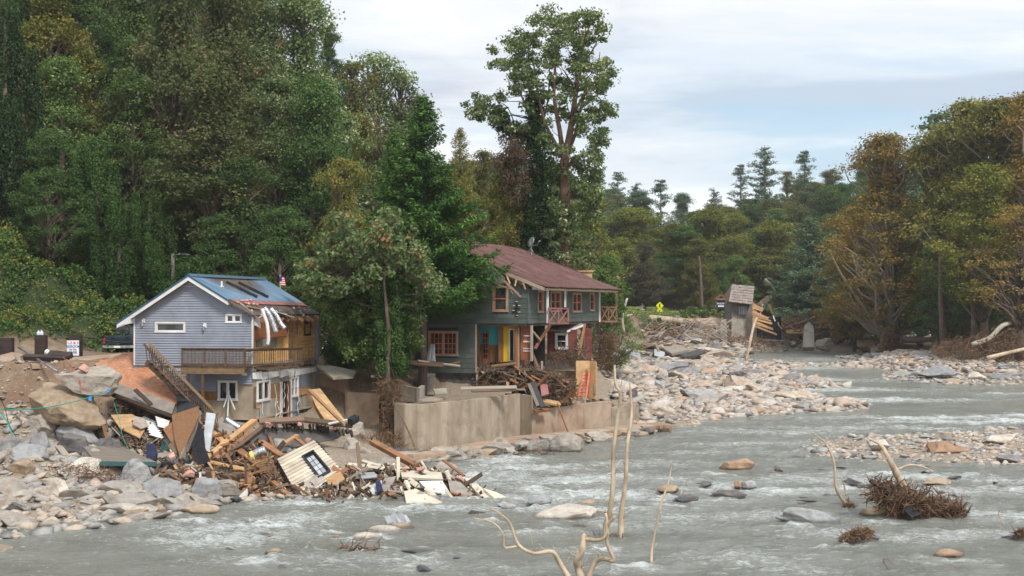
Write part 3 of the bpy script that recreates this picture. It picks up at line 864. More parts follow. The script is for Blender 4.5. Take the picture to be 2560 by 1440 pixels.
# rapids: places where the water breaks white (photo pixel, radius along / across in metres, strength)
RAPIDS=[(1260,1150,2.0,3.5,.9),(1330,1170,3.0,2.0,.9),(1220,1200,2.5,3.5,.8),(1420,1200,4,2.2,.8),(1500,1235,3,2.0,.9),(1350,1245,3,1.6,.7),(1600,1160,3,1.6,.6),(1700,1250,3,1.3,.7),
          (640,1320,2.6,2.2,.9),(560,1350,2.6,1.6,.9),(720,1300,2,1.5,.7),(480,1330,1.8,1.2,.6),(800,1262,2.6,.9,1.0),(1000,1270,3,1.0,.8),(1120,1275,2.5,1.0,.7),(900,1400,3,1.6,.45),(620,1400,2,1.2,.5),(1100,1420,2.6,1.0,.5),
          (1850,1290,4,1.2,.6),(1950,1230,3.5,1.2,.7),(2050,1200,4,1.6,.7),(2250,1190,4,1.6,.8),(2450,1200,4,1.2,.6),(2350,1230,3,1.6,.8),(2500,1290,3,1.6,.7),(1800,1220,3,1.4,.7),(2180,1340,3,1.4,.55),(1600,1310,3,1.2,.5),(1850,1400,2.5,1.4,.5),(2420,1340,3,1.2,.55),(2000,1420,2.2,.9,.45),
          (1480,1275,3,1.0,.8),(1380,1225,2,1.0,.8),(2330,1045,7,1.4,.95),(2450,1055,8,1.4,.9),(2200,1070,6,1.4,.7),(2250,1000,8,2.4,.8),(2100,975,8,2.6,.75),(2350,1000,6,2.2,.6),(2500,985,6,1.6,.5),(1950,1080,5,1.4,.5),(1800,1130,4,1.2,.35),
          (2050,950,9,4.0,.6),(2000,920,9,5.0,.6),(2130,900,12,6,.55),(1750,900,12,4,.4),(2540,1040,5,1.6,.8),(1900,1110,5,1.2,.4),(1240,1240,2.5,1.5,.8),(1180,1190,1.6,2.0,.8),(2560,1230,3,1.2,.7),(1660,1200,3,1.2,.5)]
for x,y in[(960,1340),(905,1362),(1060,1396),(686,1398),(656,1356),(812,1324),(1376,1320),(1470,1366),(1350,1264),(1830,1178),(1710,1256),(1672,1232),(1828,1246),(2034,1310),(2240,1300),(2140,1356),(2372,1394),(2400,1244),(2130,1216),(1556,1366),(1628,1412),(1870,1222),(500,1298),(1200,1300),(1466,1268)]:
    RAPIDS+=[(x-18,y+7,.9,.35,.95),(x-55,y+14,1.6,.3,.5)]
rap=np.zeros_like(Xw)
for px,py,rx,ry,st in RAPIDS:
    q=W(px,py)
    dx=Xw-q.x+0.5*np.sin(Yw*1.3+px);dy=Yw-q.y+0.4*np.sin(Xw*0.9+py)
    rap=np.maximum(rap,st*np.exp(-((dx/rx)**2+(dy/ry)**2)))
shallow=np.clip((ground(Xw.ravel(),Yw.ravel()).reshape(Xw.shape)-zw(Yw)+0.7)/0.7,0,1)
rap=np.clip(rap+0.22*shallow*(0.5+0.5*vnoise(Xw,Yw,0.8,5)),0,1)
def waves(X,Y):
    a=0.0
    r=np.random.default_rng(5)
    out=np.zeros_like(X)
    for i in range(26):
        lam=0.55*1.16**i if i<16 else r.uniform(0.6,3)
        th=r.normal(-1.1,0.75)
        k=2*np.pi/lam
        out+=(0.012*lam**0.75)*np.sin(k*(X*np.cos(th)+Y*np.sin(th))+1.7*vnoise(X,Y,0.35+0.05*i,i)+r.uniform(0,6))
    return out
wv=waves(Xw,Yw)
chop=vnoise(Xw,Yw,1.6,1)*0.5+vnoise(Xw,Yw,3.1,4)*0.35+np.abs(vnoise(Xw,Yw,2.2,7))*0.6
fade=np.clip(1.3-Yw/220,0.35,1)
Zw=zw(Yw)+wv*0.55*fade*(0.6+1.5*rap)+chop*(0.035+0.15*rap)*fade
nyw=len(WYS);idx=np.arange(nyw*NXW).reshape(nyw,NXW)
quads=np.stack([idx[:-1,:-1],idx[:-1,1:],idx[1:,1:],idx[1:,:-1]],-1).reshape(-1,4)
crest=np.clip(chop*0.9+wv*3.0,-1,1.2)
me=np_mesh('river',np.stack([Xw.ravel(),Yw.ravel(),Zw.ravel()],1),quads=quads,attrs={'rapid':rap.ravel(),'crest':crest.ravel()},smooth=True)
river=link('river',me,None);tag(river,kind='structure')
t=NT('river_water')
pos=t.coord('Position',(0.55,1.25,1.0),(0,0,0.35))
nA=t.noise(pos,2.3,8,0.76,0.8)
nB=t.noise(pos,7.5,6,0.75,0.6)
rp=t.attr('rapid').outputs['Fac'];cr=t.attr('crest').outputs['Fac']
f=t.math('ADD',t.math('MULTIPLY',rp,0.50),t.math('MULTIPLY',cr,0.10))
f=t.math('ADD',f,t.math('MULTIPLY',t.math('SUBTRACT',nA,0.5),1.5))
f=t.math('ADD',f,t.math('MULTIPLY',t.math('SUBTRACT',nB,0.5),1.6))
foam=t.ramp(f,[(0.19,0.0),(0.38,0.35),(0.72,1.0)],'EASE')
milk=t.ramp(t.noise(t.coord('Position',(0.5,1,1)),0.5,5,0.6),[(0.35,0.0),(0.7,1.0)])
wc=t.mix(milk,(0.20,0.205,0.175),(0.29,0.295,0.26))
wc=t.mix(t.math('MULTIPLY',rp,0.55),wc,(0.37,0.39,0.35))
wc=t.mix(foam,wc,(0.80,0.82,0.82))
t.base(wc)
t.rough(t.math('MULTIPLY_ADD',foam,0.5,0.13))
t.b.inputs['IOR'].default_value=1.33
t.b.inputs['Specular IOR Level'].default_value=0.5
t.bump(t.math('ADD',t.math('MULTIPLY',nA,0.8),t.math('MULTIPLY',nB,0.5)),0.85,0.22)
river.data.materials.append(t.m)

# ------------------------------------------------------------------ stones of the gravel bar, the islet and the shores
def in_poly(pt,poly):
    x,y=pt;c=False;n=len(poly)
    for i in range(n):
        x1,y1=poly[i];x2,y2=poly[i-1]
        if(y1>y)!=(y2>y)and x<(x2-x1)*(y-y1)/(y2-y1)+x1:c=not c
    return c
def world_poly(pix):return[tuple(W(*q)[:2])for q in pix]
def scatter_poly(poly,n,jitter=0.0,rng=NR):
    a=np.array(poly);lo,hi=a.min(0),a.max(0);out=[]
    while len(out)<n:
        c=rng.uniform(lo,hi)
        if in_poly(c,poly):out.append(c)
    return np.array(out)
def stones_where(name,box,n,s0,s1,label,lo,hi,power=2.2,lift=.12,keep=1.0):
    x0,x1,y0,y1=box;X=NR.uniform(x0,x1,n);Y=NR.uniform(y0,y1,n);Z=ground(X,Y);h=Z-zw(Y)
    k=(h>lo)&(h<hi);X,Y,Z=X[k],Y[k],Z[k]
    s_=(s0+(s1-s0)*NR.random(len(X))**power)*np.clip(.75+.5*vnoise(X,Y,.35,3),.4,1.3)
    return scatter_stones(name,np.stack([X,Y,Z+s_*lift*NR.uniform(-.8,1.6,len(X))],1),s_,flat=.42,label=label)
def stones_on(name,poly,n,s0,s1,label,flat=0.42,power=2.2,lift=0.15,tone=None):
    xy=scatter_poly(poly,n)
    s_=s0+(s1-s0)*NR.random(n)**power
    z=np.maximum(ground(xy[:,0],xy[:,1]),zw(xy[:,1])-0.02)+s_*lift*NR.uniform(-0.3,1.2,n)
    return scatter_stones(name,np.stack([xy[:,0],xy[:,1],z],1),s_,flat=flat,label=label,tone=None if tone is None else NR.uniform(*tone,n))
BARW,ISLW=world_poly(BAR),world_poly(ISL)
stones_where('gravel_bar',(6.5,50,90,200),31000,0.10,0.95,'pale stones of the gravel bar beside the river',-.12,1.5)
stones_where('gravel_islet',(12,50,66,100),11500,0.08,0.42,'stones of the low gravel islet in the river',-.14,1.2)
SH1=[(-18.5,46.5),(-12.6,53.6),(-11,57),(-7.6,58.4),(-7,62),(-10,68),(-16,69),(-24,70),(-31,68),(-33,54),(-24,47)]
stones_on('bank_rubble',SH1,4300,0.05,0.5,'broken stones covering the near left bank',tone=(.08,.5),lift=0.15)
stones_on('shore_gravel',[(36,138),(40,132),(54,128),(56,150),(48,162),(44,178),(46,190),(42,186),(42,160)],1500,0.12,0.5,'stones along the foot of the wooded right bank')
stones_on('bank_gravel',[(9,164),(14,172),(24,186),(34,198),(44,204),(50,212),(48,222),(30,206),(20,198),(12,188),(8,176)],1100,0.10,0.6,'rubble along the washed out far bank')
stones_on('corner_rubble',[(4.6,91),(8.6,90),(9,116),(4.2,116)],900,.08,.5,'rubble beyond the ladder at the corner of the green house',lift=.3)
stones_on('cliff_rubble',[(-26,66),(-14,66),(-10,69),(-8,76),(-14,70.2),(-19,70.5),(-20,74),(-28,74)],800,0.04,0.2,'rubble and stones on the earth cliff below the road',tone=(.1,.5),lift=.3)
# ------------------------------------------------------------------ trees
def limb(mb,a,b,r0,r1,rng,bend=0.12,seg=5,k=4):
    a,b=Vector(a),Vector(b);L=(b-a).length
    pts=[a]
    for i in range(1,k):
        f=i/k
        p=a.lerp(b,f);p.z+=L*bend*math.sin(f*math.pi)*rng.uniform(-0.6,1.0)
        p.x+=L*0.07*rng.uniform(-1,1);p.y+=L*0.07*rng.uniform(-1,1)
        pts.append(p)
    pts.append(b)
    mb.tube(pts,lerp_list([r0,r1],len(pts)),seg)

PROTO={}
def finish_tree(kind,root,trunk_mb,leaves,bark,leafmat,H,extra=None):
    me=np_mesh('crown',leaves[0],tris=leaves[1],attrs={'lv':leaves[2]})
    link('crown',me,leafmat,root)
    trunk_mb.build('trunk',bark,root,smooth=True)
    PROTO[kind]=(root,H)

def proto_broadleaf(kind,seed,H,cw,base,ncl,per,leaf,bark='bark',airy=0.0,lean=0.0,up=0.35):
    rng=random.Random(seed);nr=np.random.default_rng(seed)
    root=thing('broadleaf_tree',(0,0,0),None,'tree')
    tb=MB();hb=H*base
    stem=[Vector((0,0,-1.5))]
    for i in range(1,9):
        f=i/8;stem.append(Vector((lean*H*f+rng.uniform(-.02,.02)*H*f,rng.uniform(-.02,.02)*H*f,H*0.93*f)))
    tb.tube(stem,lerp_list([H*0.021,H*0.015,H*0.010,H*0.003],9),7)
    cen,rad=[],[]
    for i in range(int(ncl*1.4)):
        a=rng.uniform(0,2*math.pi);zf=rng.random()**0.85
        prof=(math.sin(min(1,zf*1.18+0.16)*math.pi)**0.55)if zf<0.84 else(1-zf)/0.16*0.55+0.12
        prof=max(prof,0.15)*(0.8+0.35*math.sin(a*2+seed)*math.sin(zf*7+seed))
        r=cw*prof*(0.35+0.65*rng.random()**0.5)
        z=hb+(H-hb)*zf
        c=Vector((lean*z+r*math.cos(a),r*math.sin(a),z))
        cen.append(c);rad.append(H*rng.uniform(0.028,0.068)*(1-0.2*airy))
        if i%2==0 or airy>0:
            za=max(hb*0.6,z-r*rng.uniform(0.7,1.4)-H*0.03)
            limb(tb,(lean*za,0,za),c,H*0.0055*(0.7+r/cw),H*0.0013,rng,0.1,4)
    L=clump_leaves(np.array([c[:]for c in cen]),np.array(rad),int(per*.76),leaf,nr,up=up,shell=0.25)
    finish_tree(kind,root,tb,L,bark,'leaf_mid',H)

def proto_ivy(kind,seed,H,w):
    """a trunk or snag smothered in hanging vines"""
    rng=random.Random(seed);nr=np.random.default_rng(seed)
    root=thing('vine_covered_tree',(0,0,0),None,'tree')
    tb=MB();tb.tube([(0,0,-1.5),(0.1,0,H*.4),(0,0.1,H*.95)],[w*.14,w*.11,w*.03],7)
    cen,rad=[],[]
    for i in range(int(70*H/12)):
        f=rng.random();a=rng.uniform(0,6.283)
        r=w*(0.62+0.38*math.sin(f*9+seed+a))*(1-f**3*0.75)*rng.uniform(0.6,1.0)
        cen.append((r*math.cos(a),r*math.sin(a),H*f));rad.append(w*rng.uniform(0.18,0.36))
    for i in range(16):  # drapes
        a=rng.uniform(0,6.283);z0=H*rng.uniform(.3,.95);r=w*rng.uniform(.8,1.1)
        for j in range(6):cen.append((r*math.cos(a),r*math.sin(a),z0-j*w*.28));rad.append(w*.16)
    L=clump_leaves(np.array(cen),np.array(rad),170,0.17,nr,flat=1.25,up=0.2,shell=0.75)
    finish_tree(kind,root,tb,L,'bark','leaf_ivy',H)

def proto_pine(kind,seed,H,w,name='pine_tree'):
    rng=random.Random(seed);nr=np.random.default_rng(seed)
    root=thing(name,(0,0,0),None,'tree')
    tb=MB();tb.tube([(0,0,-1.5),(0,0,H*.5),(0,0,H)],[H*.014,H*.010,H*.002],6)
    cen,rad,out=[],[],[]
    z=H*0.25
    while z<H*0.985:
        f=(z/H-0.25)/0.75
        for k in range(rng.randint(3,6)):
            if rng.random()<0.25:continue
            z+=H*rng.uniform(-.006,.009)
            a=rng.uniform(0,6.283);L_=w*(1-f)**0.65*rng.uniform(0.45,1.1)+0.3
            d=Vector((math.cos(a),math.sin(a),0))
            tip=d*L_+Vector((0,0,z+L_*rng.uniform(0.05,0.55)))
            tb.tube([(0,0,z-.1),d*L_*.5+Vector((0,0,z)),tip],[H*.0035,H*.002,H*.0008],3)
            for q in np.linspace(0.35,1,max(2,int(L_/0.55))):
                cen.append(tuple(Vector((0,0,z)).lerp(tip,q)+Vector((rng.uniform(-.2,.2),rng.uniform(-.2,.2),.08))));rad.append(0.38+0.45*rng.random())
        z+=H*rng.uniform(0.018,0.045)
    L=clump_leaves(np.array(cen),np.array(rad),30,0.30,nr,flat=0.62,up=0.5,shell=0.2)
    finish_tree(kind,root,tb,L,'bark','leaf_blue',H)

def proto_spruce(kind,seed,H,w,leaf=0.26,per=16,dens=1.0,name='conifer_tree',power=0.75,low=0.05):
    """layered conifer with drooping plumes that turn up at the tips"""
    rng=random.Random(seed);nr=np.random.default_rng(seed)
    root=thing(name,(0,0,0),None,'tree')
    tb=MB();tb.tube([(0,0,-1.2),(0,0,H*.5),(0.1,0,H*1.0)],[H*.018,H*.011,H*.002],7)
    pos,alo,nrm,lvs=[],[],[],[]
    z=H*low
    while z<H*0.99:
        f=z/H
        nb=int((9 if f<.6 else 7)*dens)if f<0.9 else 9
        for k in range(nb):
            a=rng.uniform(0,6.283)
            L_=(w*(1-f)**power*rng.uniform(0.62,1.12)*(1+0.18*math.sin(a*3+seed+z*.7)))+0.12
            d=Vector((math.cos(a),math.sin(a),0));tone=rng.gauss(0,.13)
            n=max(3,int(L_/0.16));side=Vector((-d.y,d.x,0))
            path=[]
            for j in range(n+1):
                q=j/n
                path.append(Vector((0,0,z))+d*L_*q+Vector((0,0,L_*(-0.22*q+0.40*q*q)*(1.4-f)+L_*0.10*math.sin(k*2.1+z)))+Vector((0,0,L_*0.35*q if f>.8 else 0)))
            if k%3==0:tb.tube([path[0],path[n//2],path[-1]],[.03,.02,.006],3,cap=False)
            for j in range(1,n+1):
                q=j/n;spread=(0.62*L_*(0.25+q)*(1-q*0.75))*0.55+0.08
                m=max(3,int(per*(0.35+spread)))
                for _ in range(m):
                    s_=rng.uniform(-1,1)*spread
                    p=path[j]+side*s_+d*rng.uniform(-.1,.1)+Vector((0,0,rng.uniform(-.22,.16)-abs(s_)*.16))
                    pos.append(p[:]);al=d+side*(s_/max(spread,.1))*0.8+Vector((0,0,0.12));alo.append(al[:])
                    nrm.append((d.x*.25,d.y*.25,1.0));lvs.append(0.25+0.5*q*rng.random()+tone+(.2 if q>.85 else 0))
        z+=H*(0.018+0.010*rng.random())/max(dens,.5)
    v,T,lv=leaf_quads(np.array(pos),np.array(nrm),leaf,nr,aspect=0.34,jitter=0.75,along=np.array(alo),lv=np.clip(np.array(lvs),0,1))
    finish_tree(kind,root,tb,(v,T,lv),'bark','leaf_conifer',H)

proto_broadleaf('bl1',1,18,4.6,0.16,150,190,0.21)
proto_broadleaf('bl2',2,18,4.2,0.22,130,200,0.20)
proto_broadleaf('bl3',3,18,5.2,0.12,165,175,0.22)
proto_broadleaf('bl4',4,18,3.7,0.26,120,190,0.20)
proto_broadleaf('bl5',5,18,4.9,0.10,170,180,0.19)
proto_broadleaf('airy1',6,18,3.9,0.30,95,75,0.20,airy=1)
proto_broadleaf('airy2',7,18,4.4,0.34,110,70,0.19,airy=1)
proto_broadleaf('syc1',8,22,5.8,0.12,230,140,0.24,bark='grey_wood',airy=.5)
proto_broadleaf('syc2',9,22,5.4,0.14,210,140,0.24,bark='grey_wood',airy=.5)
proto_ivy('ivy1',21,12,2.0)
proto_ivy('ivy2',22,7,2.4)
proto_pine('pine1',31,20,3.6)
proto_pine('pine2',32,20,3.0)
proto_spruce('cedar',42,14,4.4,leaf=0.34,per=7,dens=.9,name='cedar_tree',power=.6)
proto_spruce('spruce',41,16,5.5,leaf=0.25,per=17,dens=1.15,name='spruce_tree',low=.25,power=.84)

USED=set()
TREES=[]
def copy_thing(root):
    r=root.copy();COL.objects.link(r)
    for ch in list(root.children):
        c=ch.copy();COL.objects.link(c);c.parent=r
        for g2 in ch.children:
            d=g2.copy();COL.objects.link(d);d.parent=c
    return r
def place_tree(px,ytop,D,kind,mat=None,wf=1.0,label=None,cat='tree',group=None,zbase=None,name=None,x=None):
    x=(px-CXP)/F*D if x is None else x
    zb=gz(x,D)if zbase is None else zbase
    ztop=EYE-(ytop-HZ)/F*D
    root,H=PROTO[kind]
    first=kind not in USED
    r=root if first else copy_thing(root);USED.add(kind)
    s_=max(0.25,(ztop-zb)/H)
    r.location=(x,D,zb);r.scale=(s_*wf,s_*wf,s_);r.rotation_euler=(0,0,R.uniform(0,6.283))
    if name:r.name=name
    tag(r,label,cat,group)
    r['_m']=mat or ''
    if mat:
        for ch in r.children:
            if ch.name.startswith('crown'):
                ch.material_slots[0].link='OBJECT';ch.material_slots[0].material=MATS[mat]
    TREES.append(r)
    return r

# trees of the left hillside that show one by one: pixel of the axis, pixel row of the top, distance, kind, leaf colour, width, words
HILL=[
 (15,-10,101,'ivy1','leaf_ivy',.75,'tall trunk wrapped in green vines at the left edge of the photo'),
 (245,330,98,'ivy1','leaf_kudzu',1.05,'vine draped tree with a bulging green curtain above the left roadside'),
 (100,520,99,'ivy2','leaf_ivy',.95,'rounded vine covered sapling low on the left slope'),
 (375,470,97,'ivy1','leaf_kudzu',1.1,'vine smothered tree just left of the street lamp'),
 (470,655,95,'ivy2','leaf_kudzu',1.25,'low vine covered thicket under the street lamp'),
 (300,560,97,'ivy2','leaf_kudzu',1.0,'vine covered stump tree between two green curtains on the left slope'),
 (60,-120,112,'bl1','leaf_dark',1.0,'dark green tree in the top left corner of the photo'),
 (200,-140,116,'bl5','leaf_dark',1.0,'dark tall tree high on the left slope with bare limbs below'),
 (330,-100,122,'bl2','leaf_mid',.9,'green tree with a dark ivy trunk left of the rust coloured crown'),
 (430,-120,108,'bl3','leaf_rust',1.0,'big reddish green tree in the middle of the left hillside'),
 (560,-90,116,'bl1','leaf_rust',.95,'brownish green tree with grey limbs above the street lamp'),
 (540,180,100,'bl4','leaf_rust',1.3,'spreading tree with rusty leaf tips above the blue roof'),
 (650,-50,124,'bl5','leaf_silver',1.0,'silvery green tree whose top meets the sky left of the notch'),
 (755,-20,126,'bl3','leaf_silver',.95,'silver leaved tree forming the upper skyline shoulder'),
 (820,60,136,'bl2','leaf_dark',.85,'dark oak like tree leaning out at the skyline shoulder'),
 (690,200,106,'bl1','leaf_silver',1.0,'pale speckled tree in the middle of the hillside above the blue house'),
 (600,400,98,'bl5','leaf_dark',1.15,'deep green tree directly behind the blue roof ridge'),
 (780,350,102,'bl3','leaf_dark',1.15,'dark green spreading tree left of the tall spruce'),
 (860,400,98,'bl5','leaf_olive',1.0,'dark olive tree touching the left side of the spruce'),
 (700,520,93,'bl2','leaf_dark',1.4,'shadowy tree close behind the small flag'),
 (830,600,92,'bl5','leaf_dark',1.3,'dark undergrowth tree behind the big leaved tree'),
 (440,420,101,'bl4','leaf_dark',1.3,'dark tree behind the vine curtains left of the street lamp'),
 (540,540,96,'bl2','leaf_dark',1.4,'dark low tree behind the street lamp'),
 (150,150,104,'bl4','leaf_mid',1.2,'mid green tree above the vine draped curtain'),
 (330,180,104,'bl2','leaf_mid',1.1,'green tree with a few yellow sprays right of the draped curtain'),
 (120,330,97,'bl3','leaf_dark',1.1,'dark tree filling the gap between the vine towers at far left'),
 (880,160,158,'airy1','leaf_olive',1.2,'thin olive tree on the skyline with sky between its twigs'),
 (935,140,168,'airy2','leaf_silver',1.1,'airy silvery tree standing tallest right of the skyline notch'),
 (1000,190,170,'airy1','leaf_silver',1.1,'airy grey green tree with see through crown left of the spruce tip'),
 (1040,250,172,'airy2','leaf_silver',.95,'see through tree just behind the spruce tip'),
 (900,290,130,'bl4','leaf_olive',1.2,'yellowish green tree left of the spruce, half way up'),
 (960,340,128,'airy2','leaf_rust',1.3,'reddish airy tree behind the left shoulder of the spruce'),
 (1150,320,140,'cedar','leaf_olive',.62,'narrow yellow green tree right of the spruce tip'),
 (1205,380,150,'airy1','leaf_olive',1.1,'olive tree between the spruce and the tall vine clad tree'),
 (1130,480,112,'bl4','leaf_olive',1.0,'olive green tree behind the right side of the spruce'),
 (1190,540,110,'cedar','leaf_olive',.7,'feathery yellow green conifer behind the maroon roof'),
 (1245,470,128,'bl1','leaf_olive',.9,'pale green tree behind the tall vine clad tree, left side'),
 (1280,560,118,'airy2','leaf_yellow',1.2,'light yellow green tree seen through the trunks above the maroon roof'),
 (1480,470,140,'airy1','leaf_yellow',1.0,'yellow green thin tree right of the tall vine clad trunk'),
 (1460,600,126,'airy2','leaf_olive',1.2,'scrubby olive tree behind the far end of the maroon roof'),
 (1520,640,128,'bl3','leaf_mid',.9,'bright green bushy tree beyond the porch corner'),
 (1350,430,150,'airy2','leaf_silver',1.2,'pale thin tree behind the twin stems of the tallest tree'),
]
for px,yt,D,k,m,wf,lb in HILL:
    place_tree(px,yt,D,k,m,wf,lb,name='vine_covered_tree' if k.startswith('ivy')else('cedar_tree' if k=='cedar' else 'broadleaf_tree'))
# further trees up the hillside behind them
fill=[]
rf=random.Random(5)
def try_fill(x,y,kinds,mats,h,mind,wf=1.2):
    for(a,b)in fill:
        if(a-x)**2+(b-y)**2<mind*mind:return
    px,_=px_of((x,y,8))
    if px<-420 or px>2900:return
    fill.append((x,y));z=gz(x,y)
    hh=rf.choice(h)if isinstance(h,list)else h*rf.uniform(.8,1.2)
    yt=HZ-(z+hh-EYE)/y*F
    place_tree(px,yt,y,rf.choice(kinds),rf.choice(mats),wf*rf.uniform(.85,1.2),group='hill')
for _ in range(900):
    y=rf.uniform(104,250);x=rf.uniform(-0.50*y,0.075*y)
    if x>2 and y<190:continue
    px,_=px_of((x,y,8));hmax=17
    zt=gz(x,y)+19
    yt=HZ-(zt-EYE)/y*F
    sky=np.interp(px,[700,830,880,1050,1140,1220,1300,1500],[-300,130,260,330,400,430,500,520])
    if yt<sky-20:continue
    if px>1600:continue
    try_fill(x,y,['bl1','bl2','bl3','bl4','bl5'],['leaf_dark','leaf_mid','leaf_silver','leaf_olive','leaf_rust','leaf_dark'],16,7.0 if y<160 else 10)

# the far valley and its ridge
FAR=[
 (1500,425,300,'pine1','leaf_blue',1.1,'dark pine on the far ridge nearest the tallest tree'),
 (1545,430,310,'pine2','leaf_blue',1.3,'pine on the far ridge second from the tallest tree'),
 (1590,455,315,'pine1','leaf_blue',1.2,'bushy pine on the far ridge left of the lone crooked pine'),
 (1652,450,305,'pine2','leaf_blue',1.1,'crooked pine standing clear on the far ridge'),
 (1705,485,310,'bl4','leaf_blue',.9,'bluish tree in the dip of the far ridge'),
 (1785,468,315,'pine1','leaf_blue',1.0,'small pointed pine in the dip of the far ridge'),
 (1852,412,320,'pine2','leaf_blue',1.15,'slim pine with layered boughs beside the tallest ridge pine'),
 (1912,362,320,'pine1','leaf_blue',1.25,'tallest dark pine on the far ridge'),
 (2012,378,325,'pine2','leaf_blue',1.15,'dark pine on the far ridge with a bare snag beside it'),
 (1968,430,325,'airy1','leaf_olive',.9,'thin tree between the two high pines of the far ridge'),
 (2075,425,320,'bl2','leaf_rust',.9,'rust coloured tree right of the high ridge pines'),
 (1930,500,290,'bl3','leaf_rust',.9,'orange brown tree below the tallest ridge pine'),
 (2070,470,285,'bl3','leaf_mid',1.0,'broad fresh green crown below the ridge pines'),
 (2000,520,275,'bl1','leaf_rust',.9,'brownish crown in the middle of the far slope'),
 (1820,520,280,'bl3','leaf_olive',1.1,'wide olive crown on the far slope left of the high pines'),
 (1740,530,275,'bl5','leaf_dark',1.0,'dark green crown on the far slope above the road sign'),
 (1690,560,240,'bl4','leaf_yellow',1.15,'tall yellow green tree behind the round dark maple'),
 (1745,600,232,'bl1','leaf_olive',.9,'yellowish tree right of the round dark maple'),
 (1640,570,262,'bl2','leaf_olive',1.0,'olive tree above the round dark maple'),
 (1612,608,213,'bl3','leaf_purple',1.25,'round dark purple green maple standing on the lawn'),
 (1840,640,240,'bl3','leaf_mid',.9,'green tree right above the collapsed stone hut'),
 (1900,600,250,'bl1','leaf_dark',1.0,'dark green tree behind the collapsed stone hut'),
 (1800,660,235,'bl2','leaf_dark',1.0,'shady tree left of the collapsed stone hut'),
 (1945,570,245,'airy2','leaf_yellow',1.0,'pale half bare tree right of the collapsed stone hut'),
 (2025,545,222,'cedar','leaf_blue',1.15,'big grey green conifer behind the broken chimney'),
 (1560,540,262,'bl4','leaf_olive',1.0,'olive tree of the far valley near the porch corner'),
 (1600,480,285,'bl1','leaf_blue',1.0,'bluish green tree under the ridge pines near the tall trunk'),
 # right bank
 (2215,345,186,'syc1','leaf_orange',1.15,'big orange tinted sycamore with a dark leaning trunk on the right bank'),
 (2140,520,200,'bl5','leaf_orange',.9,'orange leaved tree left of the big sycamore'),
 (2340,350,182,'syc2','leaf_olive',1.05,'olive sycamore right of the big orange one'),
 (2345,285,215,'pine2','leaf_blue',1.2,'dark pine rising above the sycamores on the right'),
 (2420,262,178,'syc1','leaf_olive',1.05,'tall sycamore with long pale limbs on the right bank'),
 (2500,255,172,'syc2','leaf_olive',1.1,'tall olive green tree near the right edge'),
 (2580,240,166,'syc1','leaf_orange',1.0,'orange tinted sycamore cut off by the right edge of the photo'),
 (2460,420,160,'bl4','leaf_yellow',1.0,'yellowish tree in front of the tall right bank sycamores'),
 (2550,520,152,'airy2','leaf_orange',1.2,'sparse orange tree low at the right edge'),
 (2300,560,186,'bl3','leaf_yellow',1.0,'low olive tree below the olive sycamore'),
 (2380,600,172,'bl5','leaf_dark',1.1,'dark green low tree behind the slim straight trunk'),
 (2150,640,206,'bl1','leaf_dark',1.1,'dark green tree at the river bend'),
 (2470,620,164,'bl1','leaf_dark',1.1,'dark low tree on the right bank behind the bowed log'),
 (2230,640,196,'bl3','leaf_mid',1.0,'green low boughs in front of the dark sycamore trunk'),
 (2560,640,168,'bl3','leaf_mid',1.0,'green low tree at the right edge above the roots'),
]
for px,yt,D,k,m,wf,lb in FAR:
    wf*=1.15 if k[0]in 'pcs' else(1.0 if m=='leaf_purple' else 1.45)
    nm={'p':'pine_tree','c':'cedar_tree','s':'sycamore_tree'}.get(k[0],'broadleaf_tree')
    place_tree(px,yt,D,k,m,wf,lb,name=nm)
for _ in range(900):
    y=rf.uniform(238,420);x=rf.uniform(0.02*y,0.40*y)
    px,_=px_of((x,y,8))
    z=gz(x,y);h=15
    yt=HZ-(z+h-EYE)/y*F
    sky=np.interp(px,[1400,1560,1700,1800,1900,2000,2100,2300,2600],[470,480,530,520,470,440,440,350,300])
    if yt<sky:continue
    try_fill(x,y,['bl1','bl2','bl3','bl4','bl5','pine1'],['leaf_dark','leaf_mid','leaf_olive','leaf_rust','leaf_mid','leaf_yellow'],14,8.0,1.75)
for _ in range(300):
    y=rf.uniform(170,240);x=rf.uniform(0.24*y,0.42*y)
    if gz(x,y)<4.5:continue
    try_fill(x,y,['syc1','syc2','bl1','bl3','bl5'],['leaf_olive','leaf_yellow','leaf_mid','leaf_orange','leaf_olive'],19,7.5)

def poly_cloud(poly,D,depth,n,rng):
    """points spread through a volume whose outline from the front is the given polygon"""
    a=np.array(poly);lo,hi=a.min(0),a.max(0);out=[]
    while len(out)<n:
        c=rng.uniform(lo,hi)
        if in_poly(c,poly):out.append(P(c[0],c[1],D+rng.uniform(-1,1)*depth)[:])
    return np.array(out)

# ---- the tallest tree: twin stems, one wrapped in ivy
nr=np.random.default_rng(77)
D0=101.0
tall=thing('tulip_tree',P(1405,665,D0),'tallest tree, two stems and a ragged open crown rising behind the maroon roof','tree')
TOPS=[(1215,235,20,55),(1290,130,55,70),(1345,85,50,60),(1400,60,60,60),(1480,75,45,40)]
crown_poly=[(1225,120),(1262,110),(1300,60),(1340,45),(1365,20),(1400,15),(1440,35),(1480,25),(1512,50),(1520,95),(1500,110),(1520,150),(1540,190),(1530,225),(1500,235),(1545,280),(1535,300),(1520,340),(1510,390),(1520,440),(1480,460),(1440,430),(1400,400),(1330,330),(1290,330),(1240,310),(1200,300),(1150,290),(1150,265),(1180,225),(1225,240),(1250,230),(1225,190),(1230,150)]
gaps=[(1250,200,30),(1290,285,28),(1310,240,20),(1490,130,18),(1405,330,40),(1455,360,26),(1440,255,18),(1350,290,22),(1270,145,14)]
pts=poly_cloud(crown_poly,D0,3.6,430,nr)
keep=[]
for p in pts:
    x,y=px_of(p)
    if all((x-a)**2+(y-b)**2>(c*1.0)**2 for a,b,c in gaps):keep.append(p)
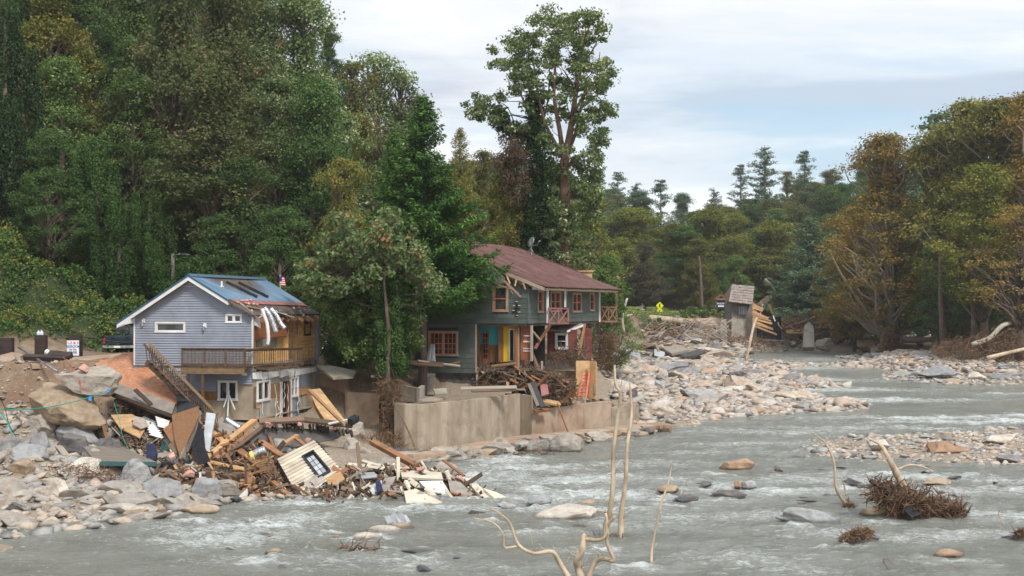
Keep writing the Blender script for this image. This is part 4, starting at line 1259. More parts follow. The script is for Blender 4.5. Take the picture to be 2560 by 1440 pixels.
cen=np.array(keep)
low=poly_cloud([(1380,400),(1500,420),(1500,480),(1480,660),(1350,660),(1370,500)],D0-.5,2.6,120,nr)
L=clump_leaves(np.concatenate([cen,low]),np.concatenate([nr.uniform(.28,.72,len(cen)),nr.uniform(.3,.7,len(low))]),74,0.225,nr,up=.3,shell=.15)
link('crown',np_mesh('crown',L[0],tris=L[1],attrs={'lv':L[2]}),'leaf_silver',tall)
tb=MB();r_=random.Random(3)
def pxpath(pts,D,dy=0.0):return[P(x,y,D+(i*dy))for i,(x,y)in enumerate(pts)]
right_stem=pxpath([(1407,690),(1408,600),(1412,500),(1410,420),(1418,370),(1430,300),(1440,230),(1450,170),(1460,110),(1475,60)],D0)
tb.tube(catmull(right_stem,3),lerp_list([.46,.40,.38,.34,.26,.20,.16,.12,.08,.03],28),8)
for pts_,r0 in[([(1412,420),(1400,330),(1385,240),(1390,150),(1400,60)],.22),([(1425,330),(1460,310),(1500,290),(1535,285)],.12),([(1432,290),(1470,220),(1510,190)],.12),
                 ([(1412,400),(1440,330),(1460,240),(1490,200),(1500,130)],.15),([(1450,170),(1490,110),(1500,60)],.08),([(1400,380),(1360,300),(1340,200),(1330,110)],.15)]:
    c=catmull(pxpath(pts_,D0,r_.uniform(-.5,.5)),3);tb.tube(c,lerp_list([r0,.025],len(c)),6)
tb.build('trunk','vine_bark',tall,smooth=True)
tb=MB()
left=catmull(pxpath([(1338,690),(1340,600),(1350,480),(1345,380),(1335,300),(1325,200),(1320,120)],D0+1),3)
tb.tube(left,lerp_list([.36,.33,.3,.25,.2,.12,.03],len(left)),7)
for pts_,r0 in[([(1340,370),(1290,320),(1230,290),(1160,285)],.14),([(1335,320),(1300,230),(1260,150)],.10),([(1345,340),(1370,250),(1375,120)],.10),([(1230,290),(1200,250),(1175,230)],.05),([(1290,320),(1270,270),(1240,250)],.05)]:
    c=catmull(pxpath(pts_,D0+1,r_.uniform(-.6,.6)),3);tb.tube(c,lerp_list([r0,.02],len(c)),5)
for c in cen[::3]:
    j=min(range(len(left)),key=lambda i:(left[i]-Vector(c)).length+max(0,left[i].z-c[2])*2)
    k2=min(range(len(right_stem)),key=lambda i:(right_stem[i]-Vector(c)).length+max(0,right_stem[i].z-c[2]+1)*2)
    a=left[j]if(left[j]-Vector(c)).length<(right_stem[k2]-Vector(c)).length else right_stem[k2]
    limb(tb,a,c,.05,.012,r_,.08,3,3)
tb.build('branch','bark',tall,smooth=True)
# ivy mantle on the left stem
iv=np.concatenate([poly_cloud([(1300,620),(1310,480),(1325,380),(1330,300),(1350,295),(1362,330),(1385,420),(1395,520),(1390,650)],D0+.5,1.2,110,nr),
                     poly_cloud([(1330,310),(1325,240),(1345,240),(1352,310)],D0+.8,.5,14,nr),poly_cloud([(1240,295),(1290,320),(1335,345),(1330,370),(1285,335),(1240,305)],D0+.8,.4,16,nr)])
L=clump_leaves(iv,nr.uniform(.3,.7,len(iv)),190,0.19,nr,flat=1.1,shell=.6)
link('ivy',np_mesh('ivy',L[0],tris=L[1],attrs={'lv':L[2]}),'leaf_ivy',tall)
dv=poly_cloud([(1235,350),(1290,330),(1330,370),(1320,470),(1290,520),(1255,480),(1245,420)],D0-.5,1.4,48,nr)
L=clump_leaves(dv,nr.uniform(.3,.6,len(dv)),120,0.16,nr,flat=1.2,shell=.3)
link('dead_vines',np_mesh('dead_vines',L[0],tris=L[1],attrs={'lv':L[2]}),'leaf_dry',tall)
gv=poly_cloud([(1240,400),(1300,390),(1310,620),(1270,600),(1235,480)],D0+1,1.6,60,nr)
L=clump_leaves(gv,nr.uniform(.3,.6,len(gv)),120,0.18,nr,flat=1.2,shell=.3)
link('hanging_vines',np_mesh('hanging_vines',L[0],tris=L[1],attrs={'lv':L[2]}),'leaf_olive',tall)

# ---- the spruce in front of the maroon roofed house
place_tree(1056,240,81.5,'spruce','leaf_conifer',1.02,'big dark green spruce overlapping the left end of the maroon roof',zbase=3.9)
place_tree(985,330,84.5,'spruce','leaf_conifer',.74,'narrower second spruce just left of the big spruce',zbase=4.0,name='spruce_tree')

# ---- the big leaved tree on the bank between the houses
nr=np.random.default_rng(78)
D1=76.5
cat_t=thing('catalpa_tree',P(972,1010,D1),'big leaved tree with orange seed spikes and an ivy wrapped trunk between the two houses','tree')
poly=[(735,700),(745,665),(800,645),(830,615),(805,580),(840,530),(880,545),(905,590),(945,560),(955,535),(985,530),(1005,585),(1050,595),(1062,640),(1085,660),(1110,700),(1108,745),(1060,735),(1020,700),(950,690),(890,720),(830,735),(770,735)]
c1=poly_cloud(poly,D1,2.3,300,nr)
L1=clump_leaves(c1,nr.uniform(.22,.5,len(c1)),52,0.24,nr,flat=1.0,up=.2,shell=.1)
link('crown',np_mesh('crown',L1[0],tris=L1[1],attrs={'lv':L1[2]}),'leaf_catalpa',cat_t)
tb=MB()
for pts_,r0 in[([(975,1015),(968,930),(972,850),(965,760),(960,690),(975,620)],.24),([(965,780),(930,740),(900,690),(840,690),(780,680)],.07),([(962,720),(930,670),(890,650),(860,600)],.07),
                 ([(960,740),(900,700),(850,720),(800,715)],.05),([(968,750),(1010,700),(1060,695),(1100,700)],.07),([(965,700),(1000,650),(1040,620)],.06),([(962,760),(920,765),(880,752),(855,755)],.045),
                 ([(970,780),(1010,760),(1050,772),(1080,765)],.045),([(975,740),(1020,735),(1070,742)],.04),([(930,670),(960,620),(985,560)],.04),([(900,690),(880,640),(850,560)],.04)]:
    c=catmull(pxpath(pts_,D1,r_.uniform(-.3,.3)),3);tb.tube(c,lerp_list([r0*.8,.02],len(c)),6)
stemz=[P(965,760,D1),P(962,700,D1),P(930,690,D1),P(1000,690,D1),P(900,690,D1)]
for c in c1[::2]:limb(tb,min(stemz,key=lambda q:(q-Vector(c)).length),c,.03,.01,r_,.15,3,3)
tb.build('trunk','bark',cat_t,smooth=True)
c2=poly_cloud([(930,680),(1000,680),(1000,800),(1008,930),(940,930),(945,800)],D1-.1,.5,85,nr)
L2=clump_leaves(c2,nr.uniform(.2,.4,len(c2)),110,0.13,nr,flat=1.2,shell=.6)
link('ivy',np_mesh('ivy',L2[0],tris=L2[1],attrs={'lv':L2[2]}),'leaf_kudzu',cat_t)

def bush(name,poly,D,depth,n,per,leaf,mat,label,rad=(.25,.55),cat='bush',flat=.9,stems=6):
    nr2=np.random.default_rng(abs(hash(label))%1000 if False else len(label)*7+n)
    c=poly_cloud(poly,D,depth,n,nr2)
    base=Vector(c.mean(0));base.z=c[:,2].min()
    root=thing(name,base,label,cat)
    L_=clump_leaves(c,nr2.uniform(*rad,n),per,leaf,nr2,flat=flat,shell=.25)
    link('foliage',np_mesh('foliage',L_[0],tris=L_[1],attrs={'lv':L_[2]}),mat,root)
    mb=MB()
    for i in range(stems):
        q=c[int(nr2.integers(0,n))];mb.tube([base+Vector((nr2.uniform(-.5,.5),nr2.uniform(-.3,.3),-.3)),(base+Vector(q))/2+Vector((.1,0,.1)),q],[.03,.02,.008],4)
    mb.build('stem','bark',root,smooth=True)
    return root
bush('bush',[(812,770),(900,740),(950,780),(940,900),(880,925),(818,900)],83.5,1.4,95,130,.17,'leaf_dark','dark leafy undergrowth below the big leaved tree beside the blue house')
bush('bush',[(800,720),(900,715),(960,690),(1050,745),(1040,880),(950,935),(870,905),(815,800)],78,1.2,150,95,.18,'leaf_mid','leafy sprays filling the space below the boughs of the big leaved tree')
bush('bush',[(985,860),(1040,810),(1050,870),(1020,930),(985,930)],78.5,.8,22,70,.15,'leaf_kudzu','bright green young shrub beside the ivy wrapped trunk')
bush('bush',[(880,690),(950,720),(940,830),(860,800)],80.5,1.2,40,110,.17,'leaf_mid','green shrubbery hanging under the left boughs of the big leaved tree')
bush('bush',[(1470,660),(1540,690),(1570,730),(1560,790),(1500,800),(1470,740)],112,3,60,120,.22,'leaf_mid','green bushes behind the porch at the far end of the maroon roofed house')
bush('bush',[(1590,805),(1650,795),(1680,820),(1600,830)],192,2,20,70,.25,'leaf_dark','low dark shrub on top of the washed out bank near the road sign')
bush('bush',[(1700,770),(1790,760),(1830,800),(1700,805)],208,3,40,70,.28,'leaf_mid','leafy hedge left of the blue roadside sign')
bush('bush',[(1000,560),(1060,555),(1060,600),(1000,600)],79,1,3,20,.2,'leaf_catalpa','small spray of large leaves against the spruce')
bush('bush',[(2070,790),(2200,770),(2330,800),(2330,850),(2100,845)],212,4,60,70,.3,'leaf_dark','dark thicket at the river bend below the sycamores')
bush('bush',[(2400,760),(2560,740),(2600,850),(2420,860)],172,4,55,80,.26,'leaf_olive','olive brush on the right bank above the tangle of roots')

# ---- vines and weeds covering the left slope
def carpet(name,region,n,leaf,mat,label,lift=(0.0,.35),seed=1,mound=0.6):
    nr2=np.random.default_rng(seed);pts=[]
    (x0,x1),(y0,y1)=region
    X=nr2.uniform(x0,x1,n);Y=nr2.uniform(y0,y1,n)
    g_=green(X,Y,ground(X,Y));k=nr2.random(n)<g_
    X,Y=X[k],Y[k];Z=ground(X,Y)
    m=np.clip(vnoise(X,Y,.55,seed)+.5*vnoise(X,Y,1.3,seed+1),-.6,1.5)*mound
    Z=Z+m+nr2.uniform(*lift,len(X))
    nrm=np.stack([-.1*np.ones(len(X)),-.6*np.ones(len(X)),np.ones(len(X))],1)
    v,T,lv=leaf_quads(np.stack([X,Y,Z],1),nrm,leaf,nr2,lv=np.clip(nr2.beta(2,2.4,len(X))+.18*vnoise(X,Y,.4,9),0,1))
    o=link(name,np_mesh(name,v,tris=T,attrs={'lv':lv}),mat)
    return tag(o,label,kind='stuff')
carpet('kudzu_vines',((-50,-13),(82,106)),120000,.22,'leaf_kudzu','kudzu vines blanketing the slope above the road',seed=4,mound=.9)
carpet('weeds',((-48,-14),(83,104)),40000,.16,'leaf_yellow','yellow green weeds on the slope left of the blue house',seed=8,mound=1.0,lift=(.2,.6))
carpet('lawn_grass',((12,34),(196,236)),30000,.16,'grass_blades','mown grass of the lawn by the road sign',seed=3,mound=0.0,lift=(0,.06))
# ------------------------------------------------------------------ the blue house, torn open on its river side
A1=math.radians(10.4)
C0=P(633,1050,71.0)
bR=Vector((math.sin(A1),math.cos(A1),0));bG=Vector((math.cos(A1),-math.sin(A1),0))
GW=Wall((C0.x,C0.y,0),-bG,-bR)  # gable wall: u runs left from the corner
RW=Wall((C0.x,C0.y,0),bR,bG)  # torn side: u runs back from the corner
house=thing('blue_house',(C0.x,C0.y,2.2),'wrecked blue grey house with a blue metal roof, its river side torn open','house')
gw=6.36;zb,zd,ze,za=2.2,4.95,7.52,9.42
uc=3.25
slope=(za-7.47)/(gw-uc)
def zroof(u):return za-0.12-abs(u-uc)*slope*(1.0 if u>uc else(za-7.5)/uc/slope)
mb=MB()  # masonry and framing body
GW.box(mb,0.02,gw-0.02,zb,zd,-0.5,-0.04)
for k in range(28):
    ua,ub=0.02+(gw-.04)*k/28,0.02+(gw-.04)*(k+1)/28
    p=[GW.p(ua,zd+.002,-.2),GW.p(ub,zd+.002,-.2),GW.p(ub,zd+.002,-.04),GW.p(ua,zd+.002,-.04),GW.p(ua,zroof(ua),-.2),GW.p(ub,zroof(ub),-.2),GW.p(ub,zroof(ub),-.04),GW.p(ua,zroof(ua),-.04)]
    mb.hexa(p)
mb.build('wall','concrete',house)
mb=MB()
W2=Wall(GW.p(gw,0),bR,-bG);W2.box(mb,0.02,10.4,zb,7.45,-.2,0)
W3=Wall(GW.p(0,0)+bR*10.5,-bG,bR);W3.box(mb,0.0,gw,zb,7.5,-.2,0)
mb.build('wall','blue_siding',house)
# windows of the gable wall
win1=GW.at(388,804),GW.at(464,832)
win2=GW.at(564,785),GW.at(605,808)
win3=GW.at(545,951),GW.at(594,1002)
def rect(w):(a,z1),(b,z0)=w;return min(a,b),max(a,b),min(z0,z1),max(z0,z1)
ops=[rect(win1),rect(win2)]
def top_range(z):
    d=(za-0.12-z)
    return uc-d/((za-7.5)/uc),uc+d/slope
mb=MB()
for c in courses(GW,0.06,gw-0.06,zd-.05,za-0.32,0.125,top=lambda z:top_range(z+.06),openings=ops,lap=.05):mb.hexa(c)
mb.build('siding','blue_siding',house)
mb=MB()
low_top=lambda z:(0.03 if z>4.05 else(0.9 if z>3.6 else 1.95),4.6)
for c in courses(GW,0.03,4.6,3.62,4.75,0.125,top=lambda z:(0.03 if z>4.0 else 1.95,4.6),openings=[rect(win3)],lap=.05):mb.hexa(c)
mb.build('siding','blue_siding',house)
mb=MB();GW.box(mb,1.9,3.9,3.18,3.64,-.03,.01);mb.build('sheathing','brown_panel',house)
for(a,b,z0,z1)in[(0.0,0.07,zd-.05,7.44),(gw-.07,gw,zd-.05,7.44)]:
    mb=MB();GW.box(mb,a,b,z0,z1,-.04,.05);mb.build('corner_trim','white_paint',house)
window_part(GW,house,*rect(win1),'white_paint','white_paint',.085,1,(1,1))
window_part(GW,house,*rect(win2),'white_paint','white_paint',.06,2,(1,1))
window_part(GW,house,*rect(win3),'white_paint','white_paint',.07,2,(1,1))
mb=MB();a=GW.at(398,822);b=GW.at(430,829);GW.box(mb,b[0],a[0],b[1],a[1],.0,.02)
# cracked lower pane, wall lights, dryer vent, gable vent
for(x,y)in[(359,806),(512,818)]:
    u,z=GW.at(x,y);mb=MB()
    GW.box(mb,u-.10,u+.06,z-.02,z+.2,.02,.05)
    lt=mb.build('wall_light','white_paint',house)
    mb=MB();mb.lathe(GW.p(u+.02,z-.2,.12),[(0,.03),(.03,.055),(.2,.06),(.22,.085),(.26,.04),(.3,.015)],8);mb.build('lantern','galvanised',lt)
u,z=GW.at(611,935);mb=MB();GW.box(mb,u-.16,u+.12,z-.08,z+.08,0.02,.05);GW.box(mb,u-.1,u+.06,z-.05,z+.05,.05,.16);mb.build('dryer_vent','white_paint',house)
mb=MB();u0,z0=GW.at(452,718);u1,_=GW.at(498,718)
mb.prism([GW.p(u0,z0,-.03),GW.p(u1,z0,-.03),GW.p((u0+u1)/2+.32,za-.2,-.03),GW.p((u0+u1)/2-.32,za-.2,-.03)],-bR*.045)
mb.build('gable_trim','cream_siding',house)
# roof: plane on each side, blue ribbed panels, white fascia, soffit
OV=0.42;RL=10.9
def RP(u,v,off=0.0):
    """point on the roof surface: u from the torn corner leftwards, v back from the gable"""
    h=za-abs(u-uc)*(slope if u>uc else(za-7.5)/uc)
    sag=-0.10*math.sin(max(0,min(1,(v+OV)/RL))*math.pi)*max(0,1-abs(u-uc)/3)
    q=GW.O+GW.U*u+bR*v
    return Vector((q.x,q.y,h+sag+off))
mb=MB();ul=gw+.72
mb.hexa([RP(ul,-OV,-.12),RP(uc,-OV,-.12),RP(uc,RL-OV,-.12),RP(ul,RL-OV,-.12),RP(ul,-OV,-.02),RP(uc,-OV,-.02),RP(uc,RL-OV,-.02),RP(ul,RL-OV,-.02)])
mb.hexa([RP(uc,-OV,-.12),RP(-.05,-OV+.1,-.12),RP(-.05,RL-OV,-.12),RP(uc,RL-OV,-.12),RP(uc,-OV,-.02),RP(-.05,-OV+.1,-.02),RP(-.05,RL-OV,-.02),RP(uc,RL-OV,-.02)])
roof=mb.build('roof','tar_sheathing',house)
mb=MB()  # rafter-side soffit under the gable overhang
for(ua,ub)in((ul,uc),(uc,1.1)):
    mb.hexa([RP(ua,-OV,-.19),RP(ub,-OV,-.19),RP(ub,0,-.19),RP(ua,0,-.19),RP(ua,-OV,-.13),RP(ub,-OV,-.13),RP(ub,0,-.13),RP(ua,0,-.13)])
mb.build('soffit','tan_paint',roof)
mb=MB()
for(ua,ub)in((ul,uc),(uc,1.15)):
    mb.hexa([RP(ua,-OV-.035,-.24),RP(ub,-OV-.035,-.24),RP(ub,-OV-.003,-.24),RP(ua,-OV-.003,-.24),RP(ua,-OV-.035,-.03),RP(ub,-OV-.035,-.03),RP(ub,-OV-.003,-.03),RP(ua,-OV-.003,-.03)])
q0=GW.at(285,787);mb.prism([RP(ul,-OV-.03,-.24),RP(gw-.02,-OV-.03,-.24-slope*.0),Vector((*RP(gw-.02,-OV-.03)[:2],7.33)),Vector((*RP(ul,-OV-.03)[:2],7.33-.25))][::-1]if False else[RP(ul,-OV-.03,-.2),RP(gw-.02,-OV-.03,-.24),RP(gw-.02,-OV-.03,-.46),RP(gw+.55,-OV-.03,-.16)],bR*.45)
mb.build('fascia','white_paint',roof)
mb=MB()
for(ua,ub)in((ul+.03,uc),(uc,1.1)):
    mb.hexa([RP(ua,-OV-.06,-.05),RP(ub,-OV-.06,-.05),RP(ub,-OV-.036,-.05),RP(ua,-OV-.036,-.05),RP(ua,-OV-.06,.05),RP(ub,-OV-.06,.05),RP(ub,-OV-.036,.05),RP(ua,-OV-.036,.05)])
mb.build('drip_edge','trim_blue',roof)
npan=12
for side in(0,1):
    for k in range(npan):
        v0=-OV+RL*k/npan;v1=-OV+RL*(k+1)/npan-.006
        ub=ul if side==0 else 1.18-0.28*k/npan+R.uniform(-.05,.05)
        mb=MB()
        mb.hexa([RP(uc,v0,0),RP(ub,v0,0),RP(ub,v1,0),RP(uc,v1,0),RP(uc,v0,.02),RP(ub,v0,.02),RP(ub,v1,.02),RP(uc,v1,.02)])
        for j in range(4):
            vv=v0+(v1-v0)*(j+.15)/4
            mb.hexa([RP(uc,vv,.02),RP(ub,vv,.02),RP(ub,vv+.05,.02),RP(uc,vv+.05,.02),RP(uc,vv+.012,.05),RP(ub,vv+.012,.05),RP(ub,vv+.038,.05),RP(uc,vv+.038,.05)])
        mb.build('roof_panel','blue_metal',roof)
mb=MB();mb.hexa([RP(uc-.16,-OV-.05,.06),RP(uc+.16,-OV-.05,.06),RP(uc+.16,RL-OV,.06),RP(uc-.16,RL-OV,.06),RP(uc-.02,-OV-.05,.12),RP(uc+.02,-OV-.05,.12),RP(uc+.02,RL-OV,.12),RP(uc-.02,RL-OV,.12)])
mb.build('ridge_cap','trim_blue',roof)
mb=MB();mb.hexa([RP(1.2,0,.0),RP(.85,.1,.03),RP(.6,RL-.8,.03),RP(.95,RL-.6,.0),RP(1.2,0,.03),RP(.85,.1,.05),RP(.6,RL-.8,.05),RP(.95,RL-.6,.03)])
mb.build('torn_underlay','pinkish_paint',roof)
for vv in(3.6,5.3):  # two dark solar tubes lying on the panels
    mb=MB();mb.bar(RP(2.75,vv-.25,.12),RP(1.35,vv+.55,.12),.16,.13,up=(0,0,1));mb.build('skylight_rail','black_plastic',roof)
mb=MB();mb.lathe(RP(2.35,1.7,.02),[(0,.12),(.05,.12),(.06,.05),(.3,.05),(.31,.02)],8);mb.build('vent_pipe','white_paint',roof)
for k in range(19):  # exposed rafter tails along the torn eave
    v=.3+k*.53;mb=MB();j=R.uniform(-.1,.14)
    mb.bar(RP(.9,v,-.2),RP(-.25-j,v+R.uniform(-.04,.04),-.22),.05,.16,up=(0,0,1));mb.build('rafter','red_wood' if k%3 else 'new_wood',roof)
mb=MB()
for k in range(60):
    v=R.uniform(.2,9.8);q=RP(R.uniform(-.1,.35),v,R.uniform(-.36,-.12));mb.lathe(q,[(0,.03),(.06,R.uniform(.08,.17)),(.14,.04)],6)
mb.build('torn_insulation','white_fibre',roof,smooth=True,kind='stuff')
mb=MB()
for k in range(14):
    v=R.uniform(.6,2.5)if k<9 else R.uniform(6.5,9);q=RP(R.uniform(.5,1.1)if k<9 else R.uniform(.0,.3),v,R.uniform(0,.12));mb.lathe(q,[(0,.03),(.05,R.uniform(.06,.13)),(.11,.03)],6)
mb.build('torn_insulation','insulation',roof,smooth=True,kind='stuff')
mb=MB();mb.prism([RP(.95,.2,.1),RP(.6,.25,.13),RP(-.3,.1,-.1),RP(-.3,.3,-.55),RP(.1,.3,-.6),RP(.6,.3,0)],bR*.02)
mb.build('bent_flashing','white_paint',roof)
board(RP(.5,.6,.1),RP(-.1,4.6,.02),.14,.05,'new_wood','loose rafter lying along the torn eave of the blue house')
board(RP(.2,3,.06),RP(-.2,5,-.05),.5,.03,'cloth_white','white torn roofing sheet by the broken eave of the blue house',cat='sheet',name='torn_sheet')

# the exposed rooms on the torn side
mb=MB()
RW.box(mb,.12,10.3,zd-.12,zd+.02,-5.8,-.25)
mb.build('floor','grey_wood',house)
mb=MB();RW.box(mb,.12,10.3,zb,zb+.06,-5.6,.1);mb.build('floor','muddy_concrete',house)
mb=MB();RW.box(mb,.1,10.3,zd+.02,7.4,-2.9,-2.8);RW.box(mb,.1,10.3,zb,zd-.12,-3.6,-3.5);mb.build('partition','interior_shade',house)  # partitions coloured near-black to imitate the shade deep in the rooms
# knotty pine boarding, in front part and far part with a dark doorway between
def vof(px):return RW.at(px,850,-.3)[0]
secs=[(vof(637),vof(658),'pine_panel',-.3),(vof(658),vof(693),'pine_panel',-.34),(vof(693),vof(716),'pine_panel',-.3),(vof(741),vof(789),'pine_panel',-.22)]
for(v0,v1,m,n)in secs:
    z=zd+.03
    while z<7.25:
        h=.19;mb=MB();RW.box(mb,v0,v1-.01,z,min(z+h-.012,7.3),n-.05,n+R.uniform(0,.012));mb.build('wall_board',m,house);z+=h
mb=MB();RW.box(mb,vof(716),vof(718),zd,7.2,-1.3,-.22);RW.box(mb,vof(739),vof(741.5),zd,7.2,-2.6,-.2);mb.build('door_jamb','new_wood',house)
mb=MB();v0,z0=RW.at(642,868,-.25);v1,z1=RW.at(692,824,-.25);RW.box(mb,v0,v1,min(z0,z1),max(z0,z1),-.28,-.24);mb.build('backsplash','slate_panel',house)
for(x0,y0,x1,y1,m)in[(641,806,663,848,'cabinet_wood'),(679,826,716,843,'cabinet_wood'),(692,805,725,822,'cabinet_wood')]:
    mb=MB();RW.pbox(mb,(x0,y0),(x1,y1),-.28,.02);c_=mb.build('cabinet',m,house)
    mb=MB();RW.pbox(mb,(x0+2,y0+3),(x1-2,y1-3),.02,.045);mb.build('cabinet_door',m,c_)
mb=MB();a=RW.at(760,802,-.2);b=RW.at(774,839,-.2)
mw=window_part(RW,house,a[0],b[0],min(a[1],b[1]),max(a[1],b[1]),'dark_wood','dark_wood',.06,1,(1,1),n=-.18)
for k in range(15):  # splintered studs hanging at the top and the joist line
    v=R.uniform(4.5,10.2);mb=MB();z=R.uniform(6.9,7.4);mb.bar(RW.p(v,z,-.15),RW.p(v+R.uniform(-.3,.3),z-R.uniform(.25,.7),-.1),.05,.04,up=bG);mb.build('splintered_stud',R.choice(['new_wood','red_wood','old_wood']),house)
for k in range(26):
    v=.2+k*.4;mb=MB();RW.box(mb,v,v+.045,zd-.34,zd-.13,-2.5,-.14+R.uniform(-.1,.16));mb.build('joist',R.choice(['old_wood','red_wood','grey_wood']),house)
# silver flexible ducts hanging out of the ceiling
def duct(pix,D,r,name,label,mat='foil'):
    pts=catmull([P(x,y,D)for x,y in pix],6);mb=MB()
    pts2=[p for p in pts];rr=[r*(1.0+(.10 if i%2 else-.06))for i in range(len(pts2))]
    mb.tube(pts2,rr,10);return mb.build(name,mat,None,smooth=True,label=label,cat='duct',centre=True)
duct([(655,772),(661,790),(668,812),(671,845),(669,862)],70.4,.085,'flexible_duct','thin white flexible duct dangling from the torn eave','white_paint')
duct([(660,770),(672,785),(682,808),(690,832)],70.6,.14,'flexible_duct','left thick silver duct hanging over the kitchen wall')
duct([(676,772),(690,788),(701,808),(712,822)],70.9,.13,'flexible_duct','right crumpled silver duct spreading open at its end')

# lower storey of the torn side: white band, windows, doorway, mixed cladding
mb=MB();RW.box(mb,.05,10.4,zb,4.5,-.3,-.06)
mb.build('wall','block_wall',house)
def rz(x0,y0,x1,y1,n0,n1,name,mat,par=house):
    mb=MB();r_=RW.pbox(mb,(x0,y0),(x1,y1),n0,n1);return mb.build(name,mat,par),r_
rz(634,968,700,1010,-.06,-.02,'sheathing','chipboard');rz(668,962,702,1046,-.055,-.01,'sheathing','new_wood')
rz(650,1002,692,1045,-.02,.02,'patch_panel','block_wall')
rz(703,955,724,1046,-.05,.0,'doorway_shade','interior_shade');rz(716,955,727,1046,-.03,.03,'door','cabinet_wood')  # dark slab paints the shade of the doorway, no real opening
rz(700,955,704,1048,-.05,.06,'door_frame','white_paint');rz(725,950,728,1048,-.05,.06,'door_frame','white_paint')
rz(729,992,737,1047,-.04,.03,'siding','blue_siding');rz(746,938,772,966,-.04,.03,'siding','blue_siding');rz(745,966,770,984,-.05,.01,'sheathing','new_wood')
rz(737,1014,746,1046,-.03,.05,'loose_panel','blue_metal')
for(x0,y0,x1,y1)in[(642,953,673,1000),(726,943,744,991)]:
    a=RW.at(x0,y0);b=RW.at(x1,y1)
    window_part(RW,house,a[0],b[0],min(a[1],b[1]),max(a[1],b[1]),'white_paint','white_paint',.08,2,(1,1 if x0<700 else 2),n=.02)
mb=MB()
segs=[(633,962,655),(657,941,696),(700,936,722),(724,930,790)]
for i,(x0,y0,x1)in enumerate(segs):
    mb=MB();a=RW.at(x0,y0,.05);b=RW.at(x1,y0,.05)
    z1=4.56-.03*i;jag=R.uniform(-.06,.06)
    mb.hexa([RW.p(a[0],z1-.34+jag,.02),RW.p(b[0],z1-.34-jag,.02),RW.p(b[0],z1-.34-jag,.08),RW.p(a[0],z1-.34+jag,.08),RW.p(a[0],z1,.0),RW.p(b[0],z1+jag,.0),RW.p(b[0],z1+jag,.05),RW.p(a[0],z1,.05)])
    mb.build('band_board','white_paint',house)
mb=MB()
for k in range(9):  # wires hanging over the front
    x=R.uniform(640,786);y=R.uniform(775,950);L_=R.uniform(60,130)
    v,z=RW.at(x,y,.15);a=RW.p(v,z,.15);z2=z-L_/47
    c=[a];q=Vector(a)
    for j in range(5):q=q+bR*R.uniform(-.14,.14)+bG*R.uniform(-.05,.06)+Vector((0,0,-(z-z2)/5));c.append(q.copy())
    mb.tube(catmull(c,3),.011,4)
mb.build('hanging_cable','black_plastic',house,kind='stuff')
mb=MB()
for(x,y,L_)in[(688,960,85),(703,955,90),(712,958,60),(655,1000,50),(746,990,60),(695,1003,42),(720,960,84)]:
    v,z=RW.at(x,y,.12);c=[RW.p(v,z,.1)]
    for j in range(6):c.append(RW.p(v+R.uniform(-.15,.15)*(j+1)/3,z-L_/47*(j+1)/6,.1+R.uniform(-.03,.08)))
    mb.tube(catmull(c,3),.018,4)
mb.build('hanging_pipe','white_paint',house,kind='stuff')
mb=MB()  # white fan of loose trim by the gable window
pb=GW.at(568,1045,.25);tp=GW.at(571,978,.25)
mb.bar(GW.p(pb[0],pb[1],.25),GW.p(tp[0],tp[1],.2),.09,.06)
for(x,y)in[(559,1018),(587,1024),(566,992)]:
    q=GW.at(x,y,.3);mb.bar(GW.p(*GW.at(571,985,.25),.25),GW.p(*q,.3),.07,.05)
tag(mb.build('broken_trim','white_paint',None,label='fan of broken white trim leaning under the lower gable window',cat='trim',centre=True))

# ---- deck, railing, broken stairs
deck=thing('deck',GW.p(2.5,zd-.1,.6),'brown timber deck with railing running across the front of the blue house','deck')
dk0,dk1=GW.at(468,915,.6)[0],0.0
mb=MB();GW.box(mb,0.0,dk0,zd-.12,zd-.06,.06,1.25);mb.build('decking','deck_wood',deck)
mb=MB();GW.box(mb,-.02,dk0+.05,zd-.40,zd-.125,1.22,1.28);mb.build('rim_board','rail_wood',deck)
def rail_run(parent,p0,p1,n,h=0.92,posts=(0,1),mat='deck_wood',railmat='deck_wood',baluster=.035):
    p0,p1=Vector(p0),Vector(p1)
    for f in posts:
        q=p0.lerp(p1,f);mb=MB();mb.bar(q-Vector((0,0,.3)),q+Vector((0,0,h+.03)),.1,.1,up=(1,0,0));mb.build('post',mat,parent)
    for zz,w,t_ in((h,.16,.05),(h-.07,.05,.08),(.1,.05,.09)):
        mb=MB();mb.bar(p0+Vector((0,0,zz)),p1+Vector((0,0,zz)),w,t_);mb.build('rail',railmat,parent)
    for i in range(n):
        q=p0.lerp(p1,(i+.5)/n);mb=MB();mb.bar(q+Vector((0,0,.1)),q+Vector((0,0,h-.04)),baluster,baluster,up=(1,0,0));mb.build('baluster',mat,parent)
rail_run(deck,GW.p(dk0,zd-.06,1.2),GW.p(.0,zd-.06,1.2),44,posts=(0.0,.36,.7,1.0))
pe=RW.p(4.6,4.86,1.0)
rail_run(deck,GW.p(.0,zd-.07,1.16),Vector((pe.x,pe.y,4.78)),26,posts=(),h=.9,mat='old_wood')
for(x,n)in((470,1.2),(507,1.2)):
    u,_=GW.at(x,950,n);mb=MB();GW.box(mb,u-.06,u+.06,2.2,zd-.13,n-.06,n+.06);mb.build('support_post','deck_wood',deck)
mb=MB()
for k in range(12):
    v=.1+k*.4;mb.bar(RW.p(v,zd-.13,.0),RW.p(v+R.uniform(-.1,.1),zd-.16-R.uniform(0,.12),1.0),.05,.1)
mb.build('broken_decking','old_wood',deck,kind='stuff')
stairs=thing('stair_railing',P(450,950,69),'collapsed stair with two long rails sliding down from the deck to the debris','stairs')
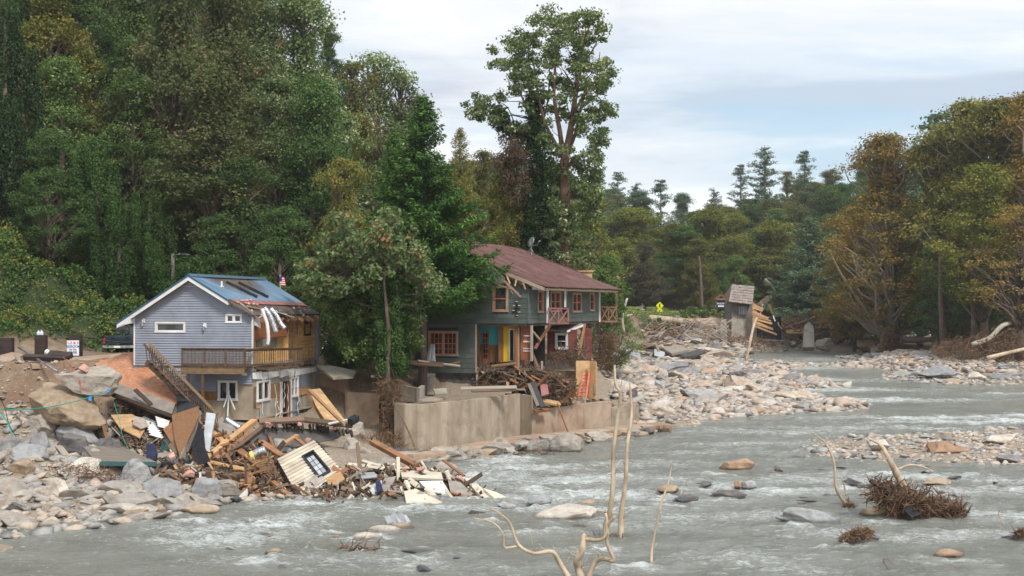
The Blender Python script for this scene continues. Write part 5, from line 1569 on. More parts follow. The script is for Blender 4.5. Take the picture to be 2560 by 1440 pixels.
def raking(pa,pb,n,down,mat,rmat):
    mb=MB();mb.bar(pa,pb,.13,.06,up=(0,-1,.3));mb.build('handrail',rmat,stairs)
    dn=Vector(down)
    mb=MB();mb.bar(pa+dn,pb+dn,.09,.05,up=(0,-1,.3));mb.build('rail',mat,stairs)
    for i in range(n):
        q=pa.lerp(pb,(i+.5)/n);mb=MB();mb.bar(q,q+dn,.035,.035,up=(1,0,0));mb.build('baluster',mat,stairs)
raking(P(371,857,69.2),P(544,1036,66.6),30,(.12,0,-.85),'deck_wood','rail_wood')
raking(P(360,861,70.2),P(470,985,68.6),14,(.1,0,-.8),'deck_wood','deck_wood')
mb=MB();mb.bar(P(366,905,69.8),P(505,1035,67.4),.28,.05,up=(0,-1,.3));mb.build('stringer','deck_wood',stairs)
for i in range(9):
    q=P(378,908,69.6).lerp(P(492,1018,67.6),i/8);mb=MB();mb.box(q+Vector((-.12,-.1,-.02)),q+Vector((.3,1.0,.02)));mb.build('tread','old_wood',stairs)

# ------------------------------------------------------------------ the dark green house with the maroon roof
A2=math.radians(19.0)
K0=P(1322,808,83.0)
gR=Vector((math.sin(A2),math.cos(A2),0));gG=Vector((math.cos(A2),-math.sin(A2),0))
FW=Wall((K0.x,K0.y,0),-gG,-gR)  # front: u to the left
SW=Wall((K0.x,K0.y,0),gR,gG)  # river side: u going back
gh=thing('green_house',(K0.x,K0.y,3.2),'dark green two storey house with a maroon metal roof, lower rooms washed open','house')
fw_,sl=11.6,15.0
zf,zt2,zbot=6.85,9.0,4.25
ue,ur=-1.15,6.3  # eave (beyond the side wall) and ridge
zrg,zev=12.05,8.95
def GP(u,v,off=0.0):
    if u<=ur:
        f=(u-ue)/(ur-ue)
        z=zev+(zrg-zev)*(f+0.035*math.sin(f*math.pi*2)*-1)
    else:z=zrg-(u-ur)*.42
    q=FW.O+FW.U*u+gR*v
    return Vector((q.x,q.y,z+off-0.012*v*(1 if u>3 else .0)))
wdw1=rect((FW.at(1232,714),FW.at(1271,780)))
wdw2=rect((FW.at(1071,827),FW.at(1146,891)))
wdw0=rect((FW.at(975,826),FW.at(1013,858)))
hole=(FW.at(1322,850)[0]-.1,FW.at(1191,850)[0],3.0,zf)
mb=MB()
u_l=hole[1]
nn=30
for k in range(nn):
    ua,ub=.02+(fw_-.02)*k/nn,.02+(fw_-.02)*(k+1)/nn
    bot=zf if ub<=u_l+.2 else zbot
    for(oa,ob,oz0,oz1)in():
        pass
    mb.hexa([FW.p(ua,bot,-.18),FW.p(ub,bot,-.18),FW.p(ub,bot,-.03),FW.p(ua,bot,-.03),FW.p(ua,GP(ua,0).z-.15,-.18),FW.p(ub,GP(ub,0).z-.15,-.18),FW.p(ub,GP(ub,0).z-.15,-.03),FW.p(ua,GP(ua,0).z-.15,-.03)])
FW.box(mb,u_l+.2,fw_,zbot,zf,-.9,-.75)
SW.box(mb,.02,sl,zf,zt2-.05,-.18,-.03)
B_=Wall(FW.p(fw_,0),gR,-gG);B_.box(mb,0,sl,zbot,zt2,-.2,0)
B3=Wall(FW.p(0,0)+gR*sl,-gG,gR);B3.box(mb,0,fw_,zf,zt2+.2,-.2,0)
mb.build('wall','dark_wood',gh)
def toprange_g(z):
    # widest u range under the roof at height z
    us=[u for u in np.linspace(0.03,fw_,120)if GP(u,0).z-.2>z]
    return(us[0],us[-1])if us else(5,5)
for c in courses(FW,.03,fw_,zf,11.9,.30,top=toprange_g,openings=[wdw1],seg=1.22,lap=.022):
    mb=MB();mb.hexa(c);mb.build('siding_board','green_siding',gh)
for c in courses(FW,u_l,fw_,zbot-.35,zf-.02,.30,openings=[wdw2,wdw0],seg=1.22,lap=.022):
    mb=MB();mb.hexa(c);mb.build('siding_board','green_siding',gh)
sw_w=[rect((SW.at(x0,y0),SW.at(x1,y1)))for x0,y0,x1,y1 in[(1343,725,1356,782),(1375,727,1400,780),(1430,731,1452,781),(1473,731,1484,778)]]
mb=MB();door_r=rect((SW.at(1404,727),SW.at(1418,806)))
for c in courses(SW,.03,sl,zf,zt2-.1,.30,openings=sw_w+[door_r],seg=1.22,lap=.022):
    mb=MB();mb.hexa(c);mb.build('siding_board','green_siding',gh)
for w_ in sw_w:
    n_l=2 if w_[1]-w_[0]>1.2 else 1
    window_part(SW,gh,*w_,'tan_paint','orange_paint',.10,n_l,(1,2),n=.02)
mb=MB();SW.box(mb,door_r[0],door_r[1],door_r[2],door_r[3],-.1,.02);dr=mb.build('door','brown_panel',gh)
mb=MB();SW.box(mb,door_r[0]+.12,door_r[1]-.12,door_r[2]+.3,door_r[3]-.15,.02,.03);mb.build('pane','glass',dr)
window_part(FW,gh,*wdw1,'tan_paint','orange_paint',.12,1,(1,2),n=.02)
window_part(FW,gh,*wdw2,'tan_paint','orange_paint',.12,2,(3,4),n=.02)
window_part(FW,gh,*wdw0,'tan_paint','orange_paint',.10,1,(1,2),n=.02)
mb=MB();FW.box(mb,wdw2[1]-.55,wdw2[1]-.12,wdw2[2]+.12,(wdw2[2]+wdw2[3])/2,.02,.03);mb.build('open_sash_shade','interior_shade',gh)  # dark sheet over the panes imitates the shade behind an open sash
mb=MB();FW.box(mb,-.02,.06,zf,zt2-.1,-.03,.045);mb.build('corner_trim','green_siding',gh)
mb=MB();FW.box(mb,u_l-.02,u_l+.07,zbot-.3,zf-.03,-.1,.045);mb.build('corner_trim','tan_paint',gh)
# curtain blown out of the open window
cu,cz=FW.at(1078,880,.1)
mb=MB();a,b=P(1082,861,83.9),P(1078,905,83.3)
for k in range(5):
    o_=Vector((-.16+k*.08,-.03*(k%2),0));mb.tube([a+o_*.6,(a+b)/2+o_+Vector((-.05,0,0)),b+o_*1.3+Vector((0,-.1,R.uniform(-.1,.1)))],[.05,.07,.06],6)
mb.build('curtain','cloth_white',gh,smooth=True)
# roof: boarding plus rows of ribbed sheets
mb=MB()
for(ua,ub)in((ue+.08,ur),(ur,fw_+.9)):
    n_=6
    for k in range(n_):
        u0,u1=ua+(ub-ua)*k/n_,ua+(ub-ua)*(k+1)/n_
        mb.hexa([GP(u0,-.25,-.12),GP(u1,-.25,-.12),GP(u1,sl+1.6,-.12),GP(u0,sl+1.6,-.12),GP(u0,-.25,-.04),GP(u1,-.25,-.04),GP(u1,sl+1.6,-.04),GP(u0,sl+1.6,-.04)])
groof=mb.build('roof','old_wood',gh)
rows=[(ue,1.3),(1.25,3.9),(3.85,ur)]
VL0,VL1=-.55,sl+1.9
ns=20
for ri,(ua,ub)in enumerate(rows):
    for k in range(ns):
        v0=VL0+(VL1-VL0)*k/ns;v1=VL0+(VL1-VL0)*(k+1)/ns
        if ri==0 and k==0:v0+=.3
        lift=.03+.016*ri+R.uniform(0,.012);mb=MB();vs,fs=[],[]
        prof=[]
        for j in range(6):
            c0=v0+(v1-v0)*j/6;w6=(v1-v0)/6
            prof+=[(c0,0),(c0+w6*.55,0),(c0+w6*.7,.06),(c0+w6*.85,.06)]
        prof.append((v1,0))
        ja,jb=R.uniform(-.03,.03),R.uniform(-.02,.02)
        us=[ua+ja,(ua+ub)/2,ub+jb]
        for u in us:
            for(vv,hh)in prof:vs.append(GP(u,vv,hh+lift))
        m_=len(prof)
        for i in range(2):
            for j in range(m_-1):fs.append((i*m_+j,(i+1)*m_+j,(i+1)*m_+j+1,i*m_+j+1))
        mb.add(vs,fs);mb.build('roof_sheet','maroon_metal',groof)
mb=MB();mb.hexa([GP(ur-.2,VL0,.05),GP(ur+.25,VL0,-.03),GP(ur+.25,VL1,-.03),GP(ur-.2,VL1,.05),GP(ur-.03,VL0,.12),GP(ur+.03,VL0,.12),GP(ur+.03,VL1,.12),GP(ur-.03,VL1,.12)])
mb.build('ridge_cap','maroon_metal',groof)
mb=MB();mb.hexa([GP(ur,-.4,.0),GP(fw_+.8,-.4,0),GP(fw_+.8,VL1,0),GP(ur,VL1,0),GP(ur,-.4,.03),GP(fw_+.8,-.4,.03),GP(fw_+.8,VL1,.03),GP(ur,VL1,.03)]);mb.build('roof_sheet','maroon_metal',groof)
for k in range(36):  # rafter tails under the eave
    v=.1+k*(sl+1.4)/36;mb=MB();mb.bar(GP(ue+.03,v,-.13),GP(.2,v,-.13),.06,.11);mb.build('rafter_tail','tan_paint',groof)
mb=MB()
for(ua,ub)in((ue+.1,1.7),):
    mb.hexa([GP(ua,-.35,-.22),GP(ub,-.35,-.22),GP(ub,-.28,-.22),GP(ua,-.28,-.22),GP(ua,-.35,-.02),GP(ub,-.35,-.02),GP(ub,-.28,-.02),GP(ua,-.28,-.02)])
mb.build('rake_board','tan_paint',groof)
for(u,du,dz)in[(2.1,.35,-.5),(2.75,.1,-.35),(1.3,.25,-.6),(.65,-.1,-.45),(3.4,.4,-.25),(.3,.2,-.5)]:
    mb=MB();a=GP(u,-.3,-.1);mb.bar(a,a+FW.U*-du+Vector((0,-.1,dz)),.09,.05,up=(0,1,0));mb.build('splintered_rafter','new_wood',groof)
mb=MB();mb.bar(GP(3.2,-.2,-.12),GP(.2,-.22,-.28),.2,.05,up=(0,1,0));mb.build('torn_fascia','old_wood',groof)
# torn sheet metal and hanging timbers on the front
panel([(1203,663),(1222,660),(1262,695),(1261,706),(1246,714),(1205,690)],[(1203,663,81.8),(1262,695,81.9),(1205,690,82.2)],.02,'foil','torn_sheet','crumpled silver sheet hanging under the maroon roof edge','sheet')
board(P(1257,700,82.2),P(1302,743,82.0),.22,.06,'old_wood','broken fascia plank dangling beside the upper front window')
board(P(1264,706,82.1),P(1282,735,82.0),.10,.05,'old_wood','short splintered stick hanging from the dangling fascia plank')
board(P(1243,712,82.2),P(1277,722,82.0),.14,.04,'old_wood','dark plank end just above the upper front window')
mb=MB()  # near-black patches paint in the shade of a hole, with its little brackets
for(x,y,r)in[(1292,765,.10),(1289,775,.13),(1292,786,.11),(1284,780,.09),(1297,772,.07),(1290,757,.05)]:
    u,z=FW.at(x,y,.04)
    ring=[FW.p(u+r*math.cos(a)*(1+.3*math.sin(a*3+x)),z+r*math.sin(a)*1.2,.045+r*.02)for a in np.linspace(0,6.283,11)[:-1]]
    mb.prism(ring,FW.N*.004)
mb.build('hole','interior_shade',gh)
for(x,y)in[(1292,754),(1285,764),(1298,764),(1284,776),(1298,780),(1293,788)]:
    u,z=FW.at(x,y,.05);mb=MB();FW.box(mb,u-.07,u+.07,z-.015,z+.015,.05,.07);mb.build('bracket','white_paint',gh)
# porch posts, white beam and crossed railings
def seg_(px0,py0,px1,py1,n):return SW.p(*SW.at(px0,py0,n),n),SW.p(*SW.at(px1,py1,n),n)
for(x,y0,y1,m,n)in[(1369,722,808,'white_paint',.75),(1413,726,768,'white_paint',.7)]:
    a,b=SW.at(x,y0,n),SW.at(x,y1,n);mb=MB();mb.bar(SW.p(*a,n),SW.p(*b,n),.11,.11,up=gG);mb.build('porch_post',m,gh)
mb=MB();mb.bar(P(1331,720,82.9),P(1370,724,83.4),.12,.16);mb.build('porch_beam','white_paint',gh)
def cross_rail(c0,c1,h,name,npan=2):
    c0,c1=Vector(c0),Vector(c1)
    r_=None;mb=MB()
    for zz in(0,h):mb.bar(c0+Vector((0,0,zz)),c1+Vector((0,0,zz)),.09,.08)
    r_=mb.build('railing','pinkish_paint',gh)
    for i in range(npan+1):
        q=c0.lerp(c1,i/npan);mb=MB();mb.bar(q,q+Vector((0,0,h)),.07,.07,up=(1,0,0));mb.build('railing_post','pinkish_paint',r_)
    for i in range(npan):
        a,b=c0.lerp(c1,i/npan),c0.lerp(c1,(i+1)/npan)
        for(p,q)in((a,b+Vector((0,0,h))),(a+Vector((0,0,h)),b)):
            mb=MB();mb.bar(p,q,.07,.05,up=(gG));mb.build('cross_brace','pinkish_paint',r_)
cross_rail(P(1371,808,83.6),P(1421,808,86.8),.88,'r1')
cross_rail(P(1501,803,97.6),P(1541,803,99.2),.98,'r2')
mb=MB();q=P(1541,722,99.2);mb.bar(q,Vector((q.x,q.y,4.6)),.12,.12,up=(1,0,0));mb.build('porch_post','old_wood',gh)
mb=MB();mb.bar(P(1499,726,97.6),P(1499,805,97.6),.12,.12,up=(1,0,0));mb.build('porch_post','white_paint',gh)
mb=MB();q=P(1499,805,97.6);mb.bar(q,Vector((q.x,q.y,4.3)),.12,.12,up=(1,0,0));mb.build('porch_post','dark_wood',gh)
mb=MB();mb.bar(P(1501,805,97.6),P(1541,805,99.2),.8,.06);mb.build('porch_floor','old_wood',gh)
mb=MB();SW.box(mb,0,sl,zf-.16,zf-.02,-2.2,-.02);FW.box(mb,.02,fw_,zf-.16,zf-.02,-2.5,-.02);mb.build('floor_beam','dark_wood',gh)
# washed out lower rooms
fl_z=4.25
mb=MB()
FW.box(mb,.05,u_l,fl_z-.16,fl_z,-3.2,-.15);mb.build('floor','old_wood',gh)
for k in range(9):
    u=.2+k*(u_l-.3)/9;mb=MB();FW.box(mb,u,u+.06,fl_z-.38,fl_z-.165,-3.1,.05+R.uniform(-.1,.15));mb.build('joist','grey_wood',gh)
mb=MB();FW.box(mb,.05,u_l+.3,fl_z,zf-.16,-3.3,-3.2);mb.build('partition','interior_shade',gh)  # back partition carries the rooms' darkness in its colour
def fz(x0,y0,x1,y1,n0,n1,name,mat,par=gh,n=None):
    mb=MB();a=FW.at(x0,y0,n1);b=FW.at(x1,y1,n1)
    FW.box(mb,min(a[0],b[0]),max(a[0],b[0]),min(a[1],b[1]),max(a[1],b[1]),n0,n1);return mb.build(name,mat,par)
fz(1196,810,1246,862,-1.3,-1.2,'room_wall','turquoise_paint');
for i in range(5):fz(1193+i*4.6,862,1197.2+i*4.6,906,-1.28,-1.18+.004*(i%2),'wainscot_board','brown_panel')
for i in range(6):fz(1220+i*4.6,862,1224.2+i*4.6,906,-1.28,-1.18+.004*(i%2),'wainscot_board','brown_panel')
d_=fz(1206,828,1221,908,-1.2,-1.1,'french_door','cabinet_wood')
for i in range(2):
    for j in range(5):fz(1208.5+i*6,834+j*13,1212.7+i*6,844+j*13,-1.1,-1.09,'pane','glass',d_)
fz(1246,812,1258,906,-.9,-.75,'stud_wall','brown_panel')
fz(1258,812,1294,905,-.95,-.8,'room_wall','yellow_paint')
yd=fz(1272,822,1285,903,-.8,-.76,'door_frame','white_paint');fz(1275,825,1283,901,-.76,-.75,'doorway_shade','interior_shade',yd)  # door opening is a dark slab with its shade painted in
fz(1294,812,1307,903,-2.4,-2.3,'doorway_shade','interior_shade')  # near-black slab in place of an unlit passage
fz(1301,812,1330,900,-.75,-.62,'stud_wall','cabinet_wood')
for(x0,y0,x1,y1)in[(1308,838,1330,841),(1308,852,1330,856),(1308,870,1329,873),(1308,876,1329,879)]:fz(x0,y0,x1,y1,-.62,-.58,'shelf_mark','white_paint')
r2=SW.p(2.9,0,-.3)
mb=MB();SW.box(mb,.2,2.7,fl_z,zf-.2,-.9,-.8);mb.build('stud_wall','cabinet_wood',gh)
for k in range(5):mb=MB();SW.box(mb,.35+.5*k,.42+.5*k,fl_z,zf-.2,-.8,-.72);mb.build('stud','grey_wood',gh)
mb=MB();SW.box(mb,0,3.0,fl_z-.16,fl_z,-3,-.1);mb.build('floor','old_wood',gh)
mb=MB();FW.box(mb,-.1,.02,fl_z+.4,zf-.1,-.5,-.35);mb.build('broken_panel','grey_wood',gh)
for(x,y0,y1,D)in[(1193,918,969,83.6),(1288,905,972,83.4),(1355,903,965,84),(1246,910,965,84.6)]:
    a,b=P(x,y0,D),P(x,y1,D);mb=MB();mb.bar(a,b,.13,.13,up=(1,0,0));mb.build('support_post','grey_wood',gh)
board(P(1228,916,83),P(1290,908,83.2),.2,.08,'rail_wood','long sill timber along the washed out floor edge')
mb=MB();q=P(1462,676,100);mb.box((q.x-.5,99.6,q.z-1.6),(q.x+.5,100.5,q.z-.12));mb.box((q.x-.58,99.5,q.z-.12),(q.x+.58,100.6,q.z));mb.build('chimney','chipboard',gh)
# dark cinder block foundation below the left wall
mb=MB();FW.box(mb,u_l+.1,fw_,2.4,zbot-.3,-.7,-.3);foundation=mb.build('foundation','dark_block',gh)
for rr in range(6):
    for k in range(11):
        u=u_l+.15+k*.41+(.2 if rr%2 else 0);z=2.7+rr*.2
        if u+.4>u_l+4.4:continue
        mb=MB();FW.box(mb,u,u+.395,z+.008,z+.195,-.3,-.25+R.uniform(0,.012));mb.build('block','dark_block',foundation)
# small light block pier in front of it
for rr in range(6):
    for k in range(2):
        q=P(1058+15*k,918,81.6);mb=MB();z=2.8+rr*.2
        mb.box((q.x,q.y,z+.005),(q.x+.33,q.y+.35,z+.195))
        if rr==0 and k==0:pier=thing('block_pier',(q.x,q.y,2.8),'grey cinder block pier below the double window','pier')
        mb.build('block','block_wall',pier)
board(P(1000,905,81),P(1105,912,80.6),.5,.06,'old_wood','weathered plank platform lying on the grey block pier')
board(P(1045,902,80.8),P(1150,915,81.2),.14,.06,'grey_wood','grey beam laid from the pier towards the house corner')
board(P(1100,916,81.4),P(1150,905,81.6),.1,.06,'red_wood','short red plank on top of the dark block foundation')
# satellite dish on the roof
q=GP(4.6,14.3,.03)
dish=thing('satellite_dish',q,'small grey satellite dish standing on the maroon roof','satellite dish')
mb=MB();mb.tube([q,q+Vector((0.05,0,.8))],.03,6)
for(dx,dy)in((-.35,.2),(.35,.1),(.05,-.4)):mb.tube([q+Vector((dx,dy,-.12 if dx>0 else .08)),q+Vector((.03,0,.55))],.02,5)
mb.build('mast','galvanised',dish,smooth=True)
mb=MB();n_=Vector((-.75,-.45,.35)).normalized();c=q+Vector((0,0,.98));e1=n_.orthogonal().normalized();e2=n_.cross(e1);vs,fs=[c-n_*.08],[]
for j,(rr,dd)in enumerate(((.18,.06),(.36,-.0),(.37,.02))):
    for i in range(14):
        a=i/14*6.283;vs.append(c-n_*dd+(e1*math.cos(a)+e2*math.sin(a))*rr)
for i in range(14):
    i2=(i+1)%14;fs.append((0,1+i,1+i2));fs.append((1+i,15+i,15+i2,1+i2));fs.append((15+i,29+i,29+i2,15+i2))
mb.add(vs,fs);mb.build('reflector','galvanised',dish,smooth=True)
mb=MB();mb.tube([q+Vector((0,0,.7)),q+Vector((.45,-.15,.75)),q+Vector((.6,-.2,1.0))],.02,5);mb.tube([q+Vector((.55,-.2,.98)),q+Vector((.68,-.22,1.05))],.05,6);mb.build('feed_arm','galvanised',dish)

# ------------------------------------------------------------------ the collapsed red outbuilding behind the washed out corner
rs=thing('red_shed',P(1420,900,92),'small collapsed red sided shed with a white window behind the washed out corner','shed')
SH=Wall(P(1366,900,92).xy.to_3d(),gG,-gR)
def shp(x,y):return SH.at(x,y)
r1=(SH.at(1368,870)[0],SH.at(1428,870)[0])
wr=rect((SH.at(1388,832),SH.at(1420,874)))
mb=MB();SH.box(mb,r1[0],r1[1],4.4,6.3,-.2,-.03);mb.build('wall','dark_wood',rs)
for c in courses(SH,r1[0],r1[1]+.4,4.5,6.35,.2,openings=[wr],seg=1.6):
    mb=MB();mb.hexa(c);mb.build('siding_board','red_siding',rs)
window_part(SH,rs,*wr,'white_paint','white_paint',.12,1,(1,2),n=.03)
SH2=Wall(P(1463,900,93).xy.to_3d(),gG,-gR)
for c in courses(SH2,0,.42,3.9,6.4,.2):mb=MB();mb.hexa(c);mb.build('siding_board','red_siding',rs)
mb=MB();mb.prism([P(1366,822,91.4),P(1380,807,93),P(1450,806,93.4),P(1462,812,92.6),P(1420,829,91.4)],(0,.05,-.1));mb.build('roof','shingle',rs)
mb=MB();mb.bar(P(1416,829,91.3),P(1462,812,92.4),.12,.12);mb.build('fascia','white_paint',rs)
for(a,b,m,lb)in[((1445,900,88.6),(1462,812,90.6),'red_wood','reddish leaning pole in front of the red shed'),((1330,880,84.5),(1370,985,83),'old_wood','long dark beam leaning from the washed out room to the rubble'),
                      ((1322,818,84),(1352,852,84),'old_wood','dark brace hanging below the overhanging corner'),((1344,860,84.5),(1376,812,86),'red_wood','thin brace rising under the porch floor'),
                      ((1350,850,84.2),(1338,872,84),'pinkish_paint','red scrap hanging under the overhanging corner')]:
    board(P(*a),P(*b),.16,.08,m,lb)
# ------------------------------------------------------------------ retaining walls, ledges and terrace
def wall_run(path,zt,zb_,th,name,mat,label,cat='wall',parts=None):
    """concrete wall following ground points; every pour is a part"""
    pts=[Vector((q[0],q[1],0))for q in path];n=len(pts)
    root=thing(name,(pts[0].x,pts[0].y,zb_ if not isinstance(zb_,list)else zb_[0]),label,cat)
    zt=zt if isinstance(zt,list)else[zt]*n;zb_=zb_ if isinstance(zb_,list)else[zb_]*n
    inn=[]
    for i,p in enumerate(pts):
        d=(pts[min(i+1,n-1)]-pts[max(i-1,0)]).normalized();inn.append(p+Vector((-d.y,d.x,0))*th)
    for i in range(n-1):
        g_=0.004;a,b=pts[i].lerp(pts[i+1],g_),pts[i+1].lerp(pts[i],g_);c,d=inn[i+1].lerp(inn[i],g_),inn[i].lerp(inn[i+1],g_)
        mb=MB();mb.hexa([(a.x,a.y,zb_[i]),(b.x,b.y,zb_[i+1]),(c.x,c.y,zb_[i+1]),(d.x,d.y,zb_[i]),(a.x,a.y,zt[i]),(b.x,b.y,zt[i+1]),(c.x,c.y,zt[i+1]),(d.x,d.y,zt[i])])
        o=mb.build('wall_section',mat,root)
        m=o.modifiers.new('edge','BEVEL');m.width=.02;m.segments=1
    return root
def fl(px,D):q=P(px,760,D);return(q.x,q.y)
curve=[fl(985,74.6),fl(1012,74.0),fl(1042,73.9),fl(1075,74.6),fl(1120,75.9),fl(1168,77.3),fl(1215,79.2),fl(1262,81.2),fl(1302,82.9)]
wall_run(curve,2.78,.1,.25,'curved_retaining_wall','concrete','tall curved pale concrete retaining wall in front of the green house')
wall_run([fl(1302,82.85),fl(1330,82.1)],[2.74,2.70],.1,.3,'return_wall','concrete','short return of the concrete wall where the high wall meets the low stained one')
wall_run([fl(1330,82.3),fl(1395,84.0),fl(1460,85.8),fl(1528,87.8)],[1.94,1.90,2.0,2.03],.1,.35,'stained_retaining_wall','muddy_concrete','long lower retaining wall stained brown, under the red ladder')
wall_run([fl(1529,88.0),fl(1597,91.2)],1.6,.2,.2,'low_concrete_wall','concrete','small pale concrete wall at the downstream end of the stained wall')
wall_run([fl(1535,90.6),fl(1592,92.6)],1.64,.3,.2,'back_wall','muddy_concrete','back side of the small concrete box beside the gravel bar')
wall_run([fl(862,79.6),fl(868,79.4),fl(948,78.4),fl(952,79.2)],[3.25,3.1,3.05,3.05],1.2,.3,'old_concrete_wall','muddy_concrete','old muddy concrete wall between the blue house and the roots')
wall_run([fl(790,81.4),fl(866,80.2)],[4.1,3.9],1.2,.3,'upper_concrete_wall','muddy_concrete','higher stub of old concrete wall right beside the blue house')
wall_run([fl(1380,92),fl(1450,90)],[3.75,3.75],1.8,.3,'shed_foundation_wall','muddy_concrete','muddy concrete foundation under the red shed')
wall_run([fl(1000,79),fl(1050,77.6),fl(1062,80.5)],[3.5,3.4,3.4],2.6,.25,'terrace_kerb_wall','block_wall','low grey block kerb on the terrace left of the block pier')
# terrace fill
tp=[(-6.0,75.2),(-4.9,74.3),(-3.2,76.1),(-1.35,79.4),(.5,83.1),(1.15,82.6),(3.4,84.6),(6.1,88.0),(6.8,92),(4,96),(-2,92),(-9,88),(-9.5,82)]
mb=MB();n_=26;xs=np.linspace(-9.5,6.8,44);ys=np.linspace(74.2,96,56);idx={}
for j,y in enumerate(ys):
    for i,x in enumerate(xs):
        if in_poly((x,y),tp):
            low=x>1.0
            z=(1.78 if low else 2.58)+max(0,(y-82-max(0,x-1)*.9))*(.13 if not low else .22)+.09*noise.noise((x*1.3,y*1.3,0))+.05*noise.noise((x*4,y*4,3))
            if not low:z+=max(0,(y-78+x*.3))*.06
            idx[(i,j)]=len(mb.v);mb.v.append((x,y,min(z,3.6)))
for(i,j)in idx:
    if all(k in idx for k in((i+1,j),(i+1,j+1),(i,j+1))):mb.f.append((idx[i,j],idx[i+1,j],idx[i+1,j+1],idx[i,j+1]))
terr=mb.build('terrace_soil',None,None,smooth=True,kind='structure');terr.data.materials.append(bpy.data.materials['earth'])
# eroded footing ledge
def ledge(name,path,zt,th,width,mat,label,seed):
    r_=random.Random(seed);pts=catmull([Vector((x,y,zt))for x,y in path],14);mb=MB();n=len(pts);rows_=[]
    for i,p in enumerate(pts):
        d=(pts[min(i+1,n-1)]-pts[max(i-1,0)]).normalized();o=Vector((d.y,-d.x,0))
        j=noise.noise((i*.45,seed,0))*.35+noise.noise((i*1.7,seed,5))*.22;w=width*(1+j);tt=th*(1+.6*noise.noise((i*.8,seed,9)))
        rows_.append([p-o*.3,p+o*w*.8+Vector((0,0,.02)),p+o*w+Vector((0,0,-.05)),p+o*(w+r_.uniform(-.05,.08))+Vector((0,0,-tt*.45)),p+o*w*r_.uniform(.72,.92)+Vector((0,0,-tt)),p+o*w*.3+Vector((0,0,-tt*1.5-.25))])
    vs=[q for row in rows_ for q in row];fs=[]
    for i in range(n-1):
        for k in range(5):a=i*6+k;fs.append((a,a+6,a+7,a+1))
    mb.add(vs,fs);o=mb.build(name,mat,None,smooth=True,label=label,cat='ledge',centre=True);o.data.set_sharp_from_angle(angle=.6)
ledge('concrete_footing',[fl(975,73.4),fl(1040,72.6),fl(1120,74.2),fl(1200,76.8),fl(1300,80.6),fl(1360,82)],.5,.6,1.25,'muddy_concrete','broken concrete footing ledge along the foot of the curved wall',3)
ledge('concrete_footing',[fl(1360,82),fl(1430,83.8),fl(1520,86),fl(1600,88.6),fl(1655,89.4)],.52,.52,1.1,'muddy_concrete','undercut footing slab ending in a point beside the open river',4)
# roots and mud hanging below the ledges
def tangle(name,poly,D,depth,n,rad,mat,label,length=.7,cat='roots',droop=.5,seed=1,seg=4):
    """a mass of intertwined roots or twigs"""
    nr2=np.random.default_rng(seed);c=poly_cloud(poly,D,depth,n,nr2);mb=MB()
    for q in c:
        d=Vector(nr2.normal(0,1,3));d.z=d.z*.6-droop;d.normalize();L_=length*nr2.uniform(.4,1.2);p=Vector(q);pts=[p]
        for k in range(5):d=(d+Vector(nr2.normal(0,.5,3))).normalized();p=p+d*L_/5;pts.append(p)
        r=rad*nr2.choice([.4,.5,.7,1.0,1.9]);mb.tube(pts,[r,r*.9,r*.75,r*.6,r*.4,r*.15],3,cap=False)
    return mb.build(name,mat,None,smooth=True,label=label,cat=cat,centre=True,kind='stuff' if cat=='stuff' else None)
tangle('root_mass',[(940,940),(1000,950),(1010,1050),(985,1130),(945,1110),(955,1020)],75.6,.6,900,.016,'root_wood','hanging curtain of brown roots under the big leaved tree',.8,droop=1.0,seed=2)
tangle('root_mass',[(900,1090),(1000,1070),(1010,1130),(960,1150),(920,1130)],73,.7,550,.014,'root_wood','curly root clump at the foot of the curved wall',.6,seed=3)
tangle('root_mass',[(1220,1140),(1340,1120),(1400,1135),(1390,1160),(1240,1170)],75.6,.5,520,.013,'root_wood','brown root fringe at the waterline below the long ledge',.5,seed=4)
tangle('root_mass',[(1560,1075),(1650,1062),(1660,1078),(1570,1098)],88.5,.5,240,.014,'root_wood','rusty roots under the pointed end of the ledge',.5,seed=5)
tangle('root_mass',[(1010,1130),(1150,1120),(1180,1165),(1040,1165)],73.2,.5,420,.012,'old_wood','dead weeds and twigs in front of the curved wall',.55,droop=-.6,seed=6)
tangle('brush_pile',[(1200,925),(1340,915),(1440,960),(1440,995),(1330,985),(1200,962)],84.6,1.2,1500,.022,'root_wood','heap of twigs and splintered wood under the washed out rooms',.9,droop=0,seed=7)
tangle('brush_pile',[(1370,880),(1450,870),(1480,905),(1380,910)],89,.8,420,.022,'old_wood','brown branches piled in front of the red shed',.9,droop=0,seed=8)
tangle('brush_pile',[(880,930),(940,940),(1000,930),(990,960),(900,960)],79.5,.8,420,.014,'root_wood','dry brush on top of the old muddy wall',.6,droop=0,seed=9)
tangle('dead_weeds',[(110,1165),(210,1160),(330,1190),(340,1215),(270,1225),(180,1190)],60.3,.7,600,.011,'root_wood','straw coloured flood wrack among the near boulders',.6,droop=0,seed=10)
tangle('brush_pile',[(1960,800),(2100,800),(2130,850),(1960,850)],212,3,900,.05,'root_wood','brown driftwood heap right of the collapsed stone hut',2.2,droop=0,seed=11)
tangle('root_mass',[(2210,830),(2235,830),(2262,900),(2195,905)],181,1.4,800,.045,'root_wood','exposed root plate under the big dark sycamore trunk',1.6,droop=.8,seed=12)
tangle('brush_pile',[(2330,860),(2560,820),(2640,950),(2480,945),(2400,890),(2340,895)],153,5,2200,.035,'root_wood','tangled brown roots and brush along the right bank',2.0,droop=.3,seed=13)
tangle('brush_pile',[(1500,815),(1560,805),(1690,812),(1700,850),(1560,860),(1490,850)],190,4,1300,.04,'root_wood','dry brush on the washed out bank beyond the porch',1.6,droop=.2,seed=14)
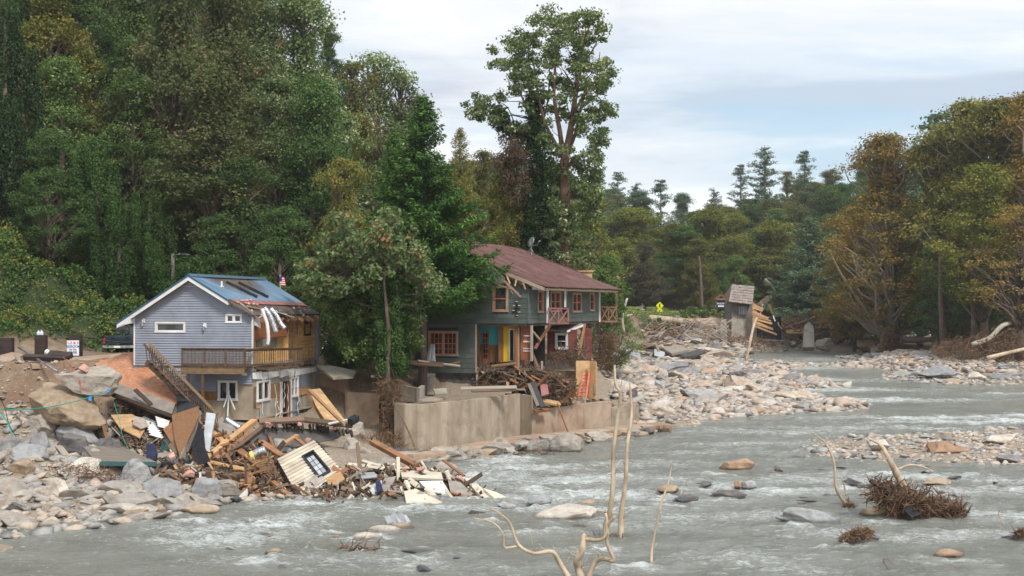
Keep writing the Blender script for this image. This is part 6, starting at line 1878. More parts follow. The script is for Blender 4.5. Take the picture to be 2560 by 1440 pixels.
tangle('brush_pile',[(1490,840),(1530,830),(1545,880),(1500,930),(1485,900)],98,1.5,700,.02,'root_wood','brown brush on the slope beyond the red ladder',.9,droop=.1,seed=16)
tangle('brush_pile',[(1700,850),(1900,840),(1940,862),(1700,880)],196,2,600,.04,'root_wood','dark driftwood along the foot of the collapsed stone hut',1.8,droop=.2,seed=15)
for(x0,y0,x1,y1,D,m,k,lb)in[
 (1372,1083,1462,1140,77.5,'bank_rock','round','large rounded brown boulder under the middle of the ledge'),(1290,1098,1375,1145,77.6,'bank_rock','hero','crusty tan boulder left of the rounded ledge boulder'),
 (1215,1110,1290,1150,76,'bank_rock','hero','lumpy grey boulder under the left part of the ledge'),(1455,1078,1530,1110,83,'bank_rock','slab','layered slab jutting from under the ledge'),
 (1520,1070,1600,1098,86,'bank_rock','slab','flat stone wedged below the pointed ledge end'),(1000,1140,1080,1175,71.5,'bank_rock','slab','flat pale stone at the foot of the curved wall'),
 (1085,1135,1200,1178,72.5,'bank_rock','hero','wide eroded block between the curved wall and the rapids'),(848,1095,925,1145,70,'bank_rock','hero','crumbled masonry lump right of the fallen ceiling'),
 (905,1130,1000,1190,67.5,'bank_rock','hero','broad pale boulder below the curly roots'),(1075,1153,1150,1200,66,'bank_rock','round','smooth grey boulder behind the cream siding heap'),
 (826,1136,892,1170,68,'rock_grey','round','rounded grey boulder behind the leaning cream wall'),(855,1050,925,1110,74,'bank_rock','hero','mossy rubble mound in front of the old muddy wall'),
 (1555,975,1600,1005,101,'rock_dark','hero','dark angular rock behind the small concrete wall'),(1520,992,1560,1010,95,'rock_dark','hero','small dark rock at the corner of the stained wall'),
 (1680,1042,1765,1068,97,'rock_pale','slab','pale split boulder at the water edge of the gravel bar'),
 # near left bank
 (128,915,298,976,67.6,'bank_rock','slab','flat topped boulder crowning the stack of huge rocks'),(70,957,292,1056,67.5,'rock_tan','slab','huge layered tan boulder in the middle of the stack'),
 (45,1034,175,1108,67.3,'bank_rock','slab','broad boulder at the bottom left of the stack'),(140,1046,258,1112,67,'rock_grey','slab','grey boulder at the bottom right of the stack'),
 (80,1077,132,1131,64,'rock_grey','hero','upright egg shaped grey boulder below the stack'),(-10,1082,54,1138,63,'rock_grey','hero','pale grey boulder cut by the left edge below the earth cliff'),
 (130,1080,216,1128,65,'rock_dark','hero','dark crumpled rocks below the boulder stack'),(35,1110,140,1165,62,'rock_grey','hero','dark grey jagged boulder right of the edge boulder'),
 (128,1146,268,1204,61,'rock_pale','slab','long pale slab behind the flood wrack'),(276,1148,390,1226,60.5,'rock_grey','hero','big angular grey boulder below the corrugated sheet'),
 (362,1196,487,1268,57.5,'rock_grey','hero','large light grey granite boulder near the water'),(465,1190,558,1256,58.5,'rock_grey','hero','faceted grey boulder right of the light granite one'),
 (448,1260,552,1296,54.8,'rock_tan','round','low speckled boulder at the edge of the rapids'),(92,1192,186,1266,57,'rock_pale','slab','tilted pale concrete like block in the near rubble'),
 (6,1243,80,1308,53.5,'rock_dark','hero','dark rounded boulder at the left edge'),(-10,1144,118,1198,60.8,'rock_tan','slab','brown sloping slab at the left edge'),
 (280,1214,348,1256,57.3,'rock_grey','hero','mid grey boulder left of the light granite boulder'),(186,1250,272,1286,55.3,'rock_grey','slab','wedge shaped grey slab in the near rubble'),
 (196,1284,300,1312,53.4,'rock_tan','slab','flat stone row at the water edge, left part'),(208,1300,286,1336,52.0,'rock_grey','slab','grey slab leaning over the water'),
 (352,1262,446,1290,55.3,'rock_tan','slab','long beige flat stone above the water'),(296,1272,380,1302,54,'rock_tan','slab','brownish flat stone at the shore'),
 (-12,1332,42,1362,48.4,'rock_grey','slab','grey stone in the bottom left corner'),(34,1338,88,1354,48.8,'rock_pale','slab','thin pale slab in the bottom left corner'),
 (74,1320,128,1342,50,'rock_orange','slab','pinkish flat stone close to the bottom left corner'),(0,1312,60,1336,50.3,'rock_grey','slab','blue grey flat rock near the bottom left corner'),
 (30,1292,90,1330,52,'rock_dark','hero','dark rock beside the blue grey flat rock'),(136,1310,182,1334,51.3,'rock_pale','hero','small pale rock at the shore'),
 (0,1215,95,1262,56,'bank_rock','hero','lumpy earth coloured rock at the left edge'),(550,1170,640,1240,62,'rock_grey','hero','grey boulder under the stacked lumber'),
 (556,1155,650,1215,64,'rock_dark','hero','dark grey boulder behind the orange posts'),(640,1170,700,1240,63,'rock_dark','hero','dark boulder left of the leaning cream wall'),
 (500,1232,560,1262,57.6,'rock_grey','hero','small grey rock at the shore right of the faceted boulder'),(560,1240,620,1262,57.6,'rock_dark','slab','dark flat rock under the lumber posts'),
 (400,1130,470,1190,63,'rock_dark','hero','dark rock in the shade of the wood heap'),(235,1095,330,1150,64.5,'rock_dark','hero','dark rock behind the corrugated sheet'),
 # river, foreground
 (914,1314,1008,1343,50.3,'rock_pale','round','smooth cream boulder in the foreground shallows'),(860,1332,958,1366,48.6,'rock_pale','round','white topped boulder with driftwood against it'),
 (968,1306,1034,1330,51,'rock_tan','round','tan rounded boulder beside the bent blue metal'),(1018,1368,1104,1398,46.1,'rock_grey','round','speckled grey dome shaped boulder in the foreground'),
 (662,1372,710,1400,45.6,'rock_tan','round','tan boulder with a bit of rusty wood in the foreground'),(782,1300,844,1325,51.8,'rock_pale','slab','pale flat rock in the shallows'),
 (632,1326,680,1358,49.3,'rock_grey','hero','blue grey angular rock in the foreground rapids'),(664,1338,708,1360,48.6,'rock_orange','round','reddish rock touching the blue grey angular rock'),
 (812,1338,862,1362,48.4,'rock_orange','slab','orange pointed rock left of the white topped boulder'),(686,1412,730,1440,43.2,'rock_grey','hero','grey rock near the lower edge of the photo'),
 (790,1322,850,1340,50.3,'rock_orange','slab','low reddish rock just under the surface'),(880,1374,946,1398,46,'rock_tan','slab','brown block under the driftwood twigs'),
 (528,1431,556,1448,42.5,'rock_pale','round','white pebble at the lower edge of the photo'),(456,1428,505,1446,42.6,'rock_pale','slab','flat white stone at the lower edge of the photo'),
 (1256,1272,1496,1322,53.4,'rock_pale','slab','very large flat pale slab in mid river'),(1430,1334,1512,1368,49.4,'rock_tan','hero','brown boulder at the foot of the tall bare poles'),
 (1416,1306,1472,1328,51.6,'rock_tan','hero','small block against the big pale slab'),(1318,1236,1382,1264,56.8,'rock_grey','round','round grey boulder in the white water'),
 (1430,1250,1502,1266,56.8,'rock_tan','slab','flat brown rock in the white water'),(1168,1276,1238,1302,54.4,'rock_dark','slab','dark rock at the tip of the debris heap'),
 (1240,1256,1310,1280,55.6,'rock_grey','slab','thin grey slab beyond the debris tip'),(1776,1146,1884,1178,68.8,'rock_orange','slab','orange brown flat slab standing out in mid river'),
 (1672,1236,1750,1256,57.6,'rock_dark','slab','black flat slab in the middle of the river'),(1644,1210,1700,1234,60,'rock_tan','round','low tan boulder behind the black flat slab'),
 (1776,1224,1880,1246,59,'rock_dark','slab','long dark rock washed by the current'),(1850,1200,1892,1222,61.5,'rock_grey','round','round grey rock right of mid river'),
 (1830,1200,1856,1222,61.6,'rock_orange','hero','small rusty rock beside the round grey rock'),(1752,1202,1786,1218,62.3,'rock_dark','hero','small pointed dark rock in mid river'),
 (1930,1164,1958,1180,67.7,'rock_dark','hero','dark pebble like rock before the islet'),(1944,1274,2124,1312,52.4,'rock_grey','slab','broad grey slab left of the upturned root tree'),
 (2130,1262,2224,1292,53.8,'rock_tan','slab','brown slab leaning on the upturned root tree'),(2108,1186,2166,1216,62.6,'rock_grey','hero','grey boulder behind the forked pale branches'),
 (2372,1222,2424,1244,58.8,'rock_grey','hero','grey rock right of the root tree'),(2310,1196,2382,1214,62.5,'rock_tan','slab','flat tan rock behind the root tree'),
 (2334,1374,2410,1396,45.3,'rock_orange','round','orange rock near the lower right of the photo'),(2300,1102,2414,1136,75.8,'rock_orange','slab','large reddish slab on the gravel islet'),
 (2440,1085,2560,1112,81,'rock_pale','slab','wide pale slab on the far side of the islet'),(2160,1096,2222,1124,76.3,'rock_pale','hero','pale boulder at the left end of the islet'),
 (2480,1130,2552,1162,71.6,'rock_grey','hero','grey boulder on the right part of the islet'),(2140,1335,2212,1362,48.3,'rock_grey','slab','grey wet rock behind the small root ball'),
 (2500,1330,2580,1352,48.8,'rock_grey','slab','wet rock at the right edge'),
 # gravel bar and far shores
 (1750,968,1880,1002,119,'rock_pale','slab','long whitish boulder in the middle of the gravel bar'),(1540,922,1620,950,148,'rock_grey','slab','flat brownish slab near the top of the gravel bar'),
 (1925,942,1972,968,135,'rock_pale','hero','square pale block at the river side of the gravel bar'),(1910,958,1972,990,126,'rock_grey','hero','grey boulder in front of the square pale block'),
 (1870,972,1932,1002,118,'rock_pale','hero','white angular boulder on the gravel bar'),(1600,950,1690,975,134,'rock_grey','slab','pale grey sloping rock on the gravel bar'),
 (1700,868,1830,890,205,'rock_pale','slab','light flat rocks at the upstream end of the gravel bar'),(2280,914,2388,946,141,'rock_grey','hero','pyramid shaped grey boulder on the right shore'),
 (2244,946,2322,968,137,'rock_grey','slab','low grey boulder left of the pyramid boulder'),(2268,954,2354,976,133,'rock_grey','slab','blue grey slab at the waterline of the right shore'),
 (2356,946,2412,970,134,'rock_tan','round','ochre rounded boulder on the right shore'),(2410,922,2470,962,140,'rock_pale','hero','light boulder right of the ochre one'),
 (2226,896,2280,920,158,'rock_pale','slab','flat pale rock by the root plate'),(2364,886,2412,910,158,'rock_grey','slab','grey slab below the brush on the right bank'),
 (2218,884,2275,900,172,'rock_grey','slab','light slab right of the sycamore root plate'),(2128,888,2196,906,170,'rock_dark','slab','dark flat rock left of the sycamore root plate'),
 (2138,842,2206,876,198,'rock_orange','round','pinkish orange boulder at the river bend'),(2130,822,2180,850,208,'rock_pale','round','pale smooth boulder behind the pinkish one'),
 (2280,822,2348,852,200,'rock_pale','hero','white cracked boulder under the trees of the right bank'),(2470,930,2560,965,140,'rock_grey','slab','long grey rock at the right edge of the shore'),
 (2036,846,2084,878,195,'bank_rock','slab','broken concrete piece beside the upright slab'),
]:
    dp=.8 if k!='slab' else .7
    rock_px(x0,y0,x1,y1,D,m,lb,k,depth=dp,sink=.18,name='concrete_slab' if 'concrete' in lb and 'like' not in lb else 'boulder',cat='slab' if 'slab' in lb else 'boulder')
# countable stones that nothing in the photo tells apart
rr=random.Random(9)
def loose_rocks(poly,n,s0,s1,mat,label,group,name='stone',flat=.5,kind='mid',lift=.25):
    for x,y in scatter_poly(poly,n,rng=np.random.default_rng(n)):
        s_=s0+(s1-s0)*rr.random()**1.8
        z=max(gz(x,y),float(zw(y))-.03)
        rock((x,y,z+s_*flat*lift),s_*rr.uniform(.9,1.3),s_*rr.uniform(.6,.9),s_*flat*rr.uniform(.6,1.1),mat,label,kind,group,name,'stone',tilt=.3,rng=rr)
loose_rocks(BARW,95,.45,2.1,'river_rock','pale loose stone lying on the gravel bar beside the river','larger stones of the gravel bar',flat=.42)
loose_rocks(ISLW,32,.22,.6,'river_rock','loose stone lying on the low gravel islet in the river','larger stones of the islet')
SHR=[(-18.5,46.5),(-12.6,53.6),(-11,57),(-7.6,58.4),(-7,62),(-10,68),(-16,69),(-23,69),(-23,60)]
loose_rocks(SHR,105,.32,1.15,'bank_rock','loose angular rock in the rubble of the near left bank','larger rocks of the near bank rubble',flat=.6)
loose_rocks([(36,138),(40,132),(54,128),(56,150),(48,162),(44,178),(46,190),(42,186),(42,160)],24,.5,1.5,'rock_grey','grey rock strewn along the right shore under the trees','rocks of the right shore')
riverspots=[]
for _ in range(45):
    px_,py_=rr.choice([(rr.uniform(560,1150),rr.uniform(1300,1425)),(rr.uniform(1350,2100),rr.uniform(1180,1300)),(rr.uniform(1800,2560),rr.uniform(1150,1300)),(rr.uniform(1600,2500),rr.uniform(1180,1260)),(rr.uniform(1900,2250),rr.uniform(1120,1200))])
    q=W(px_,py_);s_=rr.uniform(.12,.42)
    rock((q.x,q.y,q.z-s_*.04),s_*1.2,s_*.8,s_*rr.uniform(.25,.5),'river_rock','small wet stone breaking the surface of the river','mid','small stones in the river','stone','stone',rng=rr)

lp=catmull([P(x,y,D)for x,y,D in[(985,1150,72.4),(1080,1160,72.2),(1180,1155,73.8),(1300,1135,77.6),(1420,1115,81),(1540,1095,85),(1640,1080,88.6)]],9)
for i,q in enumerate(lp):
    s_=rr.uniform(.3,.75);rock((q.x+rr.uniform(-.3,.3),q.y+rr.uniform(-.4,.5),.08+rr.uniform(0,.3)),s_*1.3,s_,s_*rr.uniform(.4,.7),rr.choice(['bank_rock','bank_rock','rock_dark','rock_tan']),'broken stone under the footing ledge','mid','stones under the footing ledge','stone','stone',tilt=.4,rng=rr)
tangle('root_mass',[(1150,1150),(1240,1140),(1330,1130),(1330,1150),(1180,1175)],75.2,.5,500,.013,'root_wood','dark brown roots at the left foot of the ledge',.5,seed=41)
# ------------------------------------------------------------------ debris in front of the blue house
def Dp(py):return float(np.interp(py,[880,960,1050,1150,1250,1290],[74,71,68,63.3,58.6,56.5]))
def bd(x0,y0,x1,y1,w,t_,mat,label,d0=0,d1=0,cat='board',group=None,name='board'):
    return board(P(x0,y0,Dp(y0)+d0),P(x1,y1,Dp(y1)+d1),w,t_,mat,label,cat,group,name)
# big plywood floor with parquet, and the grey roof panels below it
fp=plane3((240,910,73.2),(352,879,73.6),(447,1005,68.6))
sheet=panel([(236,909),(300,886),(345,877),(356,881),(396,918),(430,950),(453,982),(445,1012),(360,990),(274,961),(250,925)],[(240,910,73.2),(352,879,73.6),(447,1005,68.6)],.12,'floor_boards','fallen_floor','big slab of reddish brown flooring sliding down beside the broken stairs','floor')
nrm=fp[1]if fp[1].y<0 else-fp[1]
poly_=[(236,909),(300,886),(345,877),(356,881),(396,918),(430,950),(453,982),(445,1012),(360,990),(274,961),(250,925)]
e1=(ray_plane(447,1005,fp)-ray_plane(240,910,fp)).normalized();e2=nrm.cross(e1);o0=ray_plane(236,909,fp);strip=None
for i in range(-2,34):
    for j in range(-30,34):
        if not 0<=i<30:pass
        a=o0+e1*(i*.34+(.17 if j%2 else 0))+e2*(j*.15)
        c=a+e1*.16+e2*.07
        if not in_poly(px_of(c),poly_):continue
        if R.random()<.62:continue
        mb=MB();q=[a+nrm*.003,a+e1*.33+nrm*.003,a+e1*.33+e2*.142+nrm*.003,a+e2*.142+nrm*.003]
        mb.prism(q,nrm*R.uniform(.004,.012));o=link('floor_strip',(lambda m_:(m_.from_pydata([tuple(v-c)for v in map(Vector,mb.v)],[],mb.f),m_)[1])(bpy.data.meshes.new('floor_strip')),'floor_boards')
        o.parent=sheet;o.matrix_parent_inverse=Matrix.Translation(-Vector(sheet.location));o.location=c
panel([(272,962),(290,957),(372,985),(438,1009),(428,1037),(374,1021),(278,981)],[(272,966,69.8),(438,1009,67.8),(428,1037,66.6)],.18,'slate_panel','roof_panel','long beige grey roof panel lying under the fallen floor')
board(P(276,985,68.6),P(432,1042,66.4),.16,.3,'dark_wood','thick dark edge beam below the beige grey roof panel',up=(0,-1,.4))
board(P(338,974,68.2),P(378,1012,67.2),.2,.06,'dark_wood','dark rafter across the beige grey roof panel')
for a in[
 (290,1000,418,1046,.3,.2,'old_wood','brown joist below the thick dark edge beam'),(250,1035,274,1122,.14,.14,'red_wood','upright reddish post right of the boulder stack'),(262,1040,268,1078,.12,.1,'old_wood','short dark post beside the upright reddish post'),
 (326,1048,375,1108,.26,.06,'grey_wood','pale tan board leaning right of the upright post'),(146,1115,170,1145,.28,.08,'grey_wood','small tan board on the rocks below the boulder stack'),
 (510,1152,636,1052,.30,.2,'new_wood','long bright orange beam pointing up to the fallen ceiling'),(540,1148,634,1078,.28,.12,'red_wood','darker orange beam parallel to the bright one'),
 (513,1066,563,1112,.28,.2,'new_wood','short thick orange beam crossing behind the long one'),(496,1076,480,1150,.16,.1,'red_wood','reddish post beside the black tarpaulin'),
 (597,1127,672,1182,.3,.16,'red_wood','wide orange beam below the fallen ceiling'),(655,1184,732,1246,.2,.12,'red_wood','orange beam ending at the water'),(617,1182,642,1246,.34,.14,'red_wood','upright thick orange post below the stacked lumber'),
 (606,1200,607,1236,.2,.1,'red_wood','short orange post left of the thick one'),(525,1184,578,1250,.18,.08,'red_wood','thin brown beam leaning across the grey boulders'),(478,1140,518,1198,.2,.08,'grey_wood','greyish board leaning below the black tarpaulin'),
 (406,1180,440,1142,.14,.08,'old_wood','dark stick left of the teal panel'),(385,1195,420,1105,.12,.08,'old_wood','slim dark pole leaning over the corrugated sheet'),(420,1175,455,1192,.2,.05,'grey_wood','grey board above the light granite boulder'),
 (400,1190,480,1165,.16,.08,'old_wood','dark board leading to the pink foam block'),(412,1178,455,1204,.12,.06,'red_wood','thin orange stick above the granite boulder'),(668,1148,700,1190,.14,.1,'new_wood','bright stud next to the wire basket'),
 (690,1150,750,1246,.22,.26,'dark_wood','dark thick edge of the leaning cream wall'),(893,1110,907,1226,.16,.16,'old_wood','upright dark post in the middle of the cream heap'),(818,1155,884,1232,.22,.1,'old_wood','dark beam leaning across the cream wall window'),
 (935,1240,1032,1212,.42,.1,'grey_wood','wide grey beam lying in the cream heap'),(888,1266,985,1236,.26,.16,'red_wood','wet brown beam at the waterline'),(945,1210,1092,1222,.2,.1,'old_wood','long brown timber lying over the cream panels'),
 (860,1210,920,1172,.3,.1,'old_wood','dark plank right of the leaning wall'),(850,1235,905,1262,.24,.14,'old_wood','dark brown timber at the water below the leaning wall'),(770,1222,830,1252,.3,.16,'old_wood','splintered dark timber under the cream wall'),
 (950,1192,980,1168,.16,.1,'old_wood','short dark stick left of the pink foam'),(960,1122,1035,1160,.16,.14,'old_wood','brown log end sticking out above the foam'),(1000,1192,1090,1226,.22,.12,'pinkish_paint','dull red timber on top of the cream panels'),
 (540,1253,650,1248,.12,.1,'new_wood','long orange stick floating at the waterline'),(620,1250,770,1246,.08,.06,'grey_wood','long pale stick along the water edge'),(835,1182,930,1160,.14,.06,'cream_siding','thin cream strip behind the dark post'),
 (870,1160,960,1172,.2,.05,'cream_siding','long cream strip on top of the heap'),(905,1152,1000,1178,.16,.05,'cream_siding','cream strip slanting behind the foam'),(1108,1150,1160,1190,.12,.06,'red_wood','small reddish stick right of the foam'),
 (1090,1205,1150,1235,.2,.1,'dark_wood','black edge strip between the cream panels'),(1110,1180,1180,1222,.2,.05,'grey_wood','grey board near the right end of the heap'),(1062,1228,1120,1262,.24,.05,'dark_wood','dark border of the largest cream panel'),
 (430,1098,470,1140,.2,.08,'new_wood','orange board behind the brown door'),(550,1092,590,1130,.16,.1,'red_wood','orange stud under the long beam'),(560,1130,585,1168,.14,.1,'red_wood','orange stud above the stacked lumber'),
 (790,1102,820,1140,.1,.06,'dark_wood','black edge strip of the cream wall'),(672,1090,690,1130,.1,.1,'red_wood','thin upright stick in front of the fallen ceiling'),(735,1092,770,1120,.16,.1,'red_wood','orange board under the fallen ceiling'),
 (652,1104,705,1140,.28,.1,'red_wood','orange cupboard side under the fallen ceiling'),(700,1116,744,1088,.2,.1,'new_wood','bright plank end under the fallen ceiling'),
 (0,1160,8,1180,.3,.2,'red_wood','red brown post stub at the left edge'),(930,1105,1040,1165,.26,.22,'red_wood','brown log lying below the curly roots'),(345,872,375,848,.3,.1,'dark_wood','dark plank sticking out left of the stairs'),
 (335,884,362,862,.24,.1,'dark_wood','second dark plank under the first one by the truck'),(190,925,210,917,.12,.08,'dark_wood','burnt stick on the top boulder'),(60,893,165,897,.3,.25,'pillar_block','dark brown beam lying on the road shelf'),
 (122,887,178,891,.45,.3,'pillar_block','fallen dark block column lying under the white sign'),(772,975,862,1062,.14,.1,'new_wood','yellow stud along the left edge of the leaning plywood'),(40,885,55,915,.2,.1,'grey_wood','grey plank stub at the cliff edge'),
 (820,1060,875,1048,.1,.06,'cloth_white','white strip behind the fallen ceiling'),(875,1055,892,1045,.3,.3,'black_plastic','black pipe end at the right tip of the fallen ceiling'),
]:bd(*a)
panel([(429,1037),(496,1015),(498,1040),(450,1145),(436,1095)],[(429,1037,66.3),(496,1015,66.8),(450,1145,63.0)],.08,'brown_panel','cabinet_panel','brown wood grained cabinet panel standing on end')
panel([(496,1022),(504,1030),(500,1060),(458,1160),(450,1145),(490,1060)],[(496,1022,66.6),(504,1030,66.9),(458,1160,63)],.06,'slate_panel','torn_board','ragged grey brown edge strip right of the cabinet panel')
panel([(407,1073),(432,1053),(452,1090),(470,1130),(440,1126)],[(407,1073,65.8),(432,1053,66),(470,1130,63.6)],.08,'red_wood','wood_door','orange brown door blade left of the cabinet panel')
panel([(440,1035),(505,1020),(505,1000),(495,992),(455,994),(447,1005)],[(440,1035,67),(505,1020,67.3),(455,994,67.9)],.5,'black_plastic','plastic_box','black plastic hot tub shell corner above the cabinet panel','box')
panel([(441,990),(446,985),(487,984),(489,1001),(443,1004)],[(441,1000,67.6),(489,1001,67.8),(446,985,68.2)],.4,'black_plastic','plastic_cover','flat black lid standing above the hot tub shell','lid')
panel([(497,1052),(505,1075),(508,1110),(523,1150),(500,1168),(485,1150),(478,1110),(490,1080)],[(497,1052,65.2),(523,1150,62.6),(485,1150,62.9)],.25,'black_cloth','black_tarpaulin','black tarpaulin draped over the wood heap','tarpaulin')
panel([(516,1031),(539,1034),(530,1085),(524,1130),(513,1126),(510,1080)],[(516,1031,66),(539,1034,66),(524,1130,63.8)],.22,'roof_sheet_grey','metal_duct','pale grey rectangular duct standing on end','duct')
panel([(500,1155),(530,1150),(612,1170),(620,1182),(560,1188),(497,1172)],[(500,1155,63.4),(612,1170,62.4),(560,1188,61.4)],.22,'old_wood','stacked_floor','dark slab of flooring with loose laths on top','floor')
for i in range(9):bd(512+i*9,1152+i*2.2+R.uniform(-3,3),560+i*8,1160+i*2+R.uniform(-3,5),.14,.05,'new_wood','pale lath lying on the dark slab of flooring',-.3,-.3,group='laths on the slab of flooring',name='lath',cat='lath')
mb=MB();c=P(478,1186,60.6)
pk=rock(c,.34,.3,.2,'rock_orange','salmon pink foam block on top of the grey boulders','mid',name='foam_block',cat='foam');pk.material_slots[0].link='OBJECT';pk.material_slots[0].material=MATS['insulation']
panel([(209,1118),(294,1113),(306,1117),(392,1155),(386,1162),(245,1161)],[(209,1118,64),(306,1117,64.4),(386,1162,61.5)],.04,'grey_wood','corrugated_sheet','grey beige corrugated sheet resting on the boulders','sheet',ribs=(((214,1120),(385,1158)),((224,1118),(388,1156)),1,.01))
for i in range(9):
    x=214+i*19;bd(x,1119+i*1.0,x+24+i,1158+i*.3,.16,.1,'grey_wood','rib of the corrugated sheet on the boulders',-.12,-.12,'sheet rib','ribs of the corrugated sheet','sheet_rib')
panel([(245,1153),(392,1155),(392,1165),(250,1164)],[(245,1153,61.4),(392,1155,61.3),(250,1164,61)],.05,'teal_panel','sheet_edge','dark green lower edge strip of the corrugated sheet','strip')
for i in range(8):bd(358+i*2.5,1042+i*6.2,388+i*2.6,1056+i*5.5,.13,.02,'white_paint','white shutter slat in the gap left of the wood heap',-.4-.1*i,-.5-.1*i,'slat','white slats left of the wood heap','slat')
panel([(405,1098),(445,1085),(470,1140),(478,1180),(420,1190),(395,1165)],[(405,1098,65.2),(445,1085,65.4),(420,1190,62.2)],.1,'teal_panel','teal_board','dark teal board behind the orange timbers')
panel([(365,1112),(385,1107),(392,1125),(388,1150),(366,1145)],[(365,1112,63.4),(385,1107,63.5),(388,1150,62.4)],.25,'navy_cloth','cloth_bag','dark navy cloth bag hanging on the heap','bag')
panel([(277,1037),(330,1035),(370,1060),(350,1095),(300,1070)],[(277,1037,67.6),(330,1035,67.9),(350,1095,65.4)],.06,'chipboard','plywood_sheet','mud stained plywood sheet below the fallen floor')
panel([(335,1040),(360,1045),(372,1065),(352,1072),(332,1060)],[(335,1040,66.9),(360,1045,66.9),(352,1072,66)],.03,'grey_wood','cardboard_sheet','tan cardboard sheet on the mud stained plywood')
panel([(388,1040),(424,1052),(418,1072),(395,1066)],[(388,1040,66.8),(424,1052,66.4),(395,1066,66)],.03,'cloth_white','checked_cloth','white and grey cloth beside the cardboard sheet','cloth')
panel([(540,1050),(560,1048),(612,1090),(590,1098),(545,1075)],[(540,1050,67.3),(560,1048,67.6),(590,1098,66)],.2,'slate_panel','roof_panel','brown grey roof panel behind the silver duct')
panel([(420,1135),(434,1130),(438,1140),(424,1145)],[(420,1135,62.2),(434,1130,62.3),(424,1145,61.9)],.12,'insulation','rolled_cloth','magenta and white bundle of cloth in the heap','cloth')
# fallen ceiling with joists
panel([(583,1118),(653,1066),(720,1070),(800,1073),(876,1074),(846,1095),(789,1107),(699,1126),(620,1128)],[(583,1118,64.6),(653,1066,66.4),(876,1074,69.5)],.06,'dark_block','fallen_ceiling','large grey brown underside of a fallen ceiling','ceiling')  # dark tone puts the shade of the tilted underside into its colour
panel([(560,1140),(583,1118),(653,1062),(660,1068),(600,1116),(575,1142)],[(583,1118,64.4),(653,1062,66.2),(575,1142,63.8)],.3,'old_wood','edge_beam','dark raking edge beam of the fallen ceiling','beam')
for i in range(24):
    x=660+i*9.4;y=1056+i*.75-5*math.sin(i/23*math.pi);D=66.2+i*.14
    if i%7==4:continue
    board(P(x,y+2,D),P(x+R.uniform(1,8),y+R.uniform(9,19),D-.1),R.uniform(.06,.16),.24,'dark_wood','joist end along the upper edge of the fallen ceiling','joist','joist ends of the fallen ceiling','joist')
bd(648,1054,760,1048,.4,.12,'old_wood','dark top plate lying over the left joist ends',-1,-1);bd(750,1048,880,1064,.4,.1,'old_wood','dark top plate lying over the right joist ends',-.6,1)
def blob(pts,r,mat,name,label,cat):
    for(x,y,D)in pts:
        c=P(x,y,D);o=rock(c,r*R.uniform(.8,1.3),r,r*.8,'rock_orange',label,'mid',label if False else None,name,cat,tilt=1)
        o.material_slots[0].link='OBJECT';o.material_slots[0].material=MATS[mat]
blob([(672,1063,65.8)],.18,'insulation','insulation_wad','pink insulation wad at the left end of the joist row','insulation');blob([(748,1060,66.6)],.14,'insulation','insulation_wad','pink insulation wad in the middle of the joist row','insulation')
blob([(838,1068,68)],.14,'insulation','insulation_wad','pink insulation wad near the right end of the joist row','insulation');blob([(770,1100,63.6)],.16,'insulation','insulation_wad','pink insulation wad behind the top of the cream wall','insulation')
blob([(612,1238,58.8)],.25,'white_fibre','insulation_wad','dirty white wad between the orange posts','insulation');blob([(210,920,67.2),],.26,'insulation','insulation_wad','salmon insulation heap on the top boulder','insulation')
# leaning cream wall with its black window
cw=[(692,1148,61.6),(784,1101,63.6),(749,1248,58.9)];cpl=plane3(*cw);cn=cpl[1]if cpl[1].y<0 else-cpl[1]
cwall=thing('fallen_wall',ray_plane(749,1248,cpl),'leaning piece of cream sided house wall with a black framed window','wall')
cA,cB,cC,cD_=(ray_plane(x,y,cpl)for x,y in[(692,1148),(784,1101),(859,1182),(749,1248)])
mb=MB();mb.prism([cA,cB,cC,cD_],-cn*.3);mb.build('framing','dark_wood',cwall)
def on_w(f,g_):return cA.lerp(cB,f).lerp(cD_.lerp(cC,f),g_)
for i in range(13):
    g0,g1=i/13,(i+1)/13
    mb=MB();q=[on_w(.0,g0),on_w(1,g0),on_w(1,g1),on_w(0,g1)]
    spans=[(0,1)]if not 3<=i<=10 else None
    if spans is None:
        spans=[(0,.50),(.80,1)]
    for(s0,s1)in spans:
        a,b,c,d=on_w(s0,g0),on_w(s1,g0),on_w(s1,g1),on_w(s0,g1)
        mb=MB();mb.hexa([a,b,c,d,a+cn*.01,b+cn*.01,c+cn*.075,d+cn*.075]);mb.build('siding_board','cream_siding',cwall)
def onq(f0,f1,g0,g1,h0,h1,name,mat,par):
    a,b,c,d=on_w(f0,g0),on_w(f1,g0),on_w(f1,g1),on_w(f0,g1)
    mb=MB();mb.hexa([a+cn*h0,b+cn*h0,c+cn*h0,d+cn*h0,a+cn*h1,b+cn*h1,c+cn*h1,d+cn*h1]);return mb.build(name,mat,par)
wf_=onq(.5,.8,.231,.846,-.02,.02,'window','black_plastic',cwall)
for(a,b,c,d)in[(.5,.53,.231,.846),(.77,.8,.231,.846),(.53,.77,.231,.26),(.53,.77,.82,.846)]:onq(a,b,c,d,.02,.12,'window_frame','black_plastic',wf_)
for i in range(2):
    for j in range(4):onq(.575+i*.09,.65+i*.09,.32+j*.12,.425+j*.12,.021,.04,'pane','roof_sheet_grey',wf_)
mb=MB();mb.tube([on_w(1.02,.0)-cn*.1,on_w(1.02,1)-cn*.1],.06,5);mb.build('edge_trim','dark_block',cwall)
